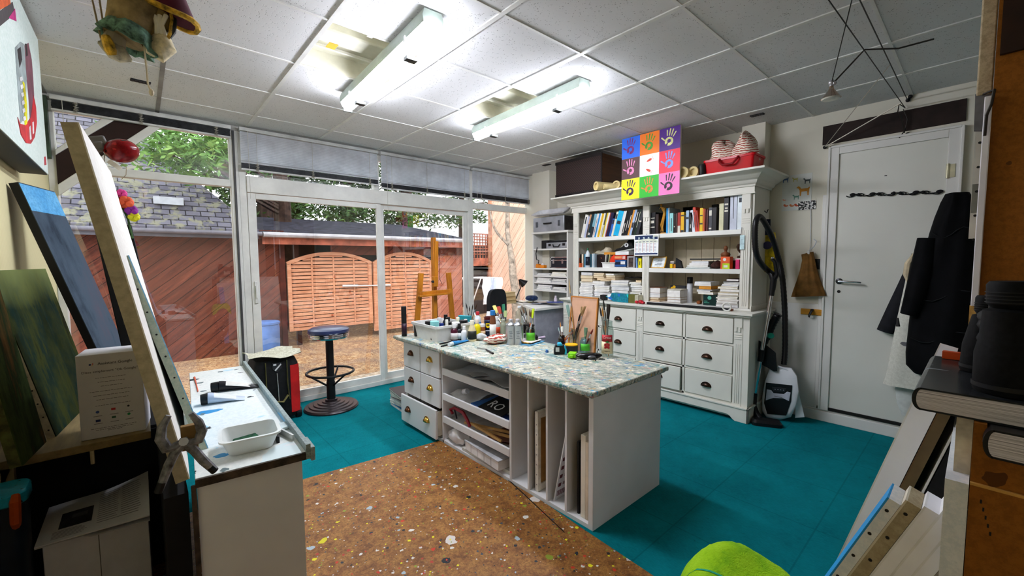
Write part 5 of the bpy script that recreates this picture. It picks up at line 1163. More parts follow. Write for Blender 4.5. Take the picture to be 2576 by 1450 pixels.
# black board behind
a_ = PY(234,562,2.7); b_ = PY(300,850,2.7); uyb = (a_-b_).normalized(); e = thing('board', 'black board with a round knob standing behind the big white canvas', 'board', (b_.x,2.7,.66))
lo = a_-uyb*(a_-b_).length*1.58; F_ = frame(lo, Vector((1,0,0)), uyb, Vector((0,-1,0)))
MB().box(0,0,-.03,.13,(a_-lo).length,0,F_).build('panel', M('0c0c0e',.6), e, bevel=.003)
kp = PY(322,812,2.69); MB().lathe([(.017,0),(.017,.004),(.009,.006),(.008,.014)], kp, 16, RM('X',90)).build('knob', M('3a3a3c',.4), e)
# shelf by the left wall
shf = thing('wall_shelf', 'rough wooden shelf on the left wall carrying canvases and a white box', 'shelf', (-.25,2.7,.66)); SHZ = .70
WDS = wood('rough_shelf_wood','6a5a3c','a08a5c',3,(8,1,8))
MB().box(-.449,2.2,SHZ-.03,.0,3.4,SHZ).build('board', WDS, shf, bevel=.003)
m = MB(); m.box(-.40,2.25,SHZ-.13,-.37,2.28,SHZ-.03); m.bar((-.445,2.26,SHZ-.2),(-.385,2.26,SHZ-.04),.02,.02); m.build('bracket', M('c8b890',.7), shf)
m = MB(); m.lathe([(.006,-.05),(.006,0)], (-.17,2.203,SHZ-.03), 8); m.build('peg', M('d8c8a0',.6), shf)
# boxed speaker package with printed front
gz = SHZ+.001; ga, gb = PZ(205,1112,SHZ), PZ(368,1082,SHZ); gx = (gb-ga).normalized(); gw = (gb-ga).length; gy = Vector((0,0,1)); gn = gx.cross(gy)
gh = PY(191,898,ga.y).z-SHZ; e = thing('product_box', 'white product box with small printed text and coloured app symbols on the shelf', 'box', tuple(ga))
Fg = frame((ga.x,ga.y,gz), gx, gy, gn)
MB().box(0,0,-.16,gw,gh,0,Fg).build('carton', M('dcdce4',.5,var=.02), e, bevel=.0015)
m = MB(); INK = M('3a3c48',.5,var=0)
m.text('Assistant Google', gw*.078, Fg @ TM(gw*.585,gh*.875,.0004), 'CENTER'); m.text('Dites simplement "Ok Google"', gw*.068, Fg @ TM(gw*.5,gh*.785,.0004), 'CENTER'); m.build('lettering', INK, e, smooth=False)
m = MB()
for v,(u0,u1) in ((.715,(.27,.73)),(.665,(.3,.71)),(.615,(.34,.67)),(.555,(.17,.82)),(.505,(.22,.78)),(.455,(.26,.75)),(.385,(.24,.78)),(.115,(.15,.85)),(.095,(.22,.8)),(.078,(.4,.62))):
    u = u0
    while u < u1:
        w_ = random.uniform(.02,.06); m.box(gw*u,gh*v,0,gw*min(u+w_,u1),gh*(v+.0055),.0004,Fg); u += w_+.011
for u in (.2,.45,.68):
    for v in (.262,.172): m.box(gw*u,gh*v,0,gw*(u+.13),gh*(v+.006),.0004,Fg)
m.build('fine_print', M('6a6c78',.5,var=0), e, smooth=False)
for nm,u,v,r_,c in (('blue_symbol',.265,.315,.028,'3a5aa8'),('navy_symbol',.265,.21,.03,'1c2c70'),('red_symbol',.505,.325,.028,'c8303c'),('dark_symbol',.505,.225,.026,'2a5a48'),('black_symbol',.74,.335,.02,'22282c'),('green_symbol',.74,.235,.026,'1f9a5a'),('logo_dot',.205,.885,.019,'2a3a7a'),('logo_dot',.245,.892,.011,'d84a3a'),('logo_dot',.236,.872,.008,'e8a030')):
    m = MB()
    if nm in ('red_symbol','navy_symbol','dark_symbol'): m.box(gw*(u-r_*1.2),gh*v-gw*r_*.8,0,gw*(u+r_*1.2),gh*v+gw*r_*.8,.0004,Fg)
    else: m.lathe([(gw*r_,0),(gw*r_,.0004)], Fg @ Vector((gw*u,gh*v,0)), 14, Fg.to_3x3().to_4x4())
    m.build(nm, M(c,.4,var=0), e, smooth=False)
# leaning paintings on the shelf
def streaky(nm, stops, top=None, z0=.6, sx=9):
    t = NT(nm, .85, 0, .06); v = t.co('Object'); n = t.noise(t.mapped(v,(sx,sx,1.1)), 1.0, 6, .7); c = t.ramp(n, stops)
    c = t.mix(t.ramp(t.noise(v,5,5,.7),[(.45,0),(.65,.7)]), c, stops[len(stops)//2][1])
    if top:
        z = t.node('SeparateXYZ', i_0=v).outputs[2]; c = t.mix(t.ramp(t.math('ADD', t.math('SUBTRACT', z, z0), t.math('MULTIPLY', t.noise(v,4,3), .12)),[(.0,0),(.16,.85)]), c, top)
    t.color(c); return t.m
DKP = streaky('dark_painting', [(.30,'060805'),(.42,'1a2410'),(.5,'0c2422'),(.57,'343a16'),(.66,'0e120a'),(.75,'3a2c12')], '747e4c', .56)
A_ = PZ(142,1100,SHZ); uyd = Vector((-.2,0,.98))
canvas(A_+Vector((0,0,.002)), (.13,1,0), uyd, .58, min(.74,(A_.x+.41)/.2), .026, DKP, 'large dark green painting leaning on the shelf, its near edge full of staple holes', edge=M('b8b0a0',.8,var=.1,scale=30), staples=[('L',12)], bars=False)
a_, b_ = PY(46,458,3.05), PY(232,852,3.05); lo = b_+(b_-a_)*.30; BLU = streaky('blue_grey_painting', [(.3,'2a3440'),(.5,'4a5866'),(.7,'5a5460')], None, 0, 5)
Lb = (a_-lo).length; uyb = (a_-lo).normalized()
e, F_ = canvas(lo, (.3,1,0), uyb, .30, Lb, .035, BLU, 'tall grey blue painting with black edge leaning behind the dark green one', edge=M('0c0c0e',.6), bars=False)
MB().box(0,Lb*.87,0,.30,Lb*.995,.0006,F_).build('blue_top', splatter('sky_blue_paint',('3a9ad8','7ac4ee','2a7ab8'),[(6,(.5,.4),(1,1,1),['a8dcf2','2a88cc'])],.5,'Object'), e, smooth=False)
a_ = PZ(58,1172,SHZ+.02); NGR = streaky('green_brown_painting', [(.3,'1c2a18'),(.45,'46582e'),(.55,'27381f'),(.65,'6a4a24'),(.75,'6a7a48')], None, 0, 7)
canvas(a_, (.1,.8,0), (-.13,-.02,.98), .22, min(.6,(a_.x+.405)/.13), .03, NGR, 'mottled green and brown canvas nearest the camera at the far left', edge=M('5a6238',.7,var=.3,scale=20), bars=False)
# deep box painting of a shoe on the left wall
XW = -.34; fb, ft = PX(122,440,XW), PX(95,100,XW); yn = 2.05
e = thing('shoe_painting', 'mint white painting of a red-toed shoe hanging high on the left wall', 'painting', (XW,fb.y,fb.z))
SK = splatter('mint_white_paint', ('d6e4de','e6efea','bcd2c8'), [(2.5,(.5,.25),(1,1,.5),['b8d4c8','e8e2d8','a8c4bc'])], .5, 'Object')
zt_ = min(ft.z, 2.545)
MB().box(XW-.03,yn,fb.z,XW,fb.y,zt_).build('canvas_body', SK, e, smooth=False); MB().box(XW-.1,yn+.02,fb.z-.004,XW-.004,fb.y-.012,fb.z+.02).build('dark_frame', M('1c1814',.6), e)
MB().box(XL+.001,yn+.2,zt_-.2,XW-.03,fb.y-.2,zt_-.15).build('hanger', M('6a5a44',.7), e)
def pp(nm, pts, c, d=.001):
    q = [PX(x,y,XW+d) for x,y in pts]; n = len(q)
    mm = MB(); mm.add([Vector((XW,k.y,k.z)) for k in q]+[Vector((XW+d,k.y,k.z)) for k in q], [tuple(range(n)),tuple(range(2*n-1,n-1,-1))]+[(i,(i+1)%n,n+(i+1)%n,n+i) for i in range(n)])
    mm.build(nm, M(c,.5,var=.15,scale=12), e, smooth=False)
pp('grey_shape', [(38,120),(52,105),(62,112),(70,150),(66,230),(60,300),(52,310),(47,250),(42,180)], '98a4a4')
pp('maroon_shape', [(62,115),(72,108),(80,150),(84,200),(86,240),(84,290),(76,300),(72,240),(66,180)], '7a4a58', .0014)
pp('dark_shape', [(44,125),(52,118),(56,150),(50,170)], '2a2428', .0018); pp('dark_shape', [(64,110),(67,110),(70,140),(66,142)], '2a2428', .0018)
pp('red_shape', [(45,295),(52,312),(66,315),(78,295),(85,240),(91,270),(93,310),(88,345),(78,362),(66,360),(54,340)], 'c8202c', .002)
pp('yellow_shape', [(58,205),(62,210),(68,260),(69,310),(64,316),(62,270)], 'f0d818', .0026)
for k in range(6): pp('white_shape', [(50+k*1.6,195+k*20),(56+k*1.6,192+k*20),(58+k*1.6,201+k*20),(52+k*1.6,205+k*20)], 'f2f0ee', .003)
pp('white_shape', [(74,320),(77,316),(80,350),(76,352)], 'f0f0ee', .003); pp('white_shape', [(82,308),(85,306),(86,335),(83,338)], 'f0f0ee', .003)
pp('orange_shape', [(-60,-160),(20,-60),(27,10),(0,25),(-60,-10)], 'd8602c', .0012); pp('grey_shape', [(-40,35),(0,28),(32,5),(38,35),(0,66),(-40,40)], '4a4448', .0012); pp('pink_shape', [(22,45),(38,22),(42,54)], 'c82a80', .0016); pp('red_shape', [(112,395),(115,394),(117,415),(113,416)], 'b82030', .0016)
a_, b_ = PX(117,243,-.425), PX(129,398,-.425); tag(MB().box(XL+.001,a_.y-.03,b_.z,-.425,a_.y+.12,a_.z).build('canvas', M('3a4a3c',.6,var=.3)), 'narrow dark green canvas edge high in the left corner by the window', 'canvas')
# clip lamp and red shade
e = thing('clip_lamp', 'grey bracket lamp with a glossy dark red shade beside the white canvas top', 'lamp', tuple(PY(250,372,2.15)))
def q_(x,y,d=2.15): return PY(x,y,d)
c = q_(306,380); m = MB(); m.ball(c, (.052,.06,.042), 18, 12, RM('Y',-12)); m.build('shade', splatter('red_glaze',('6a0c10','8a1418','4a080c'),[(40,(.4,.3),(1,1,1),['a82024','3a0608'])],.2,'Object'), e)
m = MB(); m.bar(q_(222,365), q_(270,360), .05, .04); m.bar(q_(228,372), q_(262,368), .03, .052); m.build('bracket', M('6a6864',.5), e, bevel=.006)
m = MB(); m.ball(q_(228,382),(.02,.02,.02),10,8); m.tube([q_(228,385),q_(225,415),q_(222,440)],.008,6); m.tube([q_(262,372),q_(275,372)],.012,8); m.build('joint', BLACK, e)
m = MB(); m.tube([q_(268,360),q_(262,400),q_(266,450),q_(275,490),q_(281,480),q_(276,440)],.0012,4); m.tube([q_(300,410),q_(318,420),q_(317,440),q_(305,452)],.0010,4); m.build('wire', M('8a7a60',.6), e)
m = MB(); m.box(-.02,-.001,-.008,.022,.001,.008, TM(q_(288,415)) @ RM('Y',38)); m.build('paper_tag', M('e8e4d8',.7), e)
# artificial flowers over the blue canvas
for k,(x,y,r,c,lab) in enumerate(((306,488,.018,'e0408a','pink'),(316,510,.026,'f05a30','orange'),(330,530,.022,'8a2a90','purple'),(337,546,.020,'f4e020','yellow'))):
    cc_ = PY(x,y,2.24); m = MB()
    for j in range(9):
        a = j*2.4; d = Vector((math.cos(a)*.6, -.5+.2*math.sin(j), math.sin(a)*.6)); m.ball(cc_+d*r*.8, (r*.5,r*.42,r*.5), 8, 6, RM('Y', j*40))
    tag(m.build('flower', M(c,.7,var=.2)), lab+' artificial flower peeping over the top corner of the blue canvas', 'flower', 'artificial flowers by the blue canvas')
m = MB(); m.tube([PY(292,478,2.236),PY(305,515,2.236),PY(322,552,2.236),PY(334,600,2.236)],.004,6); tag(m.build('garland_wire', M('3a5a2c',.7)), 'green wire stem joining the artificial flowers', 'stem')
# paint tubes, tub with sponge, clamp
for a_,b_,w_,ms,lab in ((PZ(616,1003,BZ),PZ(506,1020,BZ),.060,[M('c8d4e4',.35),M('141416',.4),M('eef2f4',.4)],'white paint tube with black ends lying nearer on the bench'),(PZ(655,972,BZ),PZ(532,988,BZ),.060,[M('16161a',.35),M('121214',.4),M('e8e6dc',.4)],'black and cream paint tube lying farther on the bench')):
    paint_tube(a_, b_, w_, ms, lab, z=BZ)
c = PZ(632,1126,BZ); e = thing('margarine_tub', 'white plastic tub on the near end of the bench', 'tub', (c.x,c.y,BZ)); L0, W0 = .142, .13
k = tubshape(-L0/2-.01,-W0/2-.01,L0/2+.01,W0/2+.01,0,.056,.006,.018,.025,.003); Mx = TM(c.x,c.y+.012,BZ+.001) @ RM('Z',-6); k.v = [Mx @ v for v in k.v]; k.build('tub', M('e8ece8',.35,var=.02), e)
m = MB(); m.box(-.034,-.03,.006,.036,.026,.036, TM(c.x-.012,c.y+.004,BZ) @ RM('Z',8)); tag(m.build('sponge', M('1c4a30',.95,var=.35,scale=80), bevel=.004), 'dark green scouring sponge inside the white tub', 'sponge')
m = MB(); m.box(-.05,-.03,0,.05,.03,.012, TM(.36,1.73,BZ+.001) @ RM('Z',10)); tag(m.build('tray', M('c8d8d8',.3), bevel=.004), 'shallow translucent tray lid behind the white tub', 'tray')
e = thing('scraper', 'black and white brush scraper lying right of the white tub', 'scraper', (.335,1.62,BZ)); m = MB(); m.bar(PZ(688,1072,BZ+.008), PZ(700,1110,BZ+.008), .03, .01); m.build('grip', BLACK, e, bevel=.003)
m = MB(); m.bar(PZ(700,1085,BZ+.006), PZ(738,1105,BZ+.006), .03, .006); m.build('blade', M('d8dcd8',.3), e)
m = MB(); m.tube([PZ(489,950,BZ+.004), PZ(494,968,BZ+.004), PZ(498,985,BZ+.004)], [.005,.0025,.0025], 6); tag(m.build('swab', M('d85a3a',.5)), 'red tipped swab stick at the far left of the bench', 'stick')
yc = 1.455; e = thing('spring_clamp', 'large worn grey spring clamp gripping the foot of the white canvas', 'clamp', tuple(PY(462,1112,yc))); GCL = M('77777a',.55,.2,var=.3,scale=40)
def qc(x,y,d=0): return PY(x,y,yc+d)
m = MB(); m.tube([qc(424,1046),qc(408,1075),qc(404,1105),qc(420,1130),qc(440,1125),qc(462,1112),qc(490,1135),qc(512,1160),qc(538,1183)],[.006,.009,.011,.012,.011,.012,.010,.010,.009],8,True,1.2); m.build('jaw', GCL, e)
m = MB(); m.tube([qc(480,1040),qc(500,1062),qc(508,1085),qc(500,1108),qc(480,1115),qc(462,1112),qc(440,1140),qc(425,1170),qc(412,1205),qc(400,1236)],[.006,.009,.011,.011,.010,.012,.010,.010,.009,.008],8,True,1.2); m.build('jaw', GCL, e)
m = MB(); m.cyl(qc(462,1112,-.03), qc(462,1112,.03), .011, n=12); m.tube([qc(456,1108,-.02),qc(462,1104,-.02),qc(468,1112,-.02),qc(460,1118,-.02)],.003,6); m.build('pivot', STEEL, e)
m = MB(); m.tube([qc(528,1175),qc(541,1186)],[.0105,.0105],8); m.tube([qc(408,1214),qc(398,1240)],[.010,.010],8); m.build('grip', BLACK, e)
pbox(.062,1.462,BZ+.10,.10,1.482,BZ+.17,M('8a6a3c',.7,var=.2),'wood_block','small wooden packing block held in the spring clamp','block')
# black boxes added to darken the space under the shelf and beside the bench
e = thing('dark_fill_box', 'black box added to fill the dark space under the wall shelf', 'cupboard', (-.2,2.9,0)); MB().box(-.445,2.43,0,.06,3.4,.655).build('fill_body', M('0c0c0e',.8), e, smooth=False); MB().box(-.43,2.424,.02,.05,2.43,.64).build('fill_front', M('101013',.8), e, smooth=False)
tag(MB().box(.018,1.53,0,.074,2.40,.70).build('shade_block', M('0e0e11',.8,var=.3)), 'black block added to darken the gap at the left side of the white bench', 'shade_block')
# newspaper on a white carton, blue bin
ca, cb = PZ(105,1368,.42), PZ(372,1287,.42); cx = (cb-ca).normalized(); cw = (cb-ca).length; Fc = frame((ca.x,ca.y,0), cx, Vector((-cx.y,cx.x,0)))
e = thing('carton', 'plain white carton with a vertical seam under the newspaper', 'box', (ca.x,ca.y,0)); MB().box(0,0,0,cw,.30,.418,Fc).build('carton_body', M('e4e4ea',.6,var=.03), e, bevel=.003)
MB().box(cw*.5-.0012,-.0008,0,cw*.5+.0012,0,.417,Fc).build('seam', M('6a6a70',.6), e, smooth=False)
e = thing('newspaper', 'folded newspaper with curled edge lying on the white carton', 'newspaper', (ca.x,ca.y,.42)); nu, nv = 14, 12
def nz_(u,v): return .422+.004*v+.075*max(0,u-.45)**1.6*1.6*v+.012*v*math.sin(2.5*u)
def npnt(u,v,d=0): return Fc @ Vector((-.015+(cw+.02)*u, -.02+.30*v-.02*u, nz_(u,v)+d))
m = MB(); m.sheet([npnt(i/(nu-1),j/(nv-1)) for i in range(nu) for j in range(nv)], nu, nv, .004); m.build('front_sheet', M('d8d8da',.7,var=.03), e, ang=70)
m = MB(); m.sheet([npnt(i/(nu-1),j/(nv-1)*.9,-.012-.008*(i/(nu-1))) if i>5 else npnt(i/(nu-1),j/(nv-1)*.9,-.0055) for i in range(nu) for j in range(nv)], nu, nv, .003); m.build('inner_sheet', M('c4c4c8',.7), e, ang=70)
def npatch(u0,v0,u1,v1,d,mm,n=6):
    mm.sheet([npnt(u0+(u1-u0)*i/(n-1), v0+(v1-v0)*j/(n-1), d) for i in range(n) for j in range(n)], n, n)
m = MB(); npatch(.16,.27,.45,.66,.0008,m); m.build('picture', M('26262a',.5,var=.5,scale=50), e)
m = MB(); npatch(.26,.47,.4,.57,.0014,m,3); m.build('picture_highlight', M('5a5a60',.5), e)
m = MB()
for k in range(15):
    for u0,u1 in (((.5,.7),(.72,.92)) if k else ((.5,.92),)): npatch(u0,.16+.052*k,u1-random.uniform(0,.03),.175+.052*k,.0008,m,4)
for k in range(6): npatch(.12,.06+.03*k,.45-random.uniform(0,.1),.072+.03*k,.0008,m,3)
m.build('print_lines', M('85858c',.6,var=0), e)
c = Vector((-.285,1.62,0)); e = thing('waste_bin', 'blue plastic bin with a bright cyan lid and orange grip at the far left', 'bin', tuple(c))
ra, rb = PZ(105,1157,.64), PZ(48,1240,.64)
def rr2(z, g): return rrect(-.44,1.50,.0+ra.x-.0,ra.y+.05,.05,z) if False else rrect(-.445+.0,rb.y-.02-g,ra.x+g*.5,2.15,.04,z)
m = MB(); m.rings([rr2(0,-.035),rr2(.30,-.02),rr2(.605,-.01)]); m.build('bin_body', M('16283c',.45,var=.1), e)
m = MB(); m.rings([rr2(.605,-.002),rr2(.61,.004),rr2(.64,.004),rr2(.646,-.004)]); m.build('lid', splatter('cyan_lid',('18a8cc','2abce0','1088a8'),[(60,(.35,.25),(1,1,1),['123848'])],.35,'Object'), e)
g0 = PY(42,1286,rb.y-.02); m = MB(); m.tube([g0+Vector((0,.004,.05)),g0+Vector((0,-.012,.035)),g0+Vector((-.002,-.014,-.03)),g0+Vector((-.004,.004,-.05))],[.010,.013,.013,.010],8,True,1.2); m.build('grip', M('d85a1c',.5), e)

# ================================================================ trolley bag behind the bench
bx0, bx1, by0, by1 = .66, 1.0, 3.93, 4.28; zt_ = PY(690,905,by0).z
e = thing('trolley_bag', 'black trolley bag with red side and olive straps by the window', 'bag', (.83,4.1,0)); FAB = M('141416',.85,var=.25,scale=30)
m = MB(); m.rings([rrect(bx0+.02,by0+.02,bx1-.02,by1-.02,.05,.03),rrect(bx0,by0,bx1,by1,.06,.08),rrect(bx0,by0,bx1,by1,.06,zt_-.06),rrect(bx0+.02,by0+.01,bx1-.02,by1-.01,.06,zt_-.01)]); m.build('bag_body', FAB, e)
m = MB(); m.sheet([(bx1+.004-.03*max(0,abs(v-.5)-.38), by0+.035+(by1-by0-.07)*u, .07+(zt_-.14)*v) for u in [i/5 for i in range(6)] for v in [j/8 for j in range(9)]],6,9,.006,(-1,0,0)); m.sheet([(bx1-.075+.07*u, by0-.002+.02*u*u, .07+(zt_-.14)*v) for u in [i/4 for i in range(5)] for v in [j/8 for j in range(9)]],5,9,.006,(0,1,0)); m.build('red_panel', M('c81c1c',.7,var=.1), e)
OL = M('7a7448',.8,var=.15)
m = MB(); 
for x in (bx0+.08, bx1-.1): m.tube([(x,by0-.004,zt_-.02),(x,by0-.008,zt_*.6),(x+.01,by0-.006,zt_*.35)],.014,6,True,.25)
m.tube([(bx0+.08,by0-.006,zt_*.45),(bx0+.13,by0-.02,zt_*.36),(bx0+.2,by0-.016,zt_*.33),(bx1-.1,by0-.008,zt_*.42)],.012,6,True,.3); m.build('strap', OL, e)
m = MB(); m.tube([PY(697,940,by0-.004),PY(700,975,by0-.006),PY(702,1010,by0-.004)],.007,6,True,.4); m.build('reflective_stripe', M('e8e8ec',.4), e)
F_ = frame(PY(697,925,by0-.003),(1,0,0),(0,0,1),(0,-1,0)); m = MB(); m.prism([(-.035,.04),(.035,.04),(.035,-.01),(0,-.045),(-.035,-.01)],.002,F_); m.build('badge', M('2a2c30',.5), e); m = MB(); m.prism([(-.02,-.02),(.028,.03),(.033,.02),(-.012,-.03)],.003,F_); m.prism([(-.028,.032),(-.005,.032),(-.005,.018),(-.028,.018)],.003,F_); m.build('badge_print', M('e8e8ea',.5), e)
m = MB()
for y in (by0+.06, by1-.06): m.cyl((bx1-.03,y,.045),(bx1+.012,y,.045),.045,n=18)
m.build('wheel', BLACK, e)
crease(bx0-.03,bx1+.03,by0-.03,by1,zt_+.003,.022,31,'white and olive crumpled cover lying on top of the trolley bag','cover','bag_cover',splatter('stained_cover',('d8d4c0','ecead8','8a8658'),[(9,(.6,.5),(1,.4,1),['3a3826','f0eee0','b8b48c','5a5840'])],.8,'Object'),10,10)
# ================================================================ wooden easel behind the island
ye = 3.86; e = thing('easel', 'orange varnished wooden studio easel standing behind the island by the window', 'easel', (PY(1093,760,ye).x, ye, 0))
EW = wood('varnished_easel_wood','9a5a14','d88a24',4,(3,3,1),.35)
def qe(x,y,d=0): return PY(x,y,ye+d)
def part_bar(nm, p, q, w, d): MB().bar(p, q, w, d).build(nm, EW, e, bevel=.003)
def down(a, b, z=0.0):
    t_ = (a.z-z)/(a.z-b.z); return a+(b-a)*t_
part_bar('mast', qe(1090,598), down(qe(1090,598),qe(1093,790)), .035, .05); part_bar('upper_mast', qe(1097,607,-.03), qe(1096,720,-.03), .042, .03)
part_bar('leg', qe(1059,688,-.02), down(qe(1059,688,-.02),qe(1050,800,-.02)), .05, .035); part_bar('leg', qe(1128,686,.02), down(qe(1128,686,.02),qe(1137,790,.02)), .05, .035)
part_bar('rear_leg', qe(1095,700,.1), down(qe(1095,700,.1), qe(1098,790,.28)), .04, .03)
part_bar('cross_bar', qe(1054,741,-.045), qe(1134,733,-.045), .05, .03); part_bar('canvas_ledge', qe(1054,746,-.075), qe(1134,738,-.075), .018, .05)
m = MB(); m.bar(qe(1094,696,-.05),qe(1094,722,-.05),.06,.04); m.build('slider_block', EW, e, bevel=.004); m = MB(); m.lathe([(.012,0),(.014,.02),(.006,.024)],qe(1087,709,-.075),12,RM('X',90)); m.build('knob', DARK, e)
m = MB(); m.tube([qe(1102,615,-.04),qe(1106,660,-.05),qe(1105,700,-.05),qe(1112,715,-.06)],.0025,5); m.build('cord', BLACK, e)
e2c = [(1.72,3.40,0),(1.73,3.41,.03),(1.72,3.40,.055),(1.74,3.41,.085),(1.72,3.39,.115)]
for k,(x,y,z) in enumerate(e2c):
    flat(x,y,z+.0002,.24,.3,.027,('2a7ab8','e8e4dc','c8ccd4','303438','e2ded2')[k],('blue lowest','cream second','grey third','black fourth','cream topmost')[k]+' book of the floor pile behind the island drawers',None,(-3,4,-2,6,1)[k],name='book',cat='book')
flat(1.70,3.38,.145,.26,.32,.02,'1c1c20','black folder on top of the floor pile behind the island',None,-8,name='folder',cat='folder')

# ================================================================ on the hutch
HT = 2.1
t = NT('ribbed_brown_card', .7); v = t.co('Object'); w_ = t.node('TexWave', bands_direction='DIAGONAL', i_Vector=v, i_Scale=22.0, i_Distortion=.4); t.color(t.mix(w_.outputs['Fac'],'1e1412','3a2a26')); RIB = t.m
e = thing('brown_case', 'dark brown ribbed box case lying on top of the hutch at the left', 'box', (3.85,3.0,HT)); MB().box(3.66,2.69,HT+.001,4.1,3.335,2.495).build('case_body', RIB, e, bevel=.006)
m = MB(); m.box(3.656,2.685,HT+.001,3.666,3.34,HT+.03); m.box(3.656,2.685,2.47,3.666,3.34,2.5); m.box(3.656,2.685,HT+.03,3.666,2.70,2.47); m.build('edge_band', M('171010',.6), e)
MB().box(3.67,2.684,HT+.004,4.09,2.69,2.49).build('side_panel', wood('brown_side','3a2416','5a3a24',2), e, smooth=False)
KRA = M('d8c48a',.7,var=.08)
def roll(x, px_, py_, r, L_, lab, tilt=0):
    c = PX(px_,py_,x); m = MB(); m.lathe([(r*.62,.02),(r*.62,0),(r,0),(r,L_),(r*.62,L_),(r*.62,L_-.02)], (0,0,0), 20, TM(x,c.y,HT+r+.001) @ RM('Z',tilt) @ RM('Y',90)); tag(m.build('paper_roll', KRA), lab, 'paper roll', 'paper rolls on top of the hutch')
roll(3.60,1499,463,.046,.4,'rolled cream paper left of the ribbed case corner, widest of the left rolls',-18); roll(3.68,1550,458,.042,.4,'rolled cream paper tucked against the handprint canvas at its left',10); roll(3.60,1519,468,.028,.3,'thinnest paper roll between two others beside the ribbed case',-40)
roll(3.66,1717,435,.05,.4,'left of the two paper rolls right of the handprint canvas',6); roll(3.70,1743,432,.048,.4,'right of the two paper rolls right of the handprint canvas',-4)
MB_ = MB().lathe([(.03,0),(.032,.004),(.032,.10),(.028,.11)], (3.75,PX(1766,425,3.75).y,HT), 16); tag(MB_.build('canister', M('1c1c1a',.5)), 'small black canister left of the red crate', 'canister')
# handprint canvas
x_ = 3.615; a_, b_ = PX(1565,345,x_), PX(1709,486,x_); y1, y0 = a_.y, b_.y; z1, z0 = a_.z+.0, b_.z+.0; z1 = min(z1, 2.56)
e = thing('handprint_canvas', 'square canvas of nine bright squares with painted handprints on the hutch cornice', 'painting', (x_,(y0+y1)/2,z0))
MB().box(x_,y0,z0,x_+.018,y1,z1).build('canvas_body', M('e8e4da',.6), e, smooth=False)
W3, H3 = (y1-y0)/3, (z1-z0)/3
sq = [('2a6ae0','7a2a70'),('f07a18','4a9a30'),('4a1a80','d8d890'),('5a3a3c','e88ab8'),('f8f4f4','d84a30'),('e82848','7a9ae8'),('f8f01c','3a1a4a'),('2ab428','d88a3c'),('f078b8','2a1620')]
def hand(F_, s, m):
    th = [k*2*PI/14 for k in range(14)]
    ring = [(.20*math.cos(a)*s*1.05, (-.12+.20*math.sin(a))*s) for a in th]; inn = [(.09*math.cos(a)*s, (-.10+.09*math.sin(a))*s) for a in th]
    n = 14; m.add([F_ @ Vector((x,y,.001)) for x,y in ring]+[F_ @ Vector((x,y,.001)) for x,y in inn], [(i,(i+1)%n,n+(i+1)%n,n+i) for i in range(n) if i not in (9,)])
    for (bx,by_),(tx_,ty_),w in (((-.15,.11),(-.21,.36),.030),((-.05,.13),(-.06,.43),.032),((.05,.13),(.08,.42),.032),((.14,.09),(.23,.32),.028),((-.22,-.10),(-.40,.0),.036)):
        d = Vector((tx_-bx,ty_-by_)).normalized(); p_ = Vector((-d.y,d.x))*w
        q = [(bx+p_.x*.7,by_+p_.y*.7),(tx_+p_.x,ty_+p_.y),(tx_+d.x*w*1.1,ty_+d.y*w*1.1),(tx_-p_.x,ty_-p_.y),(bx-p_.x*.7,by_-p_.y*.7)]
        m.add([F_ @ Vector((x*s,y*s,.001)) for x,y in q], [(0,1,2,3,4)])
for k,(bg_,fg) in enumerate(sq):
    r_, c_ = divmod(k,3); yc_, zc_ = y1-W3*(c_+.5), z1-H3*(r_+.5)
    p_ = MB().box(x_-.0012,yc_-W3/2+.0003,zc_-H3/2+.0003,x_,yc_+W3/2-.0003,zc_+H3/2-.0003).build('colour_square', M(bg_,.45,var=.02), e, smooth=False)
    F_ = frame((x_-.0016,yc_,zc_),(0,-1,0),(0,0,1),(-1,0,0)); m = MB()
    if k == 4:
        for dx,dy,an in ((0,.22,20),(-.04,-.24,-30)):
            F2 = F_ @ TM(dx*W3,dy*H3,0) @ RM('Z',an); m.prism([(.14*math.cos(t_*PI/6)*W3,.055*math.sin(t_*PI/6)*W3*(1+.3*math.cos(t_*PI/6))) for t_ in range(12)],.001,F2)
            for j in range(3): m.prism([((.2+.015*math.cos(t_*PI/3))*W3,((-.05+.05*j)+.015*math.sin(t_*PI/3))*W3) for t_ in range(6)],.001,F2)
    else: hand(F_ @ RM('Z',(-4,-10,-14,0,0,-6,-8,4,-12)[k]), W3*.98, m)
    m.build('handprint' if k != 4 else 'footprint', M(fg,.5,var=.08,scale=30), p_, smooth=False)
# red crate with wrapped bundles
a_, b_ = PX(1770,402,3.74), PX(1895,438,3.74); cy0, cy1 = b_.y+.0, a_.y; e = thing('crate', 'glossy red plastic crate with a front handle on the right of the hutch', 'crate', (3.86,(cy0+cy1)/2,HT)); RED = M('c81420',.22,var=.06)
k = tubshape(3.745,cy0,4.0,cy1,HT+.001,.135,.018,.015,.02,.005); k.build('crate_body', RED, e)
m = MB(); yc_ = (cy0+cy1)/2-.01; m.tube([(3.735,yc_+.075,HT+.125),(3.715,yc_+.07,HT+.10),(3.712,yc_+.04,HT+.068),(3.712,yc_-.04,HT+.068),(3.715,yc_-.07,HT+.10),(3.735,yc_-.075,HT+.125)],.009,8); m.build('handle', M('8a0e16',.3), e)
crumple((3.87,cy0+.285,HT+.006),(.2,.23,.28),'left bundle of red printed wrapping in the red crate','bundle','cloth_bundle',WRAP,'wrapped bundles in the red crate',11,4); crumple((3.87,cy0+.105,HT+.006),(.2,.19,.31),'right and taller bundle of red printed wrapping in the red crate','bundle','cloth_bundle',WRAP,'wrapped bundles in the red crate',17,5)

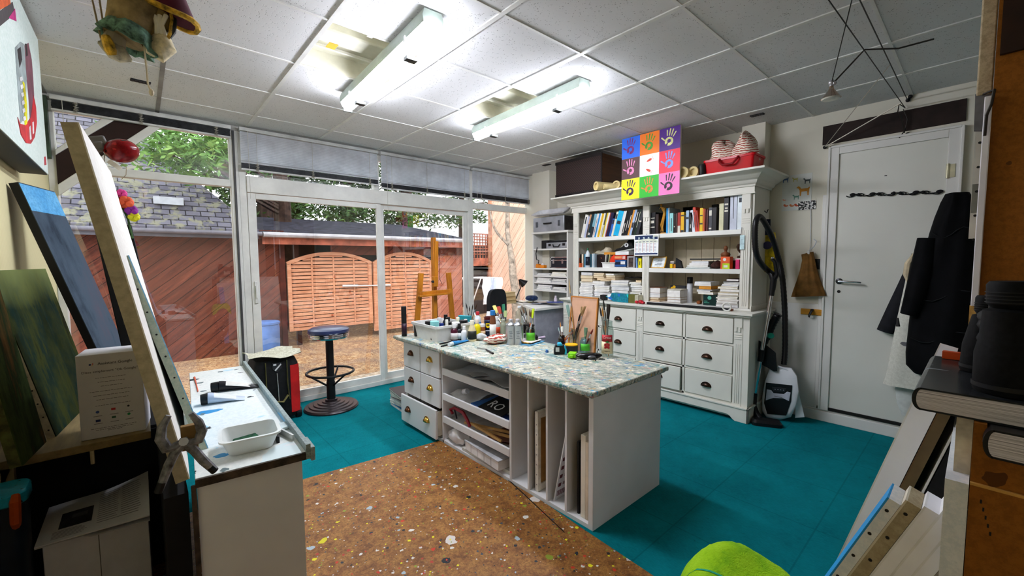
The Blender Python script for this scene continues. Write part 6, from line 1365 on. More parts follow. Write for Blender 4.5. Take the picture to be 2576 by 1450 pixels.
# ================================================================ narrow shelf unit contents
zc = 1.746; e = thing('flight_case', 'silver flat-sided case with a black handle on top of the narrow shelf unit', 'case', (4.08,3.72,zc)); ALU = M('b4b8c0',.35,.7,.5,var=.08)
MB().box(3.945,3.46,zc,4.22,4.0,zc+.185).build('case_front', ALU, e, bevel=.005); MB().box(3.96,3.452,zc+.004,4.215,3.46,zc+.18).build('dark_side', M('2c2826',.6,var=.3,scale=20), e)
m = MB(); m.tube([(3.942,3.80,zc+.105),(3.925,3.79,zc+.10),(3.925,3.68,zc+.10),(3.942,3.67,zc+.105)],.009,8); m.build('handle', BLACK, e)
m = MB()
for y in (3.93,3.54): m.box(3.938,y-.018,zc+.06,3.945,y+.018,zc+.13)
m.build('latch', M('5a5c62',.4,.6), e, bevel=.003)
m = MB(); y0_,y1_ = 3.44,4.01; Mx = TM(3.93,3.72,zc+.19) @ RM('Y',-25)
k = tubshape(0,-.28,.16,.28,0,.04,.008,.03,.01,.004); k.v = [Mx @ v for v in k.v]; tag(k.build('tray', M('dcdce0',.4)), 'shallow white tray tilted on top of the silver case', 'tray')
z = UZ[0]; e = thing('camera_case', 'silver and black equipment case on the topmost unit shelf', 'case', (4.05,3.65,z)); MB().box(3.965,3.43,z+.001,4.2,3.78,z+.075).build('case_body', ALU, e, bevel=.004); m = MB(); m.tube([(3.962,3.66,z+.05),(3.95,3.64,z+.02),(3.95,3.56,z+.02),(3.962,3.54,z+.05)],.007,6); m.build('handle', BLACK, e); m = MB(); m.box(3.961,3.70,z+.03,3.965,3.74,z+.06); m.box(3.961,3.46,z+.03,3.965,3.5,z+.06); m.build('latch', BLACK, e)
pbox(4.0,3.79,z+.001,4.15,3.90,z+.11,M('141416',.5),'speaker','black box beside the silver equipment case','box'); pbox(3.99,3.44,z+.076,4.18,3.76,z+.10,BLACK,'folder','black folder on the silver equipment case','folder')
z = UZ[1]; e = thing('tool_case', 'black tool case with bright metal edges on the unit shelf below', 'case', (4.05,3.57,z)); MB().box(3.965,3.425,z+.001,4.18,3.70,z+.145).build('case_body', M('1c1c26',.5), e, bevel=.004)
m = MB(); 
for a__ in ((3.961,3.423,z+.001,3.97,3.702,z+.012),(3.961,3.423,z+.132,3.97,3.702,z+.147),(3.961,3.423,z+.095,3.968,3.702,z+.108),(3.961,3.69,z+.001,3.97,3.704,z+.147)): m.box(*a__)
m.build('metal_edge', CHROME, e); m = MB(); m.box(3.956,3.63,z+.06,3.963,3.66,z+.115); m.box(3.956,3.48,z+.06,3.963,3.51,z+.115); m.build('latch', CHROME, e)
e = thing('hand_tool', 'orange plastic tool with white part at the left of the tool case', 'tool', (3.99,3.9,z)); m = MB(); m.box(3.97,3.83,z+.001,4.03,3.985,z+.04); m.box(3.975,3.93,z+.03,4.02,3.98,z+.055); m.build('main_body', M('f08a1c',.4), e, bevel=.006); MB().ball((3.985,3.86,z+.05),(.02,.025,.018),10,8).build('white_part', M('e8e8ee',.4), e)
m = MB(); m.tube([(3.95,3.93,UZ[0]+.02),(3.946,3.95,UZ[0]-.06),(3.948,3.94,UZ[0]-.14),(3.96,3.91,UZ[1]+.10),(3.965,3.925,UZ[1]+.06)],.006,6); tag(m.build('cable', BLACK), 'black cable hanging between the two upper unit shelves', 'cable')
for k,(z,lst) in enumerate(((UZ[2],((3.45,3.70,.05,'e8dcb8','cream papers at the right of the third unit shelf'),(3.72,3.96,.03,'d8d8dc','white papers at the left of the third unit shelf'))),(UZ[3],((3.45,3.69,.055,'4a4a50','grey folders at the right of the fourth unit shelf'),(3.71,3.97,.06,'e8e8ea','white papers at the left of the fourth unit shelf'))),(UZ[4],((3.45,3.68,.05,'2c2c30','black folders at the right of the fifth unit shelf'),(3.70,3.96,.065,'c8ccd8','bluish papers at the left of the fifth unit shelf'))))):
    for ya,yb,h_,c,lab in lst:
        z_ = z
        for j in range(3): flat(3.965+.006*j, ya+.004*j, z_+.0005, .22, yb-ya-.01*j, h_/3*.95, c if j != 1 else 'f0eeea', ('lowest','middle','topmost')[j]+' of the '+lab, None, (2,-3,4)[j], name='paper_wad', cat='papers'); z_ += h_/3
# ================================================================ corner desk contents
rnd = random.Random(5)
cols = ['f0f0f2','e8e6e0','d0d4e0','f4ecd8','b8c0d4','2c2c30','e8d050','f2f2f4','dcdce4','c8a890','eeeeee','3a4a9a']
dl = ['white sheet','ivory sheet','pale blue leaflet','cream sheet','blue grey leaflet','black leaflet','yellow sheet','bright white sheet','lavender sheet','tan sheet','plain white leaflet','deep blue card']
sp = ['near the front corner','at the front edge','by the right edge','left of centre','by the shelf unit','in the middle','near the right end','half under others','on the left side','beside the wood blocks','on top of the heap','at the back']
for k in range(12):
    c = PZ(1306+9.6*k+rnd.uniform(-4,4), 764+((k*5)%7-3)*1.3, DZ); z_ = DZ+.001+.0032*k
    flat(min(c.x+.02,3.70), c.y-.05+.03, z_, .20, .14, .003, cols[k], dl[k]+' '+sp[k]+' of the corner desk', 'loose papers on the corner desk', rnd.uniform(-50,50), name='paper', cat='paper')
for k,(c,lab) in enumerate((('d8b070','bottom'),('c89a58','middle'),('e0c088','top'))):
    m = MB(); k2 = tubshape(3.36+.01*k,3.98,3.62-.01*k,4.20,DZ+.001+.05*k,.048,.004,.002,.004,.008); tag(k2.build('wooden_tray', wood('pale_tray_wood_%d' % k, c, 'efd8a8', 3)), lab+' pale wooden tray stacked on the corner desk by the window', 'tray', 'wooden trays on the corner desk')
e = thing('desk_lamp', 'black angled desk lamp at the left side of the narrow shelf unit', 'lamp', (3.72,4.12,DZ)); m = MB(); m.lathe([(.06,0),(.06,.015),(.015,.02)],(3.72,4.12,DZ),16); m.tube([(3.72,4.12,DZ+.02),(3.80,4.10,DZ+.18),(3.70,4.02,DZ+.30)],.008,6); m.build('arm', BLACK, e)
m = MB(); m.lathe([(.012,0),(.03,.03),(.06,.09),(.056,.09)],(0,0,0),16,TM(3.72,4.03,DZ+.30) @ RM('X',150) @ RM('Y',40),False); m.build('lamp_shade', BLACK, e)
crumple((3.72,3.80,DZ+.04),(.16,.14,.06),'blue and black cloth pouch on the corner desk papers','pouch','pouch',M('16284a',.7,var=.4,scale=30),seed=21)
MB_ = MB().lathe([(.02,0),(.022,.05),(.012,.07),(.014,.09)],(3.86,3.52,DZ+.02),12); tag(MB_.build('cup', M('e8dce4',.4)), 'small pinkish cup at the right end of the corner desk', 'cup')
# black chair in front of the desk
e = thing('office_chair', 'black padded office chair back rising behind the white tub', 'chair', (2.72,3.62,0)); c = PY(1247,757,3.62); sx_ = c.x
m = MB()
def rp(y, w, z0_, z1_): return [Vector((sx_+w*math.copysign(abs(math.cos(t_))**.5,math.cos(t_)), y, (z0_+z1_)/2+(z1_-z0_)/2*math.copysign(abs(math.sin(t_))**.6,math.sin(t_)))) for t_ in [2*PI*k/24 for k in range(24)]]
zt_, zb_ = PY(1247,727,3.62).z, .62
m.rings([rp(3.585,.10,zb_+.03,zt_-.03),rp(3.575,.125,zb_,zt_),rp(3.62,.13,zb_,zt_),rp(3.65,.11,zb_+.03,zt_-.03)]); m.build('backrest', M('16161a',.7,var=.2), e)
m = MB(); m.rings([rrect(sx_-.2,3.2,sx_+.2,3.56,.08,z_) for z_ in (.43,.49)]); m.build('seat', M('16161a',.7,var=.2), e)
m = MB(); m.tube([(sx_,3.56,.47),(sx_,3.66,.5),(sx_,3.66,.8)],.02,8); m.cyl((sx_,3.4,.08),(sx_,3.4,.44),.025,n=10); m.build('column', BLACK, e)
for k in range(5): MB().tube([(sx_,3.4,.08),(sx_+.24*math.cos(k*1.257),3.4+.24*math.sin(k*1.257),.04)],[.022,.016],8).build('leg', BLACK, e)
bottle((2.12,2.62,TZ), .026, .235, M('7a4a30',.4), M('2a7ac0',.4), 'tall brown bottle with white band and blue cap before the chair back', 'bottle', M('f0ece4',.5), None, 'round', .16, .7)
# ================================================================ ceiling things
for (x,y,w_,d_,rz_,lab) in ((.063,3.725,.10,.045,5,'black slotted ceiling vent at the left above the leftmost window'),(3.878,1.29,.045,.10,0,'black slotted ceiling vent above the right end of the hutch'),(3.865,3.675,.05,.11,0,'black slotted ceiling vent in the corner above the narrow shelf unit')):
    e = thing('ceiling_vent', lab, 'vent', (x,y,ZC-.003), group='black ceiling vents'); Mx = TM(x,y,ZC-.004) @ RM('Z',rz_)
    MB().box(-w_/2,-d_/2,-.002,w_/2,d_/2,.004,Mx).build('frame', M('1a1a1c',.6), e, smooth=False)
    m = MB()
    for k in range(5):
        if w_ > d_: m.box(-w_*.45+w_*.19*k,-d_*.4,-.0045,-w_*.45+w_*.19*k+w_*.1,d_*.4,-.002,Mx)
        else: m.box(-w_*.4,-d_*.45+d_*.19*k,-.0045,w_*.4,-d_*.45+d_*.19*k+d_*.1,-.002,Mx)
    m.build('slat', M('2c2c2e',.5), e, smooth=False)
# cable light system
WIRE = M('2a2622',.5,.3); zc = 2.47
a0, a1 = Vector((4.262,.425,2.478)), Vector((.5,.56,2.465)); b0, b1 = Vector((4.262,.414,2.53)), Vector((.5,.30,2.44))
t_ = PZ(2085,0,zc); a1 = a0+(t_-a0)*1.7; t_ = PZ(2163,0,2.495); b1 = b0+(t_-b0)*1.7; a1.z = 2.463; b1.z = 2.47
e = thing('cable_light', 'tensioned low-voltage cables under the ceiling carrying a small reflector bulb, by the door', 'ceiling light', (4.26,.42,2.5))
m = MB(); m.tube([a0,a1],.0028,6); m.build('cable', WIRE, e); m = MB(); m.tube([b0,b1],.0028,6); m.build('cable', WIRE, e)
def on(a, b, px): # point of a cable seen at image column px
    best = min((abs(0), s) for s in [0]) ; lo = None
    for k in range(401):
        p = a+(b-a)*k/400; d = p-CAM; x = 1288+FPX*d.dot(_r)/d.dot(_f)
        if lo is None or abs(x-px) < lo[0]: lo = (abs(x-px), p)
    return lo[1]
pa = on(a0,a1,2175); xl = pa.x
L1_ = [PX(2350,98,xl+.0), PX(2260,122,xl), pa+Vector((0,0,.006)), PX(2146,156,xl), PX(2100,205,xl)]
m = MB(); m.tube(L1_,.0042,7); m.build('lamp_rod', WIRE, e)
lp = PX(2092,208,xl); m = MB(); m.tube([on(b0,b1,2150), lp],.0024,5); m.build('feed_wire', WIRE, e)
m = MB(); m.ball(lp,(.016,.016,.016),10,8); m.ball(PX(2099,209,xl),(.012,.012,.012),8,6); m.cyl(lp,lp+Vector((0,0,-.03)),.010,n=8); m.build('socket', M('b8b8bc',.3,.6), e)
m = MB(); m.lathe([(.01,-.02),(.013,-.035),(.03,-.06),(.048,-.085),(.046,-.085),(.028,-.06),(.008,-.035)],lp,18,None,False); m.build('reflector', glassy('amber_reflector','d8b878',1.5,.1,.25), e)
m = MB(); m.lathe([(.045,-.084),(.04,-.09),(.01,-.093)],lp,18); m.build('bulb_glass', M('e8e4d8',.2), e)
pb, pa2 = on(b0,b1,2240), on(a0,a1,2268); w_ = PX(2074,371,4.255)
m = MB(); m.tube([pb, w_],.0025,5); m.build('stay_wire', M('b0a898',.4,.3), e); m = MB(); m.tube([pa2, w_],.004,5); m.build('stay_wire', M('c8c0b0',.4,.3), e)
m = MB(); m.tube([a0+Vector((-.02,0,0)),PX(2262,262,4.22),PX(2258,285,4.22),PX(2268,300,4.23),PX(2275,330,4.24),PX(2262,347,4.24)],.004,5); m.tube([PX(2272,275,4.23),PX(2283,300,4.24),PX(2275,335,4.25)],.003,5); m.build('loop', WIRE, e)
m = MB()
for q in ((2284,252),(2283,338),(2075,371),(2290,243)): m.ball(PX(q[0],q[1],4.262),(.014,.014,.014),10,8)
m.build('anchor', BLACK, e)
# marionette
ym = 1.62; e = thing('marionette', 'hanging string puppet in maroon and gold with tan trousers, upper left by the ceiling', 'puppet', tuple(PY(360,0,ym)))
def qm(x,y,d=0): return PY(x,y,ym+d)
TAN = M('8a7650',.85,var=.2,scale=20); GOLD = M('b8922c',.5,.3,var=.3,scale=60); MAR = M('4a0e22',.8,var=.2); LACE = M('5a7a68',.9,var=.35,scale=60); CRE = M('cfc29c',.8,var=.2,scale=25)
m = MB(); m.tube([qm(352,-30),qm(338,10),qm(328,50),qm(318,85),qm(312,100)],[.058,.055,.05,.047,.045],14); m.build('trouser', TAN, e)
m = MB(); m.tube([qm(400,-20,.02),qm(396,20,.02),qm(388,60,.02),qm(372,92,.02),qm(355,112,.02)],[.05,.046,.04,.03,.028],12); m.build('trouser', M('a08a54',.85,var=.2,scale=20), e)
m = MB(); rs = []
for k,(x,y,r) in enumerate(((312,62,.047),(306,82,.055),(300,104,.063))):
    d = (qm(300,104)-qm(318,60)).normalized(); s = d.cross(Vector((0,1,0))).normalized(); n2 = d.cross(s)
    rs.append([qm(x+18,y+8)+ (s*math.cos(2*PI*j/24)+n2*math.sin(2*PI*j/24))*r*(1+(.08*k*math.sin(8*2*PI*j/24))) for j in range(24)])
m.rings(rs,True,False); m.build('lace_cuff', LACE, e, solid=.003)
m = MB(); m.tube([qm(292,90),qm(284,108),qm(290,122)],[.022,.026,.024],8); m.build('ankle', M('a49a84',.8), e)
m = MB(); m.tube([qm(246,106),qm(262,112),qm(285,126),qm(310,142),qm(332,153)],[.004,.018,.03,.024,.005],12,True,.8); m.build('shoe', M('a8a28c',.6,var=.3,scale=30), e)
m = MB(); m.tube([qm(266,92,-.03),qm(273,110,-.034),qm(278,128,-.034),qm(283,138,-.03)],[.010,.013,.013,.010],8); m.build('shoe_strap', GOLD, e)
m = MB(); m.tube([qm(398,88),qm(404,100),qm(410,118),qm(400,128),qm(378,118),qm(360,104)],[.016,.026,.032,.032,.022,.012],12); m.build('boot', CRE, e)
m = MB(); m.tube([qm(424,112),qm(420,126),qm(405,138),qm(388,134)],[.012,.016,.016,.010],10); m.build('boot_toe', GOLD, e)
m = MB()
for x in (388,402,418): m.tube([qm(x,38,-.02),qm(400+(x-402)*.4,62,-.02),qm(404+(x-402)*.6,88,-.01)],[.006,.006,.007],7)
m.build('garter', M('e8e2cc',.8), e)
m = MB(); rs = []
for y,w_ in ((-60,.06),(-30,.075),(0,.085),(28,.095)):
    c = qm(392+(y*.12),y,-.0); rs.append([c+Vector((w_*math.cos(2*PI*j/20),.05*math.sin(2*PI*j/20),-.02*math.cos(2*PI*j/20)-.006*math.sin(6*PI*j/20))) for j in range(20)])
m.rings(rs); m.build('tunic', MAR, e)
m = MB(); m.tube([rs[-1][j%20]+Vector((0,0,.002)) for j in range(21)],.008,6,False); m.build('gold_trim', GOLD, e)
m = MB(); m.tube([qm(432,8),qm(436,45),qm(434,80),qm(424,100)],[.014,.016,.014,.006],8,True,.6); m.build('coat_tail', M('1a1a16',.8), e); m = MB(); m.tube([qm(426,10,-.02),qm(432,48,-.02),qm(428,84,-.02),qm(421,100,-.015)],.0045,6); m.build('coat_trim', GOLD, e)
m = MB(); m.tube([qm(420,-20),qm(436,0),qm(440,14)],[.03,.022,.012],8); m.build('sleeve', MAR, e); m = MB(); m.ball(qm(430,10),(.02,.016,.02),10,8); m.build('cuff_lace', M('9ab8a4',.9,var=.3,scale=60), e)
m = MB(); hd = qm(385,-150); m.ball(hd,(.05,.05,.06),14,10); m.tube([qm(388,-110),qm(388,-60)],[.02,.06],10); m.build('head', M('d8b090',.6), e)
cb = Vector((hd.x,hd.y,2.535)); m = MB(); m.bar(cb+Vector((-.14,0,0)),cb+Vector((.10,0,0)),.02,.02); m.bar(cb+Vector((0,-.1,.0)),cb+Vector((0,.1,.0)),.02,.02); m.cyl(cb,Vector((cb.x,cb.y,ZC)),.006,n=6); m.build('control_bar', M('6a4a2c',.6), e)
STR = M('8a7a5c',.8)
for p in ((256,108,232,-2),(264,90,250,-2)): MB().tube([qm(p[0],p[1]), qm(p[2],p[3]), cb+Vector((-.13,0,0))],.0022,5).build('string', STR, e)
MB().tube([hd+Vector((0,0,.05)), cb],.0022,5).build('string', STR, e)
m = MB(); m.tube([qm(361,84,-.03),qm(365,140,-.03),qm(370,180,-.03),qm(372,210,-.03),qm(378,226,-.03)],.0025,5); m.ball(qm(381,233,-.03),(.006,.006,.010),8,6); m.build('loose_string', M('d8ccb0',.8), e)

# ================================================================ things on and by the door wall
e = thing('coat_rack', 'black wrought metal coat rack of scrolls across the door', 'coat rack', (4.255,.51,1.86)); a_, b_ = PX(2140,492,4.25), PX(2358,484,4.25); m = MB()
for k in range(9):
    f_ = k/8; c = a_+(b_-a_)*f_; s = 1 if k%2 else -1
    m.tube([c+Vector((0,.028*math.cos(t_),.014*s*math.sin(t_)))*(1-.06*j) for j,t_ in enumerate([PI*k2/5 for k2 in range(9)])],.004,6)
    m.ball(c+Vector((-.002,.012*s,.004)),(.006,.02 if k in (0,2,6,8) else .012,.013),10,8)
m.tube([a_+(b_-a_)*k/12+Vector((0,0,.010*math.sin(k*2.1))) for k in range(13)],.0035,6); m.build('scroll', BLACKM, e)
m = MB(); p = PX(2385,520,4.25); m.tube([p+Vector((0.005,0,.05)),p+Vector((-.05,0,.03)),p+Vector((-.06,0,.055))],.006,6); m.build('hook', BLACKM, e)
MB().box(4.258,.505,1.997,4.2585,.52,2.003).build('mark', BLACK, e)
# black puffer coat: rings between left and right outlines seen from the room
def garment(nm, lab, cat, outline, x, dep, mat, ribs=0, seed=1, sub=None):
    e = thing(nm, lab, cat, tuple(PX(outline[-1][0],outline[-1][2],x))); rs = []; rnd = random.Random(seed); ph = rnd.uniform(0,6)
    for i,(l,r,y) in enumerate(outline):
        a, b = PX(l,y,x), PX(r,y,x); c = (a+b)/2; hw = abs(a.y-b.y)/2; f_ = 1+(.10 if ribs and i%2 else -.04 if ribs else 0)
        rs.append([Vector((x-dep*f_*abs(math.sin(t_))**.8*(1 if math.sin(t_)>0 else -.35)*(1+.10*math.sin(5*t_+ph+i*.4)), c.y+hw*math.cos(t_)*(1+.03*math.sin(3*t_+i)), c.z)) for t_ in [2*PI*k/28 for k in range(28)]])
    m = MB(); m.rings(rs); m.build(sub or 'coat_body', mat, e, ang=70); return e
PUF = M('08080a',.75,0,.12,var=.35,scale=14)
e = garment('coat','black padded coat hanging on the door rack','coat',[(2378,2440,488),(2366,2455,510),(2352,2458,545),(2338,2460,585),(2326,2462,625),(2314,2463,665),(2306,2464,705),(2298,2464,745),(2292,2463,785),(2286,2462,825),(2280,2460,860),(2275,2455,895),(2278,2440,925),(2300,2420,944)],4.13,.11,PUF,0,3)
for y,l,r in ((585,2345,2440),(745,2300,2440),(850,2290,2430)): MB().tube([PX(l+(r-l)*k/6,y+14*math.sin(k*.9),4.13-.105) for k in range(7)],.004,5).build('quilt_seam', BLACKM, e)
m = MB(); m.tube([PX(2332,600,4.06),PX(2318,680,4.05),PX(2300,750,4.04),PX(2285,792,4.04)],[.05,.06,.055,.045],10); m.build('sleeve', PUF, e); MB().tube([PX(2258,800,4.06),PX(2259,822,4.05)],[.006,.012],6).build('zip_pull', BLACK, e)
OFF = splatter('stained_smock',('e2dfd2','ecead e'.replace(' ',''),'c8c4b4'),[(9,(.4,.25),(1,1,1),['8a8a80','6a6a6c','b0a890'])],.9,'Object')
e = garment('smock','off-white paint-spotted smock hanging behind the black coat','smock',[(2300,2380,628),(2286,2385,660),(2280,2390,700),(2270,2390,740),(2258,2390,790),(2248,2390,840),(2240,2390,890),(2234,2390,935),(2222,2395,978)],4.19,.06,OFF,0,8,'smock_body')
m = MB(); m.tube([PX(2300,640,4.14),PX(2284,664,4.12),PX(2280,690,4.12),PX(2290,715,4.12)],[.012,.02,.02,.014],8); m.build('collar', M('c8b898',.8,var=.2), e)
e = garment('cloth','pale cloth hanging lowest behind the smock','cloth',[(2270,2340,940),(2252,2345,985),(2256,2350,1020),(2268,2352,1052)],4.22,.03,M('d8dad4',.9,var=.1),0,9,'cloth_body')
e = thing('jacket', 'dark navy jacket sleeve hanging out left behind the smock', 'jacket', tuple(PX(2230,838,4.23))); m = MB(); m.tube([PX(2310,640,4.215),PX(2282,712,4.215),PX(2254,775,4.215),PX(2226,835,4.215)],[.035,.045,.05,.05],12,True,.7); m.build('sleeve', M('17171c',.8,var=.25,scale=20), e)
# drawstring bag, hook plaque, phone, poster
e = thing('drawstring_bag', 'brown gathered drawstring bag hanging on the wall by the door', 'bag', tuple(PX(2035,745,4.22))); rs = []; xb = 4.235
for l,r,y,dp in ((2016,2046,637,.02),(2018,2049,652,.03),(2012,2055,680,.04),(2003,2064,708,.045),(1995,2073,730,.045),(1990,2079,746,.03)):
    a, b = PX(l,y,xb), PX(r,y,xb); c = (a+b)/2; hw = abs(a.y-b.y)/2
    rs.append([Vector((xb-dp*abs(math.sin(t_))*(1 if math.sin(t_)>0 else .4*-1)*(1+.16*math.sin(9*t_)), c.y+hw*math.cos(t_), c.z+.012*math.cos(t_)*(-1))) for t_ in [2*PI*k/40 for k in range(40)]])
m = MB(); m.rings(rs); m.build('bag_body', M('7a5424',.85,var=.15,scale=12), e, ang=60)
m = MB(); m.tube([PX(2032,640,4.24),PX(2036,630,4.23),PX(2048,620,4.23),PX(2054,607,4.235),PX(2048,603,4.245)],.004,6); m.tube([PX(2037,640,4.265),PX(2040,560,4.272),PX(2040,505,4.275)],.0025,5); m.build('cord', M('c8ccd0',.4), e)
m = MB(); m.box(-.012,-.01,0,.012,.01,.03,TM(PX(2034,640,4.225))); m.build('clip', M('e4e4e0',.4), e, bevel=.003)
a_, b_ = PX(2044,652,4.26), PX(2061,678,4.26); tag(MB().box(4.262,b_.y,b_.z,4.2795,a_.y,a_.z).build('switch', BLACK, bevel=.004), 'black wall switch half hidden behind the brown bag', 'switch')
a_, b_ = PX(2015,776,4.262), PX(2071,795,4.262); e = thing('hook_plaque', 'yellow wooden plaque with a black hook below the brown bag', 'hook', (4.26,(a_.y+b_.y)/2,b_.z))
MB().box(4.254,b_.y,b_.z,4.2675,a_.y,a_.z).build('plaque', wood('yellow_plaque','b87a18','dc9e30',4), e, bevel=.003); m = MB(); c = PX(2043,783,4.25); m.tube([c+Vector((0,0,.012)),c+Vector((-.03,.0,-.0)),c+Vector((-.035,.012,-.035)),c+Vector((-.02,.016,-.05))],[.012,.011,.010,.008],8,True,.6); m.build('hook', BLACK, e)
a_, b_ = PX(1969,444,4.276), PX(2040,526,4.276); e = thing('poster', 'pale poster with small coloured animals pinned beside the hutch', 'poster', (4.276,(a_.y+b_.y)/2,b_.z))
MB().box(4.277,b_.y,b_.z,4.2795,a_.y,a_.z).build('sheet', M('e0e2dc',.6,var=.03), e, smooth=False)
def animal(px, py, s, c, nm='animal_print', duck=False):
    F_ = frame(PX(px,py,4.2768),(0,-1,0),(0,0,1),(-1,0,0)) @ Matrix.Scale(s,4); m = MB()
    if duck: m.prism([(-.5,.1),(-.2,-.2),(.3,-.2),(.5,.1),(.2,.12),(0,.05),(-.1,.3),(-.3,.36),(-.45,.26),(-.56,.22),(-.42,.16)],.01,F_)
    else: m.prism([(-.6,.35),(-.45,.5),(-.3,.42),(-.2,.22),(.35,.22),(.55,.35),(.5,.1),(.45,-.5),(.36,-.5),(.32,-.08),(-.15,-.08),(-.2,-.5),(-.3,-.5),(-.32,.05),(-.42,.25)],.01,F_)
    m.build(nm, M(c,.6,var=.1), e, smooth=False)
for a__ in ((1975,453,.05,'5a7ab0',0),(2000,452,.04,'d0c86a',0),(2030,455,.05,'3a4448',0),(2021,480,.085,'d8922c',0),(2002,496,.045,'6a9a8a',0),(1977,518,.04,'d86a3c',1),(1992,518,.04,'d8783c',1),(2005,517,.045,'c8502c',1),(1973,504,.03,'e0a088',1)): animal(*a__[:4], duck=bool(a__[4]))
e2_ = MB(); a_, b_ = PX(2008,508,4.274), PX(2052,526,4.274); t = NT('ink_scribble',.6); v = t.co('World'); t.color(t.ramp(t.noise(v,70,3,.7),[(.49,'1a1a1c'),(.52,'eceae6')],'CONSTANT'))
tag(MB().box(4.2745,b_.y,b_.z,4.2766,a_.y,a_.z).build('ink_drawing', t.m, smooth=False), 'small black and white ink drawing at the lower right of the animal poster', 'drawing')
# ---------------------------------------------------------------- vacuum cleaner
xv = 4.04; e = thing('vacuum_cleaner', 'white and black canister vacuum cleaner standing by the hutch with hose and chrome wand', 'vacuum cleaner', (xv,1.07,0)); VW = M('e6e8ee',.2,var=.02); PL = M('141416',.35,var=.1)
def qv(x,y,d=0): return PX(x,y,xv+d)
out = [(1960,922),(1935,930),(1924,960),(1917,1000),(1917,1035),(1928,1052),(1962,1057),(1990,1050),(2003,1020),(2010,985),(2005,945),(1992,926)]
def ringv(f_, d): 
    cx, cy = 1962, 992; return [qv(cx+(x-cx)*f_, cy+(y-cy)*f_, d) for x,y in out]
m = MB(); m.rings([ringv(.80,-.06),ringv(.97,-.045),ringv(1.0,-.02),ringv(1.0,.10),ringv(.86,.16)]); m.build('body_shell', VW, e, ang=50)
m = MB(); m.add([qv(2003,960,.0),qv(2024,1050,.02),qv(2012,1030,.06),qv(2000,1052,.0),qv(2003,960,.1),qv(2024,1050,.1),qv(2012,1030,.12),qv(2000,1052,.1)],[(0,1,2,3),(7,6,5,4),(0,4,5,1),(1,5,6,2),(2,6,7,3),(3,7,4,0)]); m.build('rear_foot', VW, e)
def panel(nm, pts, mat, d0, d1):
    n = len(pts); m = MB(); m.add([qv(x,y,d0) for x,y in pts]+[qv(x,y,d1) for x,y in pts],[tuple(range(n)),tuple(range(2*n-1,n-1,-1))]+[(i,(i+1)%n,n+(i+1)%n,n+i) for i in range(n)]); m.build(nm, mat, e, bevel=.002)
panel('front_cover', [(1927,963),(1993,970),(1990,1010),(1978,1046),(1930,1042),(1922,1015)], PL, -.066, -.03)
panel('cover_band', [(1929,980),(1940,982),(1946,990),(1972,992),(1980,986),(1989,988),(1985,1010),(1970,1003),(1945,1002),(1926,1008)], M('b8bcc8',.3), -.070, -.062)
panel('control_panel', [(1942,974),(1978,978),(1974,988),(1946,985)], M('2a2a2e',.3), -.071, -.064)
m = MB()
for k in range(4): m.ball(qv(1950+7*k,980+.8*k,-.072),(.003,.004,.004),8,6)
m.box(-.001,-.03,-.004,.001,.03,.004, TM(qv(1958,999,-.071))); m.build('button', M('8a8c94',.3), e)
m = MB(); m.tube([qv(1938,930,-.05),qv(1958,922,-.06),qv(1980,930,-.05),qv(1990,942,-.04)],.008,8); m.build('carry_handle', VW, e)
hp_ = [qv(*p) for p in ((1972,918,.0),(1975,880,.02),(1975,820,.03),(1973,760,.03),(1968,700,.04),(1958,650,.04))]+[PY(*p) for p in ((1944,602,1.17),(1926,564,1.19),(1911,545,1.205),(1902,556,1.212),(1899,590,1.215),(1901,630,1.21),(1909,655,1.205),(1922,672,1.19))]+[qv(1933,682,-.09)]
def smoothp(p, n=5):
    o_ = []
    for i in range(len(p)-1):
        p0,p1,p2,p3 = p[max(i-1,0)],p[i],p[i+1],p[min(i+2,len(p)-1)]
        for k in range(n):
            t_ = k/n; o_.append(.5*((2*p1)+(p2-p0)*t_+(2*p0-5*p1+4*p2-p3)*t_*t_+(3*p1-p0-3*p2+p3)*t_**3))
    return o_+[p[-1]]
hs = smoothp(hp_, 12); m = MB(); m.tube(hs,[.021+.0018*(k%2) for k in range(len(hs))],10); m.build('hose', PL, e, ang=80)
m = MB(); m.tube([qv(1933,682,-.09),qv(1942,690,-.11),qv(1946,705,-.11),qv(1943,730,-.11)],[.022,.026,.025,.022],10); m.tube([qv(1946,705,-.11),qv(1955,690,-.12),qv(1950,660,-.12),qv(1943,652,-.12)],[.02,.018,.016,.016],9); m.build('wand_handle', PL, e)
MB().ball(qv(1943,650,-.125),(.012,.012,.012),10,8).build('knob', CHROME, e)
w0, w1 = qv(1943,728,-.11), qv(1899,992,-.14); m = MB(); m.cyl(w0, w1, .0155, n=14); m.build('chrome_wand', CHROME, e)
wd = w1-w0
for fa_,fb_,r_ in ((0,.06,.021),(.57,.68,.024)): MB().tube([w0+wd*fa_,w0+wd*fb_],r_,10).build('wand_collar', PL, e)
m = MB(); m.tube([w1-wd*.01,qv(1896,1020,-.15),qv(1902,1040,-.17),qv(1912,1055,-.2)],[.02,.022,.026,.028],10); m.build('floor_neck', PL, e)
fh = PZ(1928,1070,.0); m = MB(); Mf = TM(fh.x,fh.y,.001) @ RM('Z',28); m.rings([[Mf @ q for q in rrect(-.05,-.11,.05,.11,.03,z_)] for z_ in (0,.025)]+[[Mf @ q for q in rrect(-.03,-.095,.045,.095,.025,.045)]]); m.build('floor_head', PL, e)
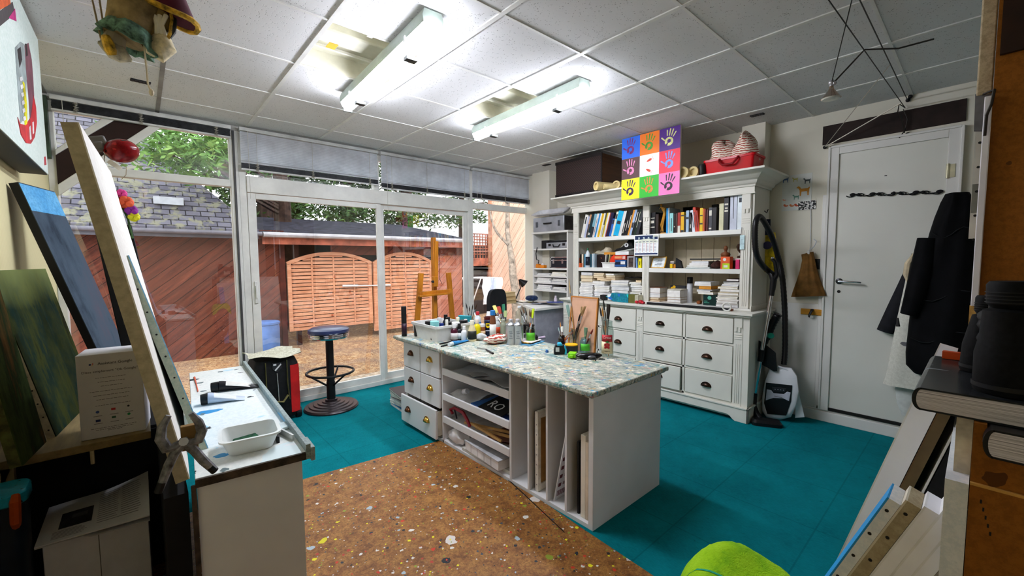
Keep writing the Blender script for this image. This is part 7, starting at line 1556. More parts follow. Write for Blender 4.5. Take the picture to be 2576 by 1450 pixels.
m = MB(); m.rings([[q for q in (qv(1890,862,.1),qv(1908,856,.1),qv(1925,866,.1),qv(1952,888,.1),qv(1955,935,.1),qv(1946,935,.1),qv(1930,925,.1),qv(1892,905,.1))],[q for q in (qv(1890,862,-.09),qv(1908,856,-.09),qv(1925,866,-.09),qv(1952,888,-.09),qv(1955,935,-.09),qv(1946,935,-.09),qv(1930,925,-.09),qv(1892,905,-.09))]]); m.build('tool_holder', PL, e, bevel=.006)
m = MB(); hb_ = smoothp([qv(1912,880,.06),qv(1930,845,.07),qv(1945,812,.08),qv(1958,790,.08)],8); m.tube(hb_,[.03+.004*(k%2) for k in range(len(hb_))],10); m.build('crevice_brush', PL, e)
m = MB(); m.lathe([(.018,0),(.024,.004),(.024,.05),(.02,.054)],qv(1936,845,-.02),14,RM('Z',-60) @ RM('X',80)); m.build('teal_nozzle', M('1fa08a',.4), e)
# yellow plastic bag on the hutch side
e = thing('plastic_bag', 'yellow and dark blue plastic bag hanging behind the vacuum hose', 'bag', tuple(PX(1925,690,4.16)))
def sideq(x,y): return PX(x,y,4.17)
m = MB(); pts = [sideq(1905+(1950-1905)*u+14*v*(u-.3), 585+100*v)+Vector((-.03*math.sin(3*u*PI)*v,0,0)) for u in [i/7 for i in range(8)] for v in [j/8 for j in range(9)]]; m.sheet(pts,8,9,.012,(1,0,0)); m.build('bag_body', M('d8b81c',.35,var=.2,scale=20), e)
m = MB(); m.lathe([(.036,0),(.036,.002)],sideq(1934,618)+Vector((-.036,0,0)),16,RM('Y',-90)); m.build('dark_emblem', M('2a2450',.4), e); m = MB(); m.sheet([sideq(1905+34*u,552+40*v)+Vector((-.01,0,0)) for u in [i/4 for i in range(5)] for v in [j/4 for j in range(5)]],5,5,.01,(1,0,0)); m.build('blue_top', M('14203c',.4,var=.3,scale=20), e)
m = MB(); p = PX(1905,538,4.10); p.y = 1.283; m.tube([p+Vector((0,0,.02)),p+Vector((0,-.02,.0)),p+Vector((0,-.03,.03))],.004,6); tag(m.build('hook', BLACK), 'little black hook on the side of the hutch above the hose', 'hook')

# ================================================================ near right: shelving, book, binoculars, leaning canvases
HARD = splatter('brown_hardboard',('8a5218','9c6020','6e3f10'),[(16,(.3,.12),(1,1,1),['4a2a0c','5a3410'])],.55,'World')
cab = thing('tall_cabinet', 'tall brown hardboard cabinet side at the right edge of the room', 'cabinet', (2.1,-.4,0))
MB().box(1.9,-.8,0,1.92,.0,ZC-.01).build('side_board', HARD, cab, smooth=False); MB().box(1.92,-.8,0,2.6,-.002,ZC-.01).build('cabinet_body', M('5a3a18',.6,var=.15), cab, smooth=False)
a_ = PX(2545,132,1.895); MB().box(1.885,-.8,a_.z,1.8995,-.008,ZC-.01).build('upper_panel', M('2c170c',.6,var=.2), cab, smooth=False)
a_, b_ = PX(2503,240,1.89), PX(2452,770,1.89); m = MB(); m.box(1.882,.0005,b_.z,1.90,.016,a_.z); m.build('white_trim', M('e8e6ec',.4,var=.02), cab, bevel=.002)
m = MB(); m.box(1.885,.0,b_.z-.42,1.90,.018,b_.z); m.build('wood_trim', M('b08a4a',.7,var=.25,scale=20), cab)
POST = splatter('stained_post',('b8a88a','cfc2a4','8a7860'),[(8,(.6,.4),(1,1,.15),['6a5a40','d8d0bc','4a3c2c','a08a5c'])],.7,'Object')
a_ = PX(2500,238,1.95); tag(MB().box(1.925,.001,a_.z,1.99,.034,ZC-.01).build('ceiling_post', POST, bevel=.004), 'stained pale wooden post beside the top of the tall brown cabinet', 'post')
a_, b_ = PX(2500,232,1.93), PX(2458,325,1.93); m = MB(); m.add([(1.93,.002,a_.z),(1.93,.036,a_.z+.005),(1.93,.034,b_.z),(1.93,.012,b_.z-.005),(1.96,.002,a_.z),(1.96,.036,a_.z+.005),(1.96,.034,b_.z),(1.96,.012,b_.z-.005)],[(0,1,2,3),(7,6,5,4),(0,4,5,1),(1,5,6,2),(2,6,7,3),(3,7,4,0)]); tag(m.build('metal_bracket', M('7a7c84',.4,.3,var=.2)), 'grey metal bracket under the stained post', 'bracket')
m = MB(); m.tube([PX(2502,225,1.875),PX(2494,262,1.875),PX(2482,290,1.875),PX(2479,320,1.875),PX(2477,342,1.875)],.0035,6); m.cyl(PX(2502,225,1.875), (1.93,.02,a_.z), .003, n=5); tag(m.build('wire', M('2a2622',.5)), 'thin dark wire hanging by the grey metal bracket', 'wire')
a_, b_ = PX(2474,325,1.97), PX(2455,560,1.97); e = thing('perforated_strip', 'narrow white strip with dark nail holes beside the white trim', 'strip', (1.98,.05,b_.z)); MB().box(1.97,.004,b_.z-.05,1.985,.031,a_.z+.02).build('strip_body', M('dcdcd4',.6,var=.05), e)
m = MB()
for k in range(5): m.lathe([(.004,0),(.004,.001)],(1.9697,.020,a_.z-.04-.075*k),8,RM('Y',-90))
m.build('nail_hole', BLACK, e); MB().box(1.969,.008,b_.z+.03,1.97,.030,b_.z+.12).build('grey_patch', M('8a8c84',.6), e)
# stack of brown boxes, books and binoculars
p0 = PX(2307,974,1.0); zt_ = p0.z; zb_ = PX(2310,1031,1.0).z; ys = p0.y; xe_ = PZ(2365,897,zt_).x
box1 = thing('brown_cupboard', 'brown hardboard cupboard in two tiers under the thick book', 'cupboard', (1.3,-.3,0)); zs_ = PX(2420,1208,.985).z; z2 = zb_-.046
MB().box(.985,-.62,0,1.62,-.004,zs_-.004).build('lower_tier', HARD, box1, smooth=False); MB().box(.99,-.62,zs_,1.62,-.004,z2).build('upper_tier', HARD, box1, smooth=False)
MB().box(.984,-.62,zs_-.004,1.62,-.004,zs_).build('pale_edge', M('c8964a',.6), box1, smooth=False); MB().box(.99,-.018,z2,1.62,-.004,zb_-.001).build('top_batten', HARD, box1, smooth=False)
m = MB(); 
for k in range(5): m.box(.9843,-.018-.003*k,zs_-.03-.012*k,.985,-.016-.003*k,zs_-.024-.012*k)
m.build('ink_mark', BLACK, box1)
def bigbook(nm, lab, x0, x1, y0, y1, z0, z1, cov, spine=True):
    e = thing(nm, lab, 'book', ((x0+x1)/2,(y0+y1)/2,z0)); m = MB(); c_ = .0028
    m.box(x0,y0,z0,x1,y1-.004,z0+c_); m.box(x0,y0,z1-c_,x1,y1-.004,z1); h = (z1-z0)/2; rs = []
    for x in (x0,x1): rs.append([Vector((x,y1-.005+.011*math.cos(t_),z0+h+h*math.sin(t_))) for t_ in [-PI/2+PI*k/10 for k in range(11)]]+[Vector((x,y1-.006+.007*math.cos(t_),z0+h+(h-c_)*math.sin(t_))) for t_ in [PI/2-PI*k/10 for k in range(11)]])
    m.rings(rs); m.build('cover', cov, e, smooth=True)
    t = NT('page_edges_'+nm,.7); v = t.co('World'); w_ = t.node('TexNoise', i_Vector=t.mapped(v,(2,2,600)), i_Scale=1.0, i_Detail=3); t.color(t.ramp(w_.outputs['Fac'],[(.35,'8e8a92'),(.6,'e2dee4')]))
    pr_ = [(y0,z0+c_+.0003)]+[(y1-.0062+.0066*math.cos(t_),z0+h+(h-c_-.0003)*math.sin(t_)) for t_ in [-PI/2+PI*k/10 for k in range(11)]]+[(y0,z1-c_-.0003)]
    m = MB(); m.rings([[Vector((x,a,b)) for a,b in pr_] for x in (x0+.0005,x1-.005)]); m.build('page_block', t.m, e, smooth=False); return e
COVER = splatter('dark_book_cover',('1c1e20','303438','101214'),[(4,(.7,.5),(2,1,1),['4a5054','22262a','0e1012']),(9,(.5,.3),(3,.5,1),['787e82','3a4044'])],.2,'Object')
bigbook('art_book','thick art book with dark glossy cover lying on the brown cupboard',1.0,xe_,-.36,ys,zb_,zt_,COVER)
bigbook('dark_book','dark book sandwiched under the thick art book',.965,1.25,-.38,-.02,z2+.0005,zb_-.0005,M('141418',.4))
a_, b_ = PZ(2372,893,zt_+.006), PZ(2450,905,zt_+.006); tag(MB().bar(a_+Vector((-.01,0,.003)), b_+Vector((0,-.02,.003)), .016, .016).build('orange_rod', M('e0501c',.4)), 'flat orange rod lying at the back of the thick art book', 'rod')
e = thing('binoculars', 'large black binoculars standing upright on the thick art book', 'binoculars', (1.12,-.05,zt_)); RUB = M('0a0b0c',.7,0,.15,var=.5,scale=120)
def qb(x,y,d): return PX(x,y,d)
xb = 1.105; z0_ = zt_+.001
def barrel(nm, bx, tx, rb, rt, ztop, d):
    b = qb(bx,960,d); b.z = z0_; t_ = qb(tx,740,d); t_.z = ztop; D = t_-b
    m = MB(); m.tube([b,b+D*.02,b+D*.35,b+D*.5,b+D*.74,b+D*.76,b+D*.8,b+D*.97,b+D*1.0],[rb*.96,rb,rb*.98,rb*.86,rt*1.12,rt*.8,rt,rt*1.02,rt*.9],24); m.build(nm, RUB, e)
    m = MB()
    for k in (.81,.84,.87,.9): m.tube([b+D*k,b+D*(k+.008)],[rt*1.05,rt*1.05],24)
    m.build('eyecup_ring', BLACK, e); m = MB(); m.tube([b+D*.05,b+D*.09],[rb*1.03,rb*1.03],24); m.build('objective_ring', BLACK, e); return b, D
zt2 = qb(2490,745,1.22).z
B1 = barrel('barrel', 2466, 2490, .030, .018, zt2, 1.22); zt3 = qb(2550,708,1.06).z; B2 = barrel('barrel', 2546, 2552, .044, .031, zt3, 1.06)
m = MB(); 
for f_ in (.45,.62,.72): m.tube([B1[0]+B1[1]*f_, B2[0]+B2[1]*f_],[.016,.016],10)
c = (B1[0]+B1[1]*.8+B2[0]+B2[1]*.75)/2; m.tube([c+Vector((0,0,-.08)),c+Vector((0,0,.01))],[.014,.014],12); m.build('hinge', BLACK, e)
# leaning canvases against the cupboard (their left ends face the camera)
x0 = 1.3; uy = Vector((0,-.264,.9645)); nn = Vector((0,.9645,.264))
def leaning(off, w, h, th, face, lab, edge, staples=None, x0=x0, yb=.375, uy=uy, nn=nn, bars=True):
    o = Vector((x0+w, yb, 0))-nn*off; o.z = max(0, o.z); o = Vector((x0+w, o.y, .002+ (nn.z*th)))
    return canvas(o, (-1,0,0), uy, w, h, th, face, lab, edge=edge, staples=staples, bars=bars)
WHT = M('f6f5fa',.6,var=.02)
e,_F = leaning(0, .62, 1.13, .042, M('e8e4de',.6), 'large white-edged canvas leaning beside the brown cupboard, foremost of the long ones', WHT)
m = MB(); m.box(.6195,.43,-.040,.6205,.436,-.004,_F); m.box(.6195,.448,-.036,.6205,.453,-.006,_F); m.build('blue_tape_mark', M('7ab4e0',.5), e)
leaning(.045, .55, 1.10, .020, M('6a5030',.6), 'brown wooden board leaning just behind the large white-edged canvas', M('6e5a3c',.7,var=.2), bars=False)
leaning(.080, .55, 1.12, .006, M('e8e4de',.6), 'thin white board between the brown board and the black canvas', M('dcd8d0',.7), bars=False)
leaning(.088, .55, 1.10, .055, M('141416',.6), 'thick black-edged canvas leaning behind the thin white board', M('141417',.7,var=.3,scale=40))
leaning(.150, .50, 1.02, .012, M('7a8a84',.6), 'thin grey green board leaning behind the black-edged canvas', M('6a7a70',.7), bars=False)
x2 = 1.0; u2 = Vector((0,-.371,.9285)); n2 = Vector((0,.9285,.371))
BLE = splatter('blue_white_edge',('e4e8ec','f0f0f0','c8d4dc'),[(16,(.4,.2),(1,1,1),['6ab0e0','30383c'])],.7,'Object'); TANE = splatter('tan_linen_edge',('a89878','bcae90','8a7a5c'),[(12,(.4,.25),(1,1,1),['e8e4da','6a5c44'])],.8,'Object')
lst = [(0,.020,1.005,BLE,[('R',17)],'short canvas with blue line and staples, foremost of the small leaning group',M('2a9ae0',.5)),(.024,.022,1.01,TANE,[('R',17)],'tan linen-edged canvas with staples, second in the small leaning group',M('d8d0bc',.7)),(.050,.02,1.01,WHT,None,'clean white-edged canvas, third in the small leaning group',M('f2f0f0',.6)),(.073,.02,1.015,WHT,None,'clean white-edged canvas, fourth in the small leaning group',M('f2f0f0',.6)),(.096,.02,1.03,WHT,None,'clean white-edged canvas, fifth and last white one in the small leaning group',M('f2f0f0',.6)),(.120,.022,.99,M('9a948a',.8,var=.1),[('R',15)],'grey canvas edge with staples nearest the brown cupboard',M('a8a298',.7))]
for off,th,h,ed,stp,lab,face in lst:
    leaning(off, .07, h, th, face, lab, ed, stp, x2, .468, u2, n2, False)
VS = splatter('blue_stained_edge',('dcdce0','e8ecee','c0ccd4'),[(7,(.5,.35),(1,1,.5),['8ac0dc','c8e0ea','b0a898'])],.7,'Object')
e = thing('canvas', 'upright canvas with blue-stained stapled edge standing against the lower brown cupboard', 'canvas', (1.2,.01,0)); zz = PX(2408,1212,.985).z
MB().box(.985,-.003,.001,1.5,.024,zz).build('stretcher', VS, e); e = thing('canvas', 'pale stained canvas edge standing higher between cupboard and leaning canvases', 'canvas', (1.3,.005,0)); MB().box(1.03,-.0035,.001,1.5,.016,PX(2418,1050,1.03).z).build('stretcher', M('d8ccc0',.7,var=.25,scale=14), e)
# green towel over a bucket
c = Vector((.985,.335,0)); e = thing('bucket', 'paint speckled grey bucket under the lime green towel', 'bucket', tuple(c)); MB().lathe([(.085,0),(.09,.01),(.115,.575),(.12,.58),(.12,.60),(.11,.60)],c,28).build('bucket_body', splatter('speckled_grey',('4a4c50','6a6c70','2a2c30'),[(40,(.5,.5),(1,1,1),['d8d8d8','1a1a1c','9aa0a4'])],.5,'Object'), e)
LIME = NT('lime_towel',.95); v = LIME.co('Object'); LIME.color(LIME.ramp(LIME.noise(v,18,4,.7),[(.3,'7ec40c'),(.5,'a8e014'),(.75,'b8ec2c')])); LIME.bump(LIME.noise(v,160,3,.8),.9,.006)
e = thing('towel', 'lime green towel with teal stripe heaped over the grey bucket', 'towel', (c.x,c.y,.60)); nu,nv = 22,22; pts = []
def tz(u,v): r = math.hypot((u-.5)*2,(v-.5)*2); return .602+.075*math.sqrt(max(0,1-min(1,r*r*.75)))+.010*math.sin(7*u+3*v)+.006*math.sin(11*v)-.16*max(0,r-.78)**1.2
for i in range(nu):
    for j in range(nv):
        u,v_ = i/(nu-1), j/(nv-1); pts.append((c.x-.125+.26*u, c.y-.145+.27*v_, tz(u,v_)))
MB().sheet(pts,nu,nv,.010).build('towel_cloth', LIME.m, e, ang=80)
m = MB(); n = 18; qs = [(c.x-.125+.26*.3, c.y-.145+.27*k/(n-1), tz(.3,k/(n-1))+.0012) for k in range(n)]; m.sheet([Vector(q)+Vector((d_,0,.0004)) for d_ in (0,.006) for q in qs],2,n,.001); m.build('teal_stripe', M('2ab08a',.9), e)

# ================================================================ painted hardboard floor sheet
OSB = NT('paint_spattered_hardboard',.5); v = OSB.co('World')
col = OSB.ramp(OSB.noise(v,14,8,.8),[(.34,'6e421a'),(.48,'9a6630'),(.6,'b4803f'),(.7,'8a5424')]); col = OSB.mix(OSB.ramp(OSB.noise(v,90,4,.8),[(.42,0),(.6,.55)]), col, '4a2a10')
def spots(col, sc_, frac, size, cols, loc):
    w_ = OSB.mapped(v,(1,1,1),(0,0,.7),loc); nz = OSB.node('TexNoise', i_Vector=w_, i_Scale=sc_*2.2, i_Detail=3); s = OSB.node('VectorMath', operation='SCALE', i_Scale=.55/sc_); OSB.l.new(nz.outputs['Color'], s.inputs[0]); ad = OSB.node('VectorMath', operation='ADD'); OSB.l.new(w_, ad.inputs[0]); OSB.l.new(s.outputs[0], ad.inputs[1])
    vo = OSB.node('TexVoronoi', i_Vector=ad.outputs[0], i_Scale=sc_); se = OSB.node('SeparateColor', i_0=vo.outputs['Color'])
    rad = OSB.math('MULTIPLY', OSB.math('SUBTRACT', se.outputs[0], 1-frac), size/frac)
    return OSB.mix(OSB.math('GREATER_THAN', rad, vo.outputs['Distance']), col, OSB.ramp(se.outputs[1],[(k/len(cols),x) for k,x in enumerate(cols)],'CONSTANT'))
SPL = ['d8d0c8','2a3038','c83a1c','e8dc20','e0dcd4','3a4a58','8a9a30','b0402c','1c2024','a8b8c0']
for a__ in ((9,.16,.30,SPL,(0,0,0)),(22,.22,.36,SPL,(3,5,0)),(44,.25,.42,SPL[1:]+SPL[:1],(7,2,0)),(85,.25,.45,SPL,(1,9,0)),(6,.10,.2,['d8cc1c','c8a020','b8a890'],(9,4,0))): col = spots(col,*a__)
OSB.color(col)
m = MB(); m.prism([(-.44,2.87),(.70,2.785),(1.646,2.69),(1.646,1.6),(1.62,1.23),(1.60,.893),(1.56,.3),(1.5,-.9),(-.44,-.9)],.006,None,.0005)
e = thing('floor_sheet', 'paint spattered brown hardboard sheet on the floor before the island', 'floor sheet', (.6,1,0)); m.build('sheet', OSB.m, e, smooth=False)
m = MB(); m.tube([PZ(1200,1130,.007),PZ(1260,1190,.007),PZ(1330,1255,.007),PZ(1420,1340,.007)],[.003,.005,.004,.003],5,True,.25); m.build('crack', M('1c140c',.8), e)
# ================================================================ yard outside
t = NT('leaf_strewn_yard', .9, spec=.1); v = t.co('World')
c_ = t.ramp(t.voro(v, 26, out='Color'), [(.1, '6a3d28'), (.35, 'b8865a'), (.6, '8a5638'), (.8, 'd0ab80')])
c_ = t.mix(t.ramp(t.noise(v, 2.2, 4, .7), [(.42, 0), (.62, .75)]), c_, '6d4a4a')
c_ = t.mix(t.ramp(t.noise(v, 60, 4, .8), [(.45, 0), (.62, .7)]), c_, 'e3c79c')
t.color(c_); t.bump(t.noise(v, 50, 3), .8, .03)
struct(MB().box(-14, YW+.08, -.12, 24, 40, -.02).build('ground', t.m, smooth=False))
struct(MB().box(XL-.3, YW+.06, -.1, XB+.3, YW+.55, -.005).build('doorstep', M('b9a48c', .9, var=.2, scale=20), smooth=False))
def planks(name, c0, c1, gap, ang, scale, plane='XZ', rough=.7):
    t = NT(name, rough); v = t.co('World'); s = t.node('SeparateXYZ', i_0=v)
    a, b = (s.outputs[0], s.outputs[2]) if plane == 'XZ' else (s.outputs[1], s.outputs[2])
    u = t.math('ADD', t.math('MULTIPLY', a, math.cos(R_(ang))), t.math('MULTIPLY', b, math.sin(R_(ang))))
    w = t.math('SUBTRACT', t.math('MULTIPLY', b, math.cos(R_(ang))), t.math('MULTIPLY', a, math.sin(R_(ang))))
    row = t.math('DIVIDE', w, scale); fr_ = t.math('FRACT', row); idx = t.math('FLOOR', row)
    cmb = t.node('CombineXYZ', i_0=t.math('MULTIPLY', u, 1.2), i_1=t.math('MULTIPLY', idx, 7.3), i_2=t.math('MULTIPLY', w, 14))
    n = t.noise(cmb.outputs[0], 2.0, 5, .7)
    col = t.ramp(n, [(.3, c0), (.72, c1)])
    wn = t.node('TexWhiteNoise', noise_dimensions='1D'); t.l.new(idx, wn.inputs['W'])
    col = t.mix(t.math('MULTIPLY', wn.outputs[0], .35), col, c0)
    kn = t.voro(t.node('CombineXYZ', i_0=u, i_1=w, i_2=0.0).outputs[0], 5.5)
    col = t.mix(t.ramp(kn, [(.03, .8), (.09, 0)]), col, gap)
    g = t.math('LESS_THAN', fr_, .05)
    t.color(t.mix(g, col, gap)); t.bump(t.math('SUBTRACT', 1, g), .6, .01); return t.m
SHED = planks('red_diagonal_planks', '3e1a12', '84442f', '140605', 40, .135)
FENC = planks('pale_diagonal_planks', 'd8a488', 'fbdcc6', '8a5440', -50, .15, 'YZ')
PINKW = planks('pink_diagonal_planks', '96503c', 'd09078', '4a2018', 45, .13)
YS = 7.45
zE = PY(380, 566, YS-.2).z
shed = thing('shed', 'red plank shed with a mossy slate roof across the yard', 'shed', (-1.5, YS+1.5, -.02))
MB().box(-5, YS, -.02, 1.72, YS+.1, zE).build('plank_wall', SHED, shed, smooth=False)
m = MB(); m.box(1.66, YS-.03, -.02, 1.74, YS+.12, zE); m.build('corner_post', M('4a1c12', .7, var=.2), shed)
t = NT('mossy_slate_roof', .7, 0, .15); v = t.mapped(t.co('World'), (1,1,1))
s = t.node('SeparateXYZ', i_0=v); cv = t.node('CombineXYZ', i_0=s.outputs[0], i_1=t.math('MULTIPLY', s.outputs[2], 1.0), i_2=0.0)
bk = t.node('TexBrick', i_Vector=cv.outputs[0], i_Scale=1.0, i_Mortar_Size=.007, offset=.5); bk.inputs['Brick Width'].default_value = .17; bk.inputs['Row Height'].default_value = .075
bk.inputs['Color1'].default_value = srgb('4c4a56'); bk.inputs['Color2'].default_value = srgb('6c6a76'); bk.inputs['Mortar'].default_value = srgb('1d1b22')
low = t.ramp(s.outputs[2], [(0, 1), (1, 0)]); low.node.color_ramp.elements[0].position = .0
moss = t.math('MULTIPLY', t.ramp(t.noise(v, 7, 4, .7), [(.5, 0), (.6, .9)]), t.ramp(t.math('MULTIPLY', s.outputs[2], .2), [(.52, 1), (.66, .15)]))
t.color(t.mix(moss, bk.outputs['Color'], '7e7c68')); t.bump(bk.outputs['Fac'], -.6, .02); SLATE = t.m
m = MB(); ze, zr_ = zE-.02, zE+3.4; y0_, y1_ = YS-.28, YS+3.3
m.add([(-6,y0_,ze),(1.35,y0_,ze),(-1.6,y1_,zr_),(-6,y1_,zr_), (-6,y0_,ze-.07),(1.35,y0_,ze-.07),(-1.6,y1_,zr_-.1),(-6,y1_,zr_-.1)], [(0,1,2,3),(7,6,5,4),(0,4,5,1),(1,5,6,2),(2,6,7,3),(3,7,4,0)])
m.add([(1.35,y0_,ze),(1.35,y1_+3.4,ze),(-1.6,y1_,zr_),(1.35,y0_,ze-.07),(1.35,y1_+3.4,ze-.07),(-1.6,y1_,zr_-.1)], [(0,1,2),(5,4,3),(0,3,4,1),(1,4,5,2),(2,5,3,0)])
m.build('slate_roof', SLATE, shed, smooth=False)
m = MB(); m.tube([(-6,y0_-.03,ze-.06),(1.38,y0_-.03,ze-.06)], .032, 10); m.box(-6,y0_+.03,ze-.13,1.35,y0_+.05,ze-.03)
m.build('gutter', M('6e6b74', .4, .2), shed)
m = MB(); q = PY(425, 519, YS+.05); m.box(q.x-.16, YS+.02, q.z-.0, q.x+.16, YS+.1, q.z+.1); 
MB().box(q.x-.16, YS+.0, q.z+.02, q.x+.16, YS+.35, q.z+.12).build('roof_vent', M('b9bcc4', .5), shed)
# carport with low dark roof band
a, b = PY(640, 592, YS-.2), PY(1160, 592, YS-.2)
XE = PY(1170, 600, YS).x
cp = thing('carport', 'low dark-roofed carport behind the arched gates', 'carport', (4.2, YS+1.5, -.02))
zR_ = PY(900, 560, YS+3).z
zt_, zb_ = PY(900, 566, YS-.2).z, PY(900, 594, YS-.2).z
m = MB(); m.add([(1.4,YS-.25,zb_),(XE,YS-.25,zb_),(XE,YS+3,zR_),(1.4,YS+3,zR_),(1.4,YS-.25,zb_-.04),(XE,YS-.25,zb_-.04),(XE,YS+3,zR_-.2),(1.4,YS+3,zR_-.2)], [(0,1,2,3),(7,6,5,4),(0,4,5,1),(1,5,6,2),(2,6,7,3),(3,7,4,0)])
m.build('slate_roof', M('2a2932',.9,0,.08,var=.35,scale=8), cp, smooth=False)
m = MB(); m.tube([(1.4,YS-.29,zb_-.03),(XE,YS-.29,zb_-.03)], .04, 8); m.build('gutter', M('a8a4a8', .5, .1), cp)
MB().box(1.4, YS-.22, zb_-.17, XE, YS-.19, zb_-.04).build('fascia', M('a85e48', .6, var=.2), cp)
zl_ = PY(900, 642, YS).z
MB().box(PY(835,620,YS).x, YS, zl_, XE-.05, YS+.08, zb_-.15).build('lintel', SHED, cp, smooth=False)
MB().box(1.74, YS+2.8, -.02, 8.6, YS+2.9, zb_).build('rear_wall', M('1c1412', .8, var=.3), cp, smooth=False)  # near-black colour stands for the darkness inside the carport
q0 = PY(1092, 700, YS+.1).x
MB().box(q0, YS+.06, -.02, XE-.05, YS+.14, zb_-.1).build('plank_wall', PINKW, cp, smooth=False)
MB().bar((PY(745,700,YS+.15).x, YS+.1, -.02), (PY(745,700,YS+.15).x, YS+.1, zb_-.1), .07, .07).build('post', M('3a1a12', .7), cp)
# arched gates
GW = wood('orange_gate_slats', 'b4704c', 'e6ae8c', 2.5, (1.5,1.5,10), .6, 'World', 'a8502c'); YGt = YS+.02
def gate(pxl, pxr, apx, lab):
    x0, x1 = PY(pxl, 700, YGt).x, PY(pxr, 700, YGt).x; zb = PY((pxl+pxr)/2, 824, YGt).z; ze_ = PY(pxr, 662, YGt).z; za = PY(apx, 638, YGt).z
    e = thing('garden_gate', lab, 'gate', ((x0+x1)/2, YGt, zb), group='arched slatted gates')
    xm = (x0+x1)/2
    def top(x): return ze_+(za-ze_)*(1-((x-xm)/((x1-x0)/2))**2)
    m = MB(); m.box(x0, YGt-.03, zb, x0+.06, YGt+.03, ze_); m.box(x1-.06, YGt-.03, zb, x1, YGt+.03, ze_)
    pts = [(x0+(x1-x0)*k/14, YGt, top(x0+(x1-x0)*k/14)) for k in range(15)]
    for p, q in zip(pts, pts[1:]): m.bar(p, q, .06, .055, (0,1,0))
    m.build('gate_frame', GW, e)
    m = MB(); n = 21; st_ = (za-zb)/n
    for k in range(n):
        z0 = zb+st_*k; xa, xb = x0+.05, x1-.05
        if z0+st_*.85 > ze_:
            h = ((za-(z0+st_*.8))/(za-ze_)); h = max(h, .0)**.5*(x1-x0)/2
            xa, xb = max(xa, xm-h), min(xb, xm+h)
            if xb-xa < .1: continue
        m.box(xa, YGt-.012+.006*(k%2), z0, xb, YGt+.012, z0+st_*.80)
    m.build('slat', GW, e)
    m = MB()
    for f in (.27, .52, .77):
        x = x0+(x1-x0)*f; m.box(x-.012, YGt-.022, zb, x+.012, YGt-.01, top(x)-.02)
    m.build('batten', GW, e)
    return x0, x1, zb, ze_
g1 = gate(722, 934, 830, 'left arched gate of orange horizontal slats across the yard')
g2 = gate(939, 1087, 1012, 'right arched gate of orange horizontal slats behind the wooden easel')
p, q = PY(862, 720, YGt-.05), PY(982, 718, YGt-.05); m = MB(); m.tube([p, q], .012, 6); m.tube([p, p.lerp(q,.3)], .022, 6); m.tube([q.lerp(p,.22), q], .022, 6)
tag(m.build('gate_bolt', M('d8d8dc', .4, .4)), 'pale metal sliding bolt joining the two arched gates', 'bolt')
# blue barrel
q = PZ(664, 880, 0); m = MB(); m.lathe([(.17,-.02),(.18,.05),(.185,.35),(.18,.42),(.192,.43),(.192,.46),(.17,.47)], (q.x, 7.22, 0), 24)
tag(m.build('barrel', M('5d80c0', .5)), 'blue plastic barrel by the red shed wall', 'barrel')
# pale fence on the right, lattice, trunk
XF = 6.0; fa, fb = PX(1236, 640, XF).y, 4.7
f_ = thing('fence', 'tall pale fence of diagonal knotty planks outside the corner window', 'fence', (XF, 6, -.02))
MB().box(XF, fb, -.02, XF+.05, fa, 3.6).build('board_panel', FENC, f_, smooth=False)
MB().box(XF-.04, fa-.03, -.02, XF+.07, fa+.06, 3.6).build('post', M('b98468', .7, var=.15), f_)
XT = 5.55; tr_ = [PX(x, y, XT) for x, y in ((1302, 760), (1296, 725), (1290, 690), (1288, 655), (1281, 615), (1276, 580), (1277, 540), (1276, 480))]
tr_[0].z = -.02
e = thing('tree', 'bare grey tree trunk with one side branch in front of the pale fence', 'tree', (tr_[0].x, tr_[0].y, -.02))
BARK = M('8c7f74', .9, var=.3, scale=14)
MB().tube(tr_, [.1,.085,.08,.07,.055,.05,.047,.045], 12).build('trunk', BARK, e)
bp = [PX(x, y, XT-.02) for x, y in ((1281, 617), (1268, 605), (1252, 588), (1243, 572), (1236, 550), (1233, 530))]
MB().tube(bp, [.045,.03,.028,.025,.022,.02], 8).build('branch', BARK, e)
# trellis
YT = 8.6; e = thing('trellis', 'brown lattice trellis left of the pale fence', 'trellis', (PY(1203,640,YT).x, YT, -.02))
a, b = PY(1178, 588, YT), PY(1228, 640, YT); m = MB()
for k in range(8): x = a.x+(b.x-a.x)*k/7; m.box(x-.015, YT-.01, b.z-.4, x+.015, YT, a.z)
for k in range(8): z = b.z+(a.z-b.z)*k/7; m.box(a.x, YT-.02, z-.015, b.x, YT-.01, z+.015)
m.build('lattice', M('8a4e38', .7, var=.2), e)
m = MB(); m.box(a.x-.05, YT-.04, -.02, a.x+.03, YT+.03, a.z); m.box(b.x-.03, YT-.04, -.02, b.x+.05, YT+.03, a.z); m.box(a.x,YT-.03,b.z-.42,b.x,YT+.02,b.z-.3); m.build('post', M('8a4e38', .7, var=.2), e)
MB().box(a.x-.05, YT+.06, -.02, b.x+.05, YT+.09, b.z-.3).build('shade_board', M('2c1a14', .8, var=.3), e)  # dark board added as the shadow below the lattice
MB().box(b.x-.75, YT-.03, b.z-.42, b.x+.05, YT+.0, b.z-.1).build('cross_board', M('9a5640', .7, var=.2), e)
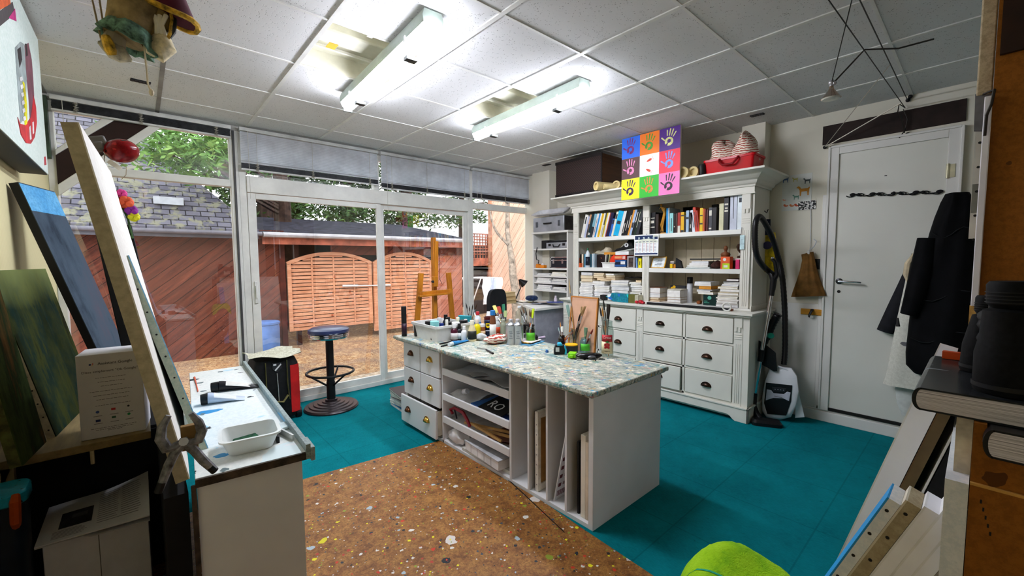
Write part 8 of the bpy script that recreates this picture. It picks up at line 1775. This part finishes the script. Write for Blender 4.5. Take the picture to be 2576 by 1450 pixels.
# drying rack with washing
a, b = PY(1186, 700, 6.6), PY(1238, 760, 6.6); e = thing('drying_rack', 'white folding laundry rack with washing outside the corner window', 'laundry rack', ((a.x+b.x)/2, 6.6, -.02))
m = MB()
for x in (a.x, b.x):
    m.tube([(x, 6.3, -.02), (x, 6.9, a.z)], .012, 6); m.tube([(x, 6.9, -.02), (x, 6.3, a.z)], .012, 6)
for k in range(6): m.tube([(a.x, 6.3+.12*k, a.z), (b.x, 6.3+.12*k, a.z)], .007, 5)
m.build('rack_frame', M('e8e8ea', .4), e)
for k, (f, w_, c) in enumerate(((.1,.18,'e8e8ee'),(.42,.16,'b9c3e0'),(.65,.2,'f0ecec'))):
    x = a.x+(b.x-a.x)*f; pts = [(x+w_*i/5+.01*math.sin(j*2+i), 6.3+.02*math.sin(i*2.1+j), a.z-.5*j/6) for j in range(7) for i in range(6)]
    tag(MB().sheet(pts, 7, 6, .006, (0,1,0)).build('garment', M(c, .9)), ('white shirt','pale blue cloth','white towel')[k]+' hanging on the laundry rack outside', 'laundry')
# trees
def leaf_mat(nm, a, b, c):
    t = NT(nm, .6); v = t.co('World'); t.color(t.ramp(t.noise(v, 3.5, 3), [(.3, a), (.55, b), (.75, c)])); return t.m
LEAF1 = leaf_mat('conifer_leaves', '1c2a16', '3c5a28', '7c9a4a'); LEAF2 = leaf_mat('bright_leaves', '2c4a20', '5f8a3c', 'a8c46c')
TRK = M('3a2a22', .9, var=.3, scale=10)
def tree(loc, h, lab, blobs, lm, n, ls, trunk_r=.14, nm='conifer_tree', grp=None):
    e = thing(nm, lab, 'tree', loc, group=grp); x, y, z = loc
    m = MB(); m.tube([(x,y,z),(x+.05,y,z+h*.5),(x-.03,y,z+h)], [trunk_r,trunk_r*.8,trunk_r*.35], 8)
    rnd = random.Random(int(abs(x*100)+abs(y*10)))
    for bx, by, bz, r in blobs:
        m.tube([(x, y, min(z+h, bz-.3)), (x+(bx-x)*.6, y+(by-y)*.6, bz-.08), (bx, by, bz)], [.04,.025,.012], 5)
    m.build('trunk', TRK, e)
    f = MB()
    for bx, by, bz, r in blobs:
        for k in range(int(n*r)):
            d = Vector((rnd.gauss(0,.45), rnd.gauss(0,.45), rnd.gauss(0,.28)))*r; c = Vector((bx,by,bz))+d
            a = Vector((rnd.uniform(-1,1), rnd.uniform(-1,1), rnd.uniform(-.7,.7))).normalized(); b = a.cross(Vector((rnd.uniform(-1,1),rnd.uniform(-1,1),rnd.uniform(-1,1)))).normalized()
            l = ls*rnd.uniform(.6,1.4); w_ = l*.28
            f.add([c-a*l, c+b*w_, c+a*l, c-b*w_], [(0,1,2,3)])
    f.build('foliage', lm, e, smooth=False)
def at(px, py, y): q = PY(px, py, y); return (q.x, q.y, q.z)
def blobs(lst, y): return [at(px, py, y+dy)+(r,) for px, py, dy, r in lst]
b1 = blobs([(400,360,0,.5),(450,355,.1,.6),(430,390,0,.5),(480,395,.2,.4),(510,370,.3,.45),(540,350,.3,.5),(470,420,.2,.3)], 6.9)
tree((2.2, 9.6, -.02), 5.0, 'leafy tree whose bright branch hangs over the slate roof', b1+blobs([(560,340,1.5,.8),(600,330,2,1.0)], 7.5), LEAF2, 520, .06, .2, 'leafy_tree')
tree((-2.6, 15.5, -.02), 7, 'green tree behind the ridge of the slate roof at far left', blobs([(160,280,0,1.6),(220,300,.2,1.6),(280,290,.5,1.5),(130,320,0,1.0),(330,270,.5,1.6)], 15.5), LEAF2, 260, .16, .2, 'leafy_tree')
tree((2.3, 11.6, -.02), 6, 'dark conifer behind the right hip of the slate roof', blobs([(560,455,0,.6),(590,500,.2,.6),(600,440,.1,.7),(555,410,.3,.6),(585,545,0,.5),(610,560,.2,.5),(540,380,.2,.5)], 11.6), LEAF1, 420, .1, .22)
def row(y, n0, sp): return blobs([(x+random.uniform(-14,14), yy+random.uniform(-12,12), random.uniform(-.8,.8), random.uniform(*sp)) for x, yy in n0], y)
for k, (px0, px1, y, lab) in enumerate(((640, 790, 12.5, 'dark conifer behind the carport, left of the sliding door stile'), (800, 940, 13.2, 'dark conifer behind the carport, seen above the left arched gate'), (950, 1090, 12.8, 'dark conifer behind the carport, above the wooden easel'), (1090, 1240, 13.5, 'dark conifer behind the trellis'))):
    pts = [(px0+(px1-px0)*(i+.5)/7, yy) for yy in (430, 478, 520, 550) for i in range(7) if not (yy > 470 and (i+k+(yy>530)) % 2 == 0)]
    q = PY((px0+px1)/2, 540, y); tree((q.x, y, -.02), 6.5, lab, row(y, pts, (.34,.6)), LEAF1, 330, .10, .26, grp='conifers behind the carport')
# ================================================================ lights
LENS = NT('tube_light_lens', .3); LENS.color('f4fff8'); LENS.b.inputs['Emission Color'].default_value = srgb('f0f3ff'); LENS.b.inputs['Emission Strength'].default_value = 23; LENS = LENS.m
GREYG = M('aebcb2', .5, var=.05)
def tubelight(a, b, lab):
    a, b = Vector(a), Vector(b); d = (b-a).normalized(); L = (b-a).length; s = d.cross(Vector((0,0,1)))
    e = thing('tube_light', lab, 'ceiling light', tuple((a+b)/2), group='fluorescent tube lights'); c0 = Vector((0,0,0))
    def F(u, v, w): return (a+d*u+s*v)+Vector((0,0,w))
    m = MB(); pr = [(-.05,.0),(-.055,.03),(-.045,.062),(.045,.062),(.055,.03),(.05,.0)]
    m.rings([[F(u, v, w) for v, w in pr] for u in (0, L)]); m.build('housing', GREYG, e)
    m = MB(); n = 10; rs = []
    for u, k in ((-.012,.3),(-.008,.8),(.01,1),(L-.01,1),(L+.008,.8),(L+.012,.3)):
        rs.append([F(u, .05*k*math.cos(PI*j/n), -.0-.05*k*math.sin(PI*j/n)) for j in range(n+1)]+[F(u, 0, 0.0)])
    m.rings(rs); m.build('lens', LENS, e)
    for u in (.2, L-.2):
        for v in (-.054, .054): MB().box(-.008,-.004,-.012,.008,.004,.02, frame(F(u,v,.0), d, s)).build('clip', M('d8dcd8', .4), e)
    for u in (.25, L-.25): MB().box(-.02,-.03,.06,.02,.03,.078, frame(F(u,0,0), d, s)).build('mount', M('3c403e', .6), e)
    MB().box(-.012,-.03,.005,.0,.03,.055, frame(F(0,0,0), d, s)).build('end_cap', M('3c403e', .6), e)
tubelight((1.161,3.048,2.497),(1.095,1.78,2.497), 'lit fluorescent tube light nearest the camera, left of the other')
tubelight((2.30,3.04,2.497),(2.231,1.781,2.497), 'lit fluorescent tube light farther away, above the hutch side of the table')
w = bpy.data.worlds.new('overcast'); bpy.context.scene.world = w; w.use_nodes = True
nt = w.node_tree; bg = nt.nodes['Background']
tc = nt.nodes.new('ShaderNodeTexCoord'); nz = nt.nodes.new('ShaderNodeTexNoise'); nz.inputs['Scale'].default_value = 2.5; nz.inputs['Detail'].default_value = 4
cr = nt.nodes.new('ShaderNodeValToRGB'); cr.color_ramp.elements[0].position = .35; cr.color_ramp.elements[0].color = srgb('dfe6f2'); cr.color_ramp.elements[1].position = .65; cr.color_ramp.elements[1].color = srgb('ffffff')
nt.links.new(tc.outputs['Generated'], nz.inputs[0]); nt.links.new(nz.outputs[0], cr.inputs[0]); nt.links.new(cr.outputs[0], bg.inputs[0]); bg.inputs[1].default_value = 1.2
sd = bpy.data.lights.new('sun', 'SUN'); sd.energy = .6; sd.angle = R_(30); so = bpy.data.objects.new('sun', sd); C.objects.link(so); so.rotation_euler = (R_(48), 0, R_(-50))
sc = bpy.context.scene; vs = sc.view_settings; vs.view_transform = 'Standard'; vs.look = 'None'; vs.exposure = 1.78; vs.gamma = 1; vs.use_curve_mapping = False
sc.cycles.max_bounces = 7; sc.cycles.diffuse_bounces = 4; sc.cycles.adaptive_threshold = .03; sc.cycles.transparent_max_bounces = 16; sc.cycles.use_denoising = True
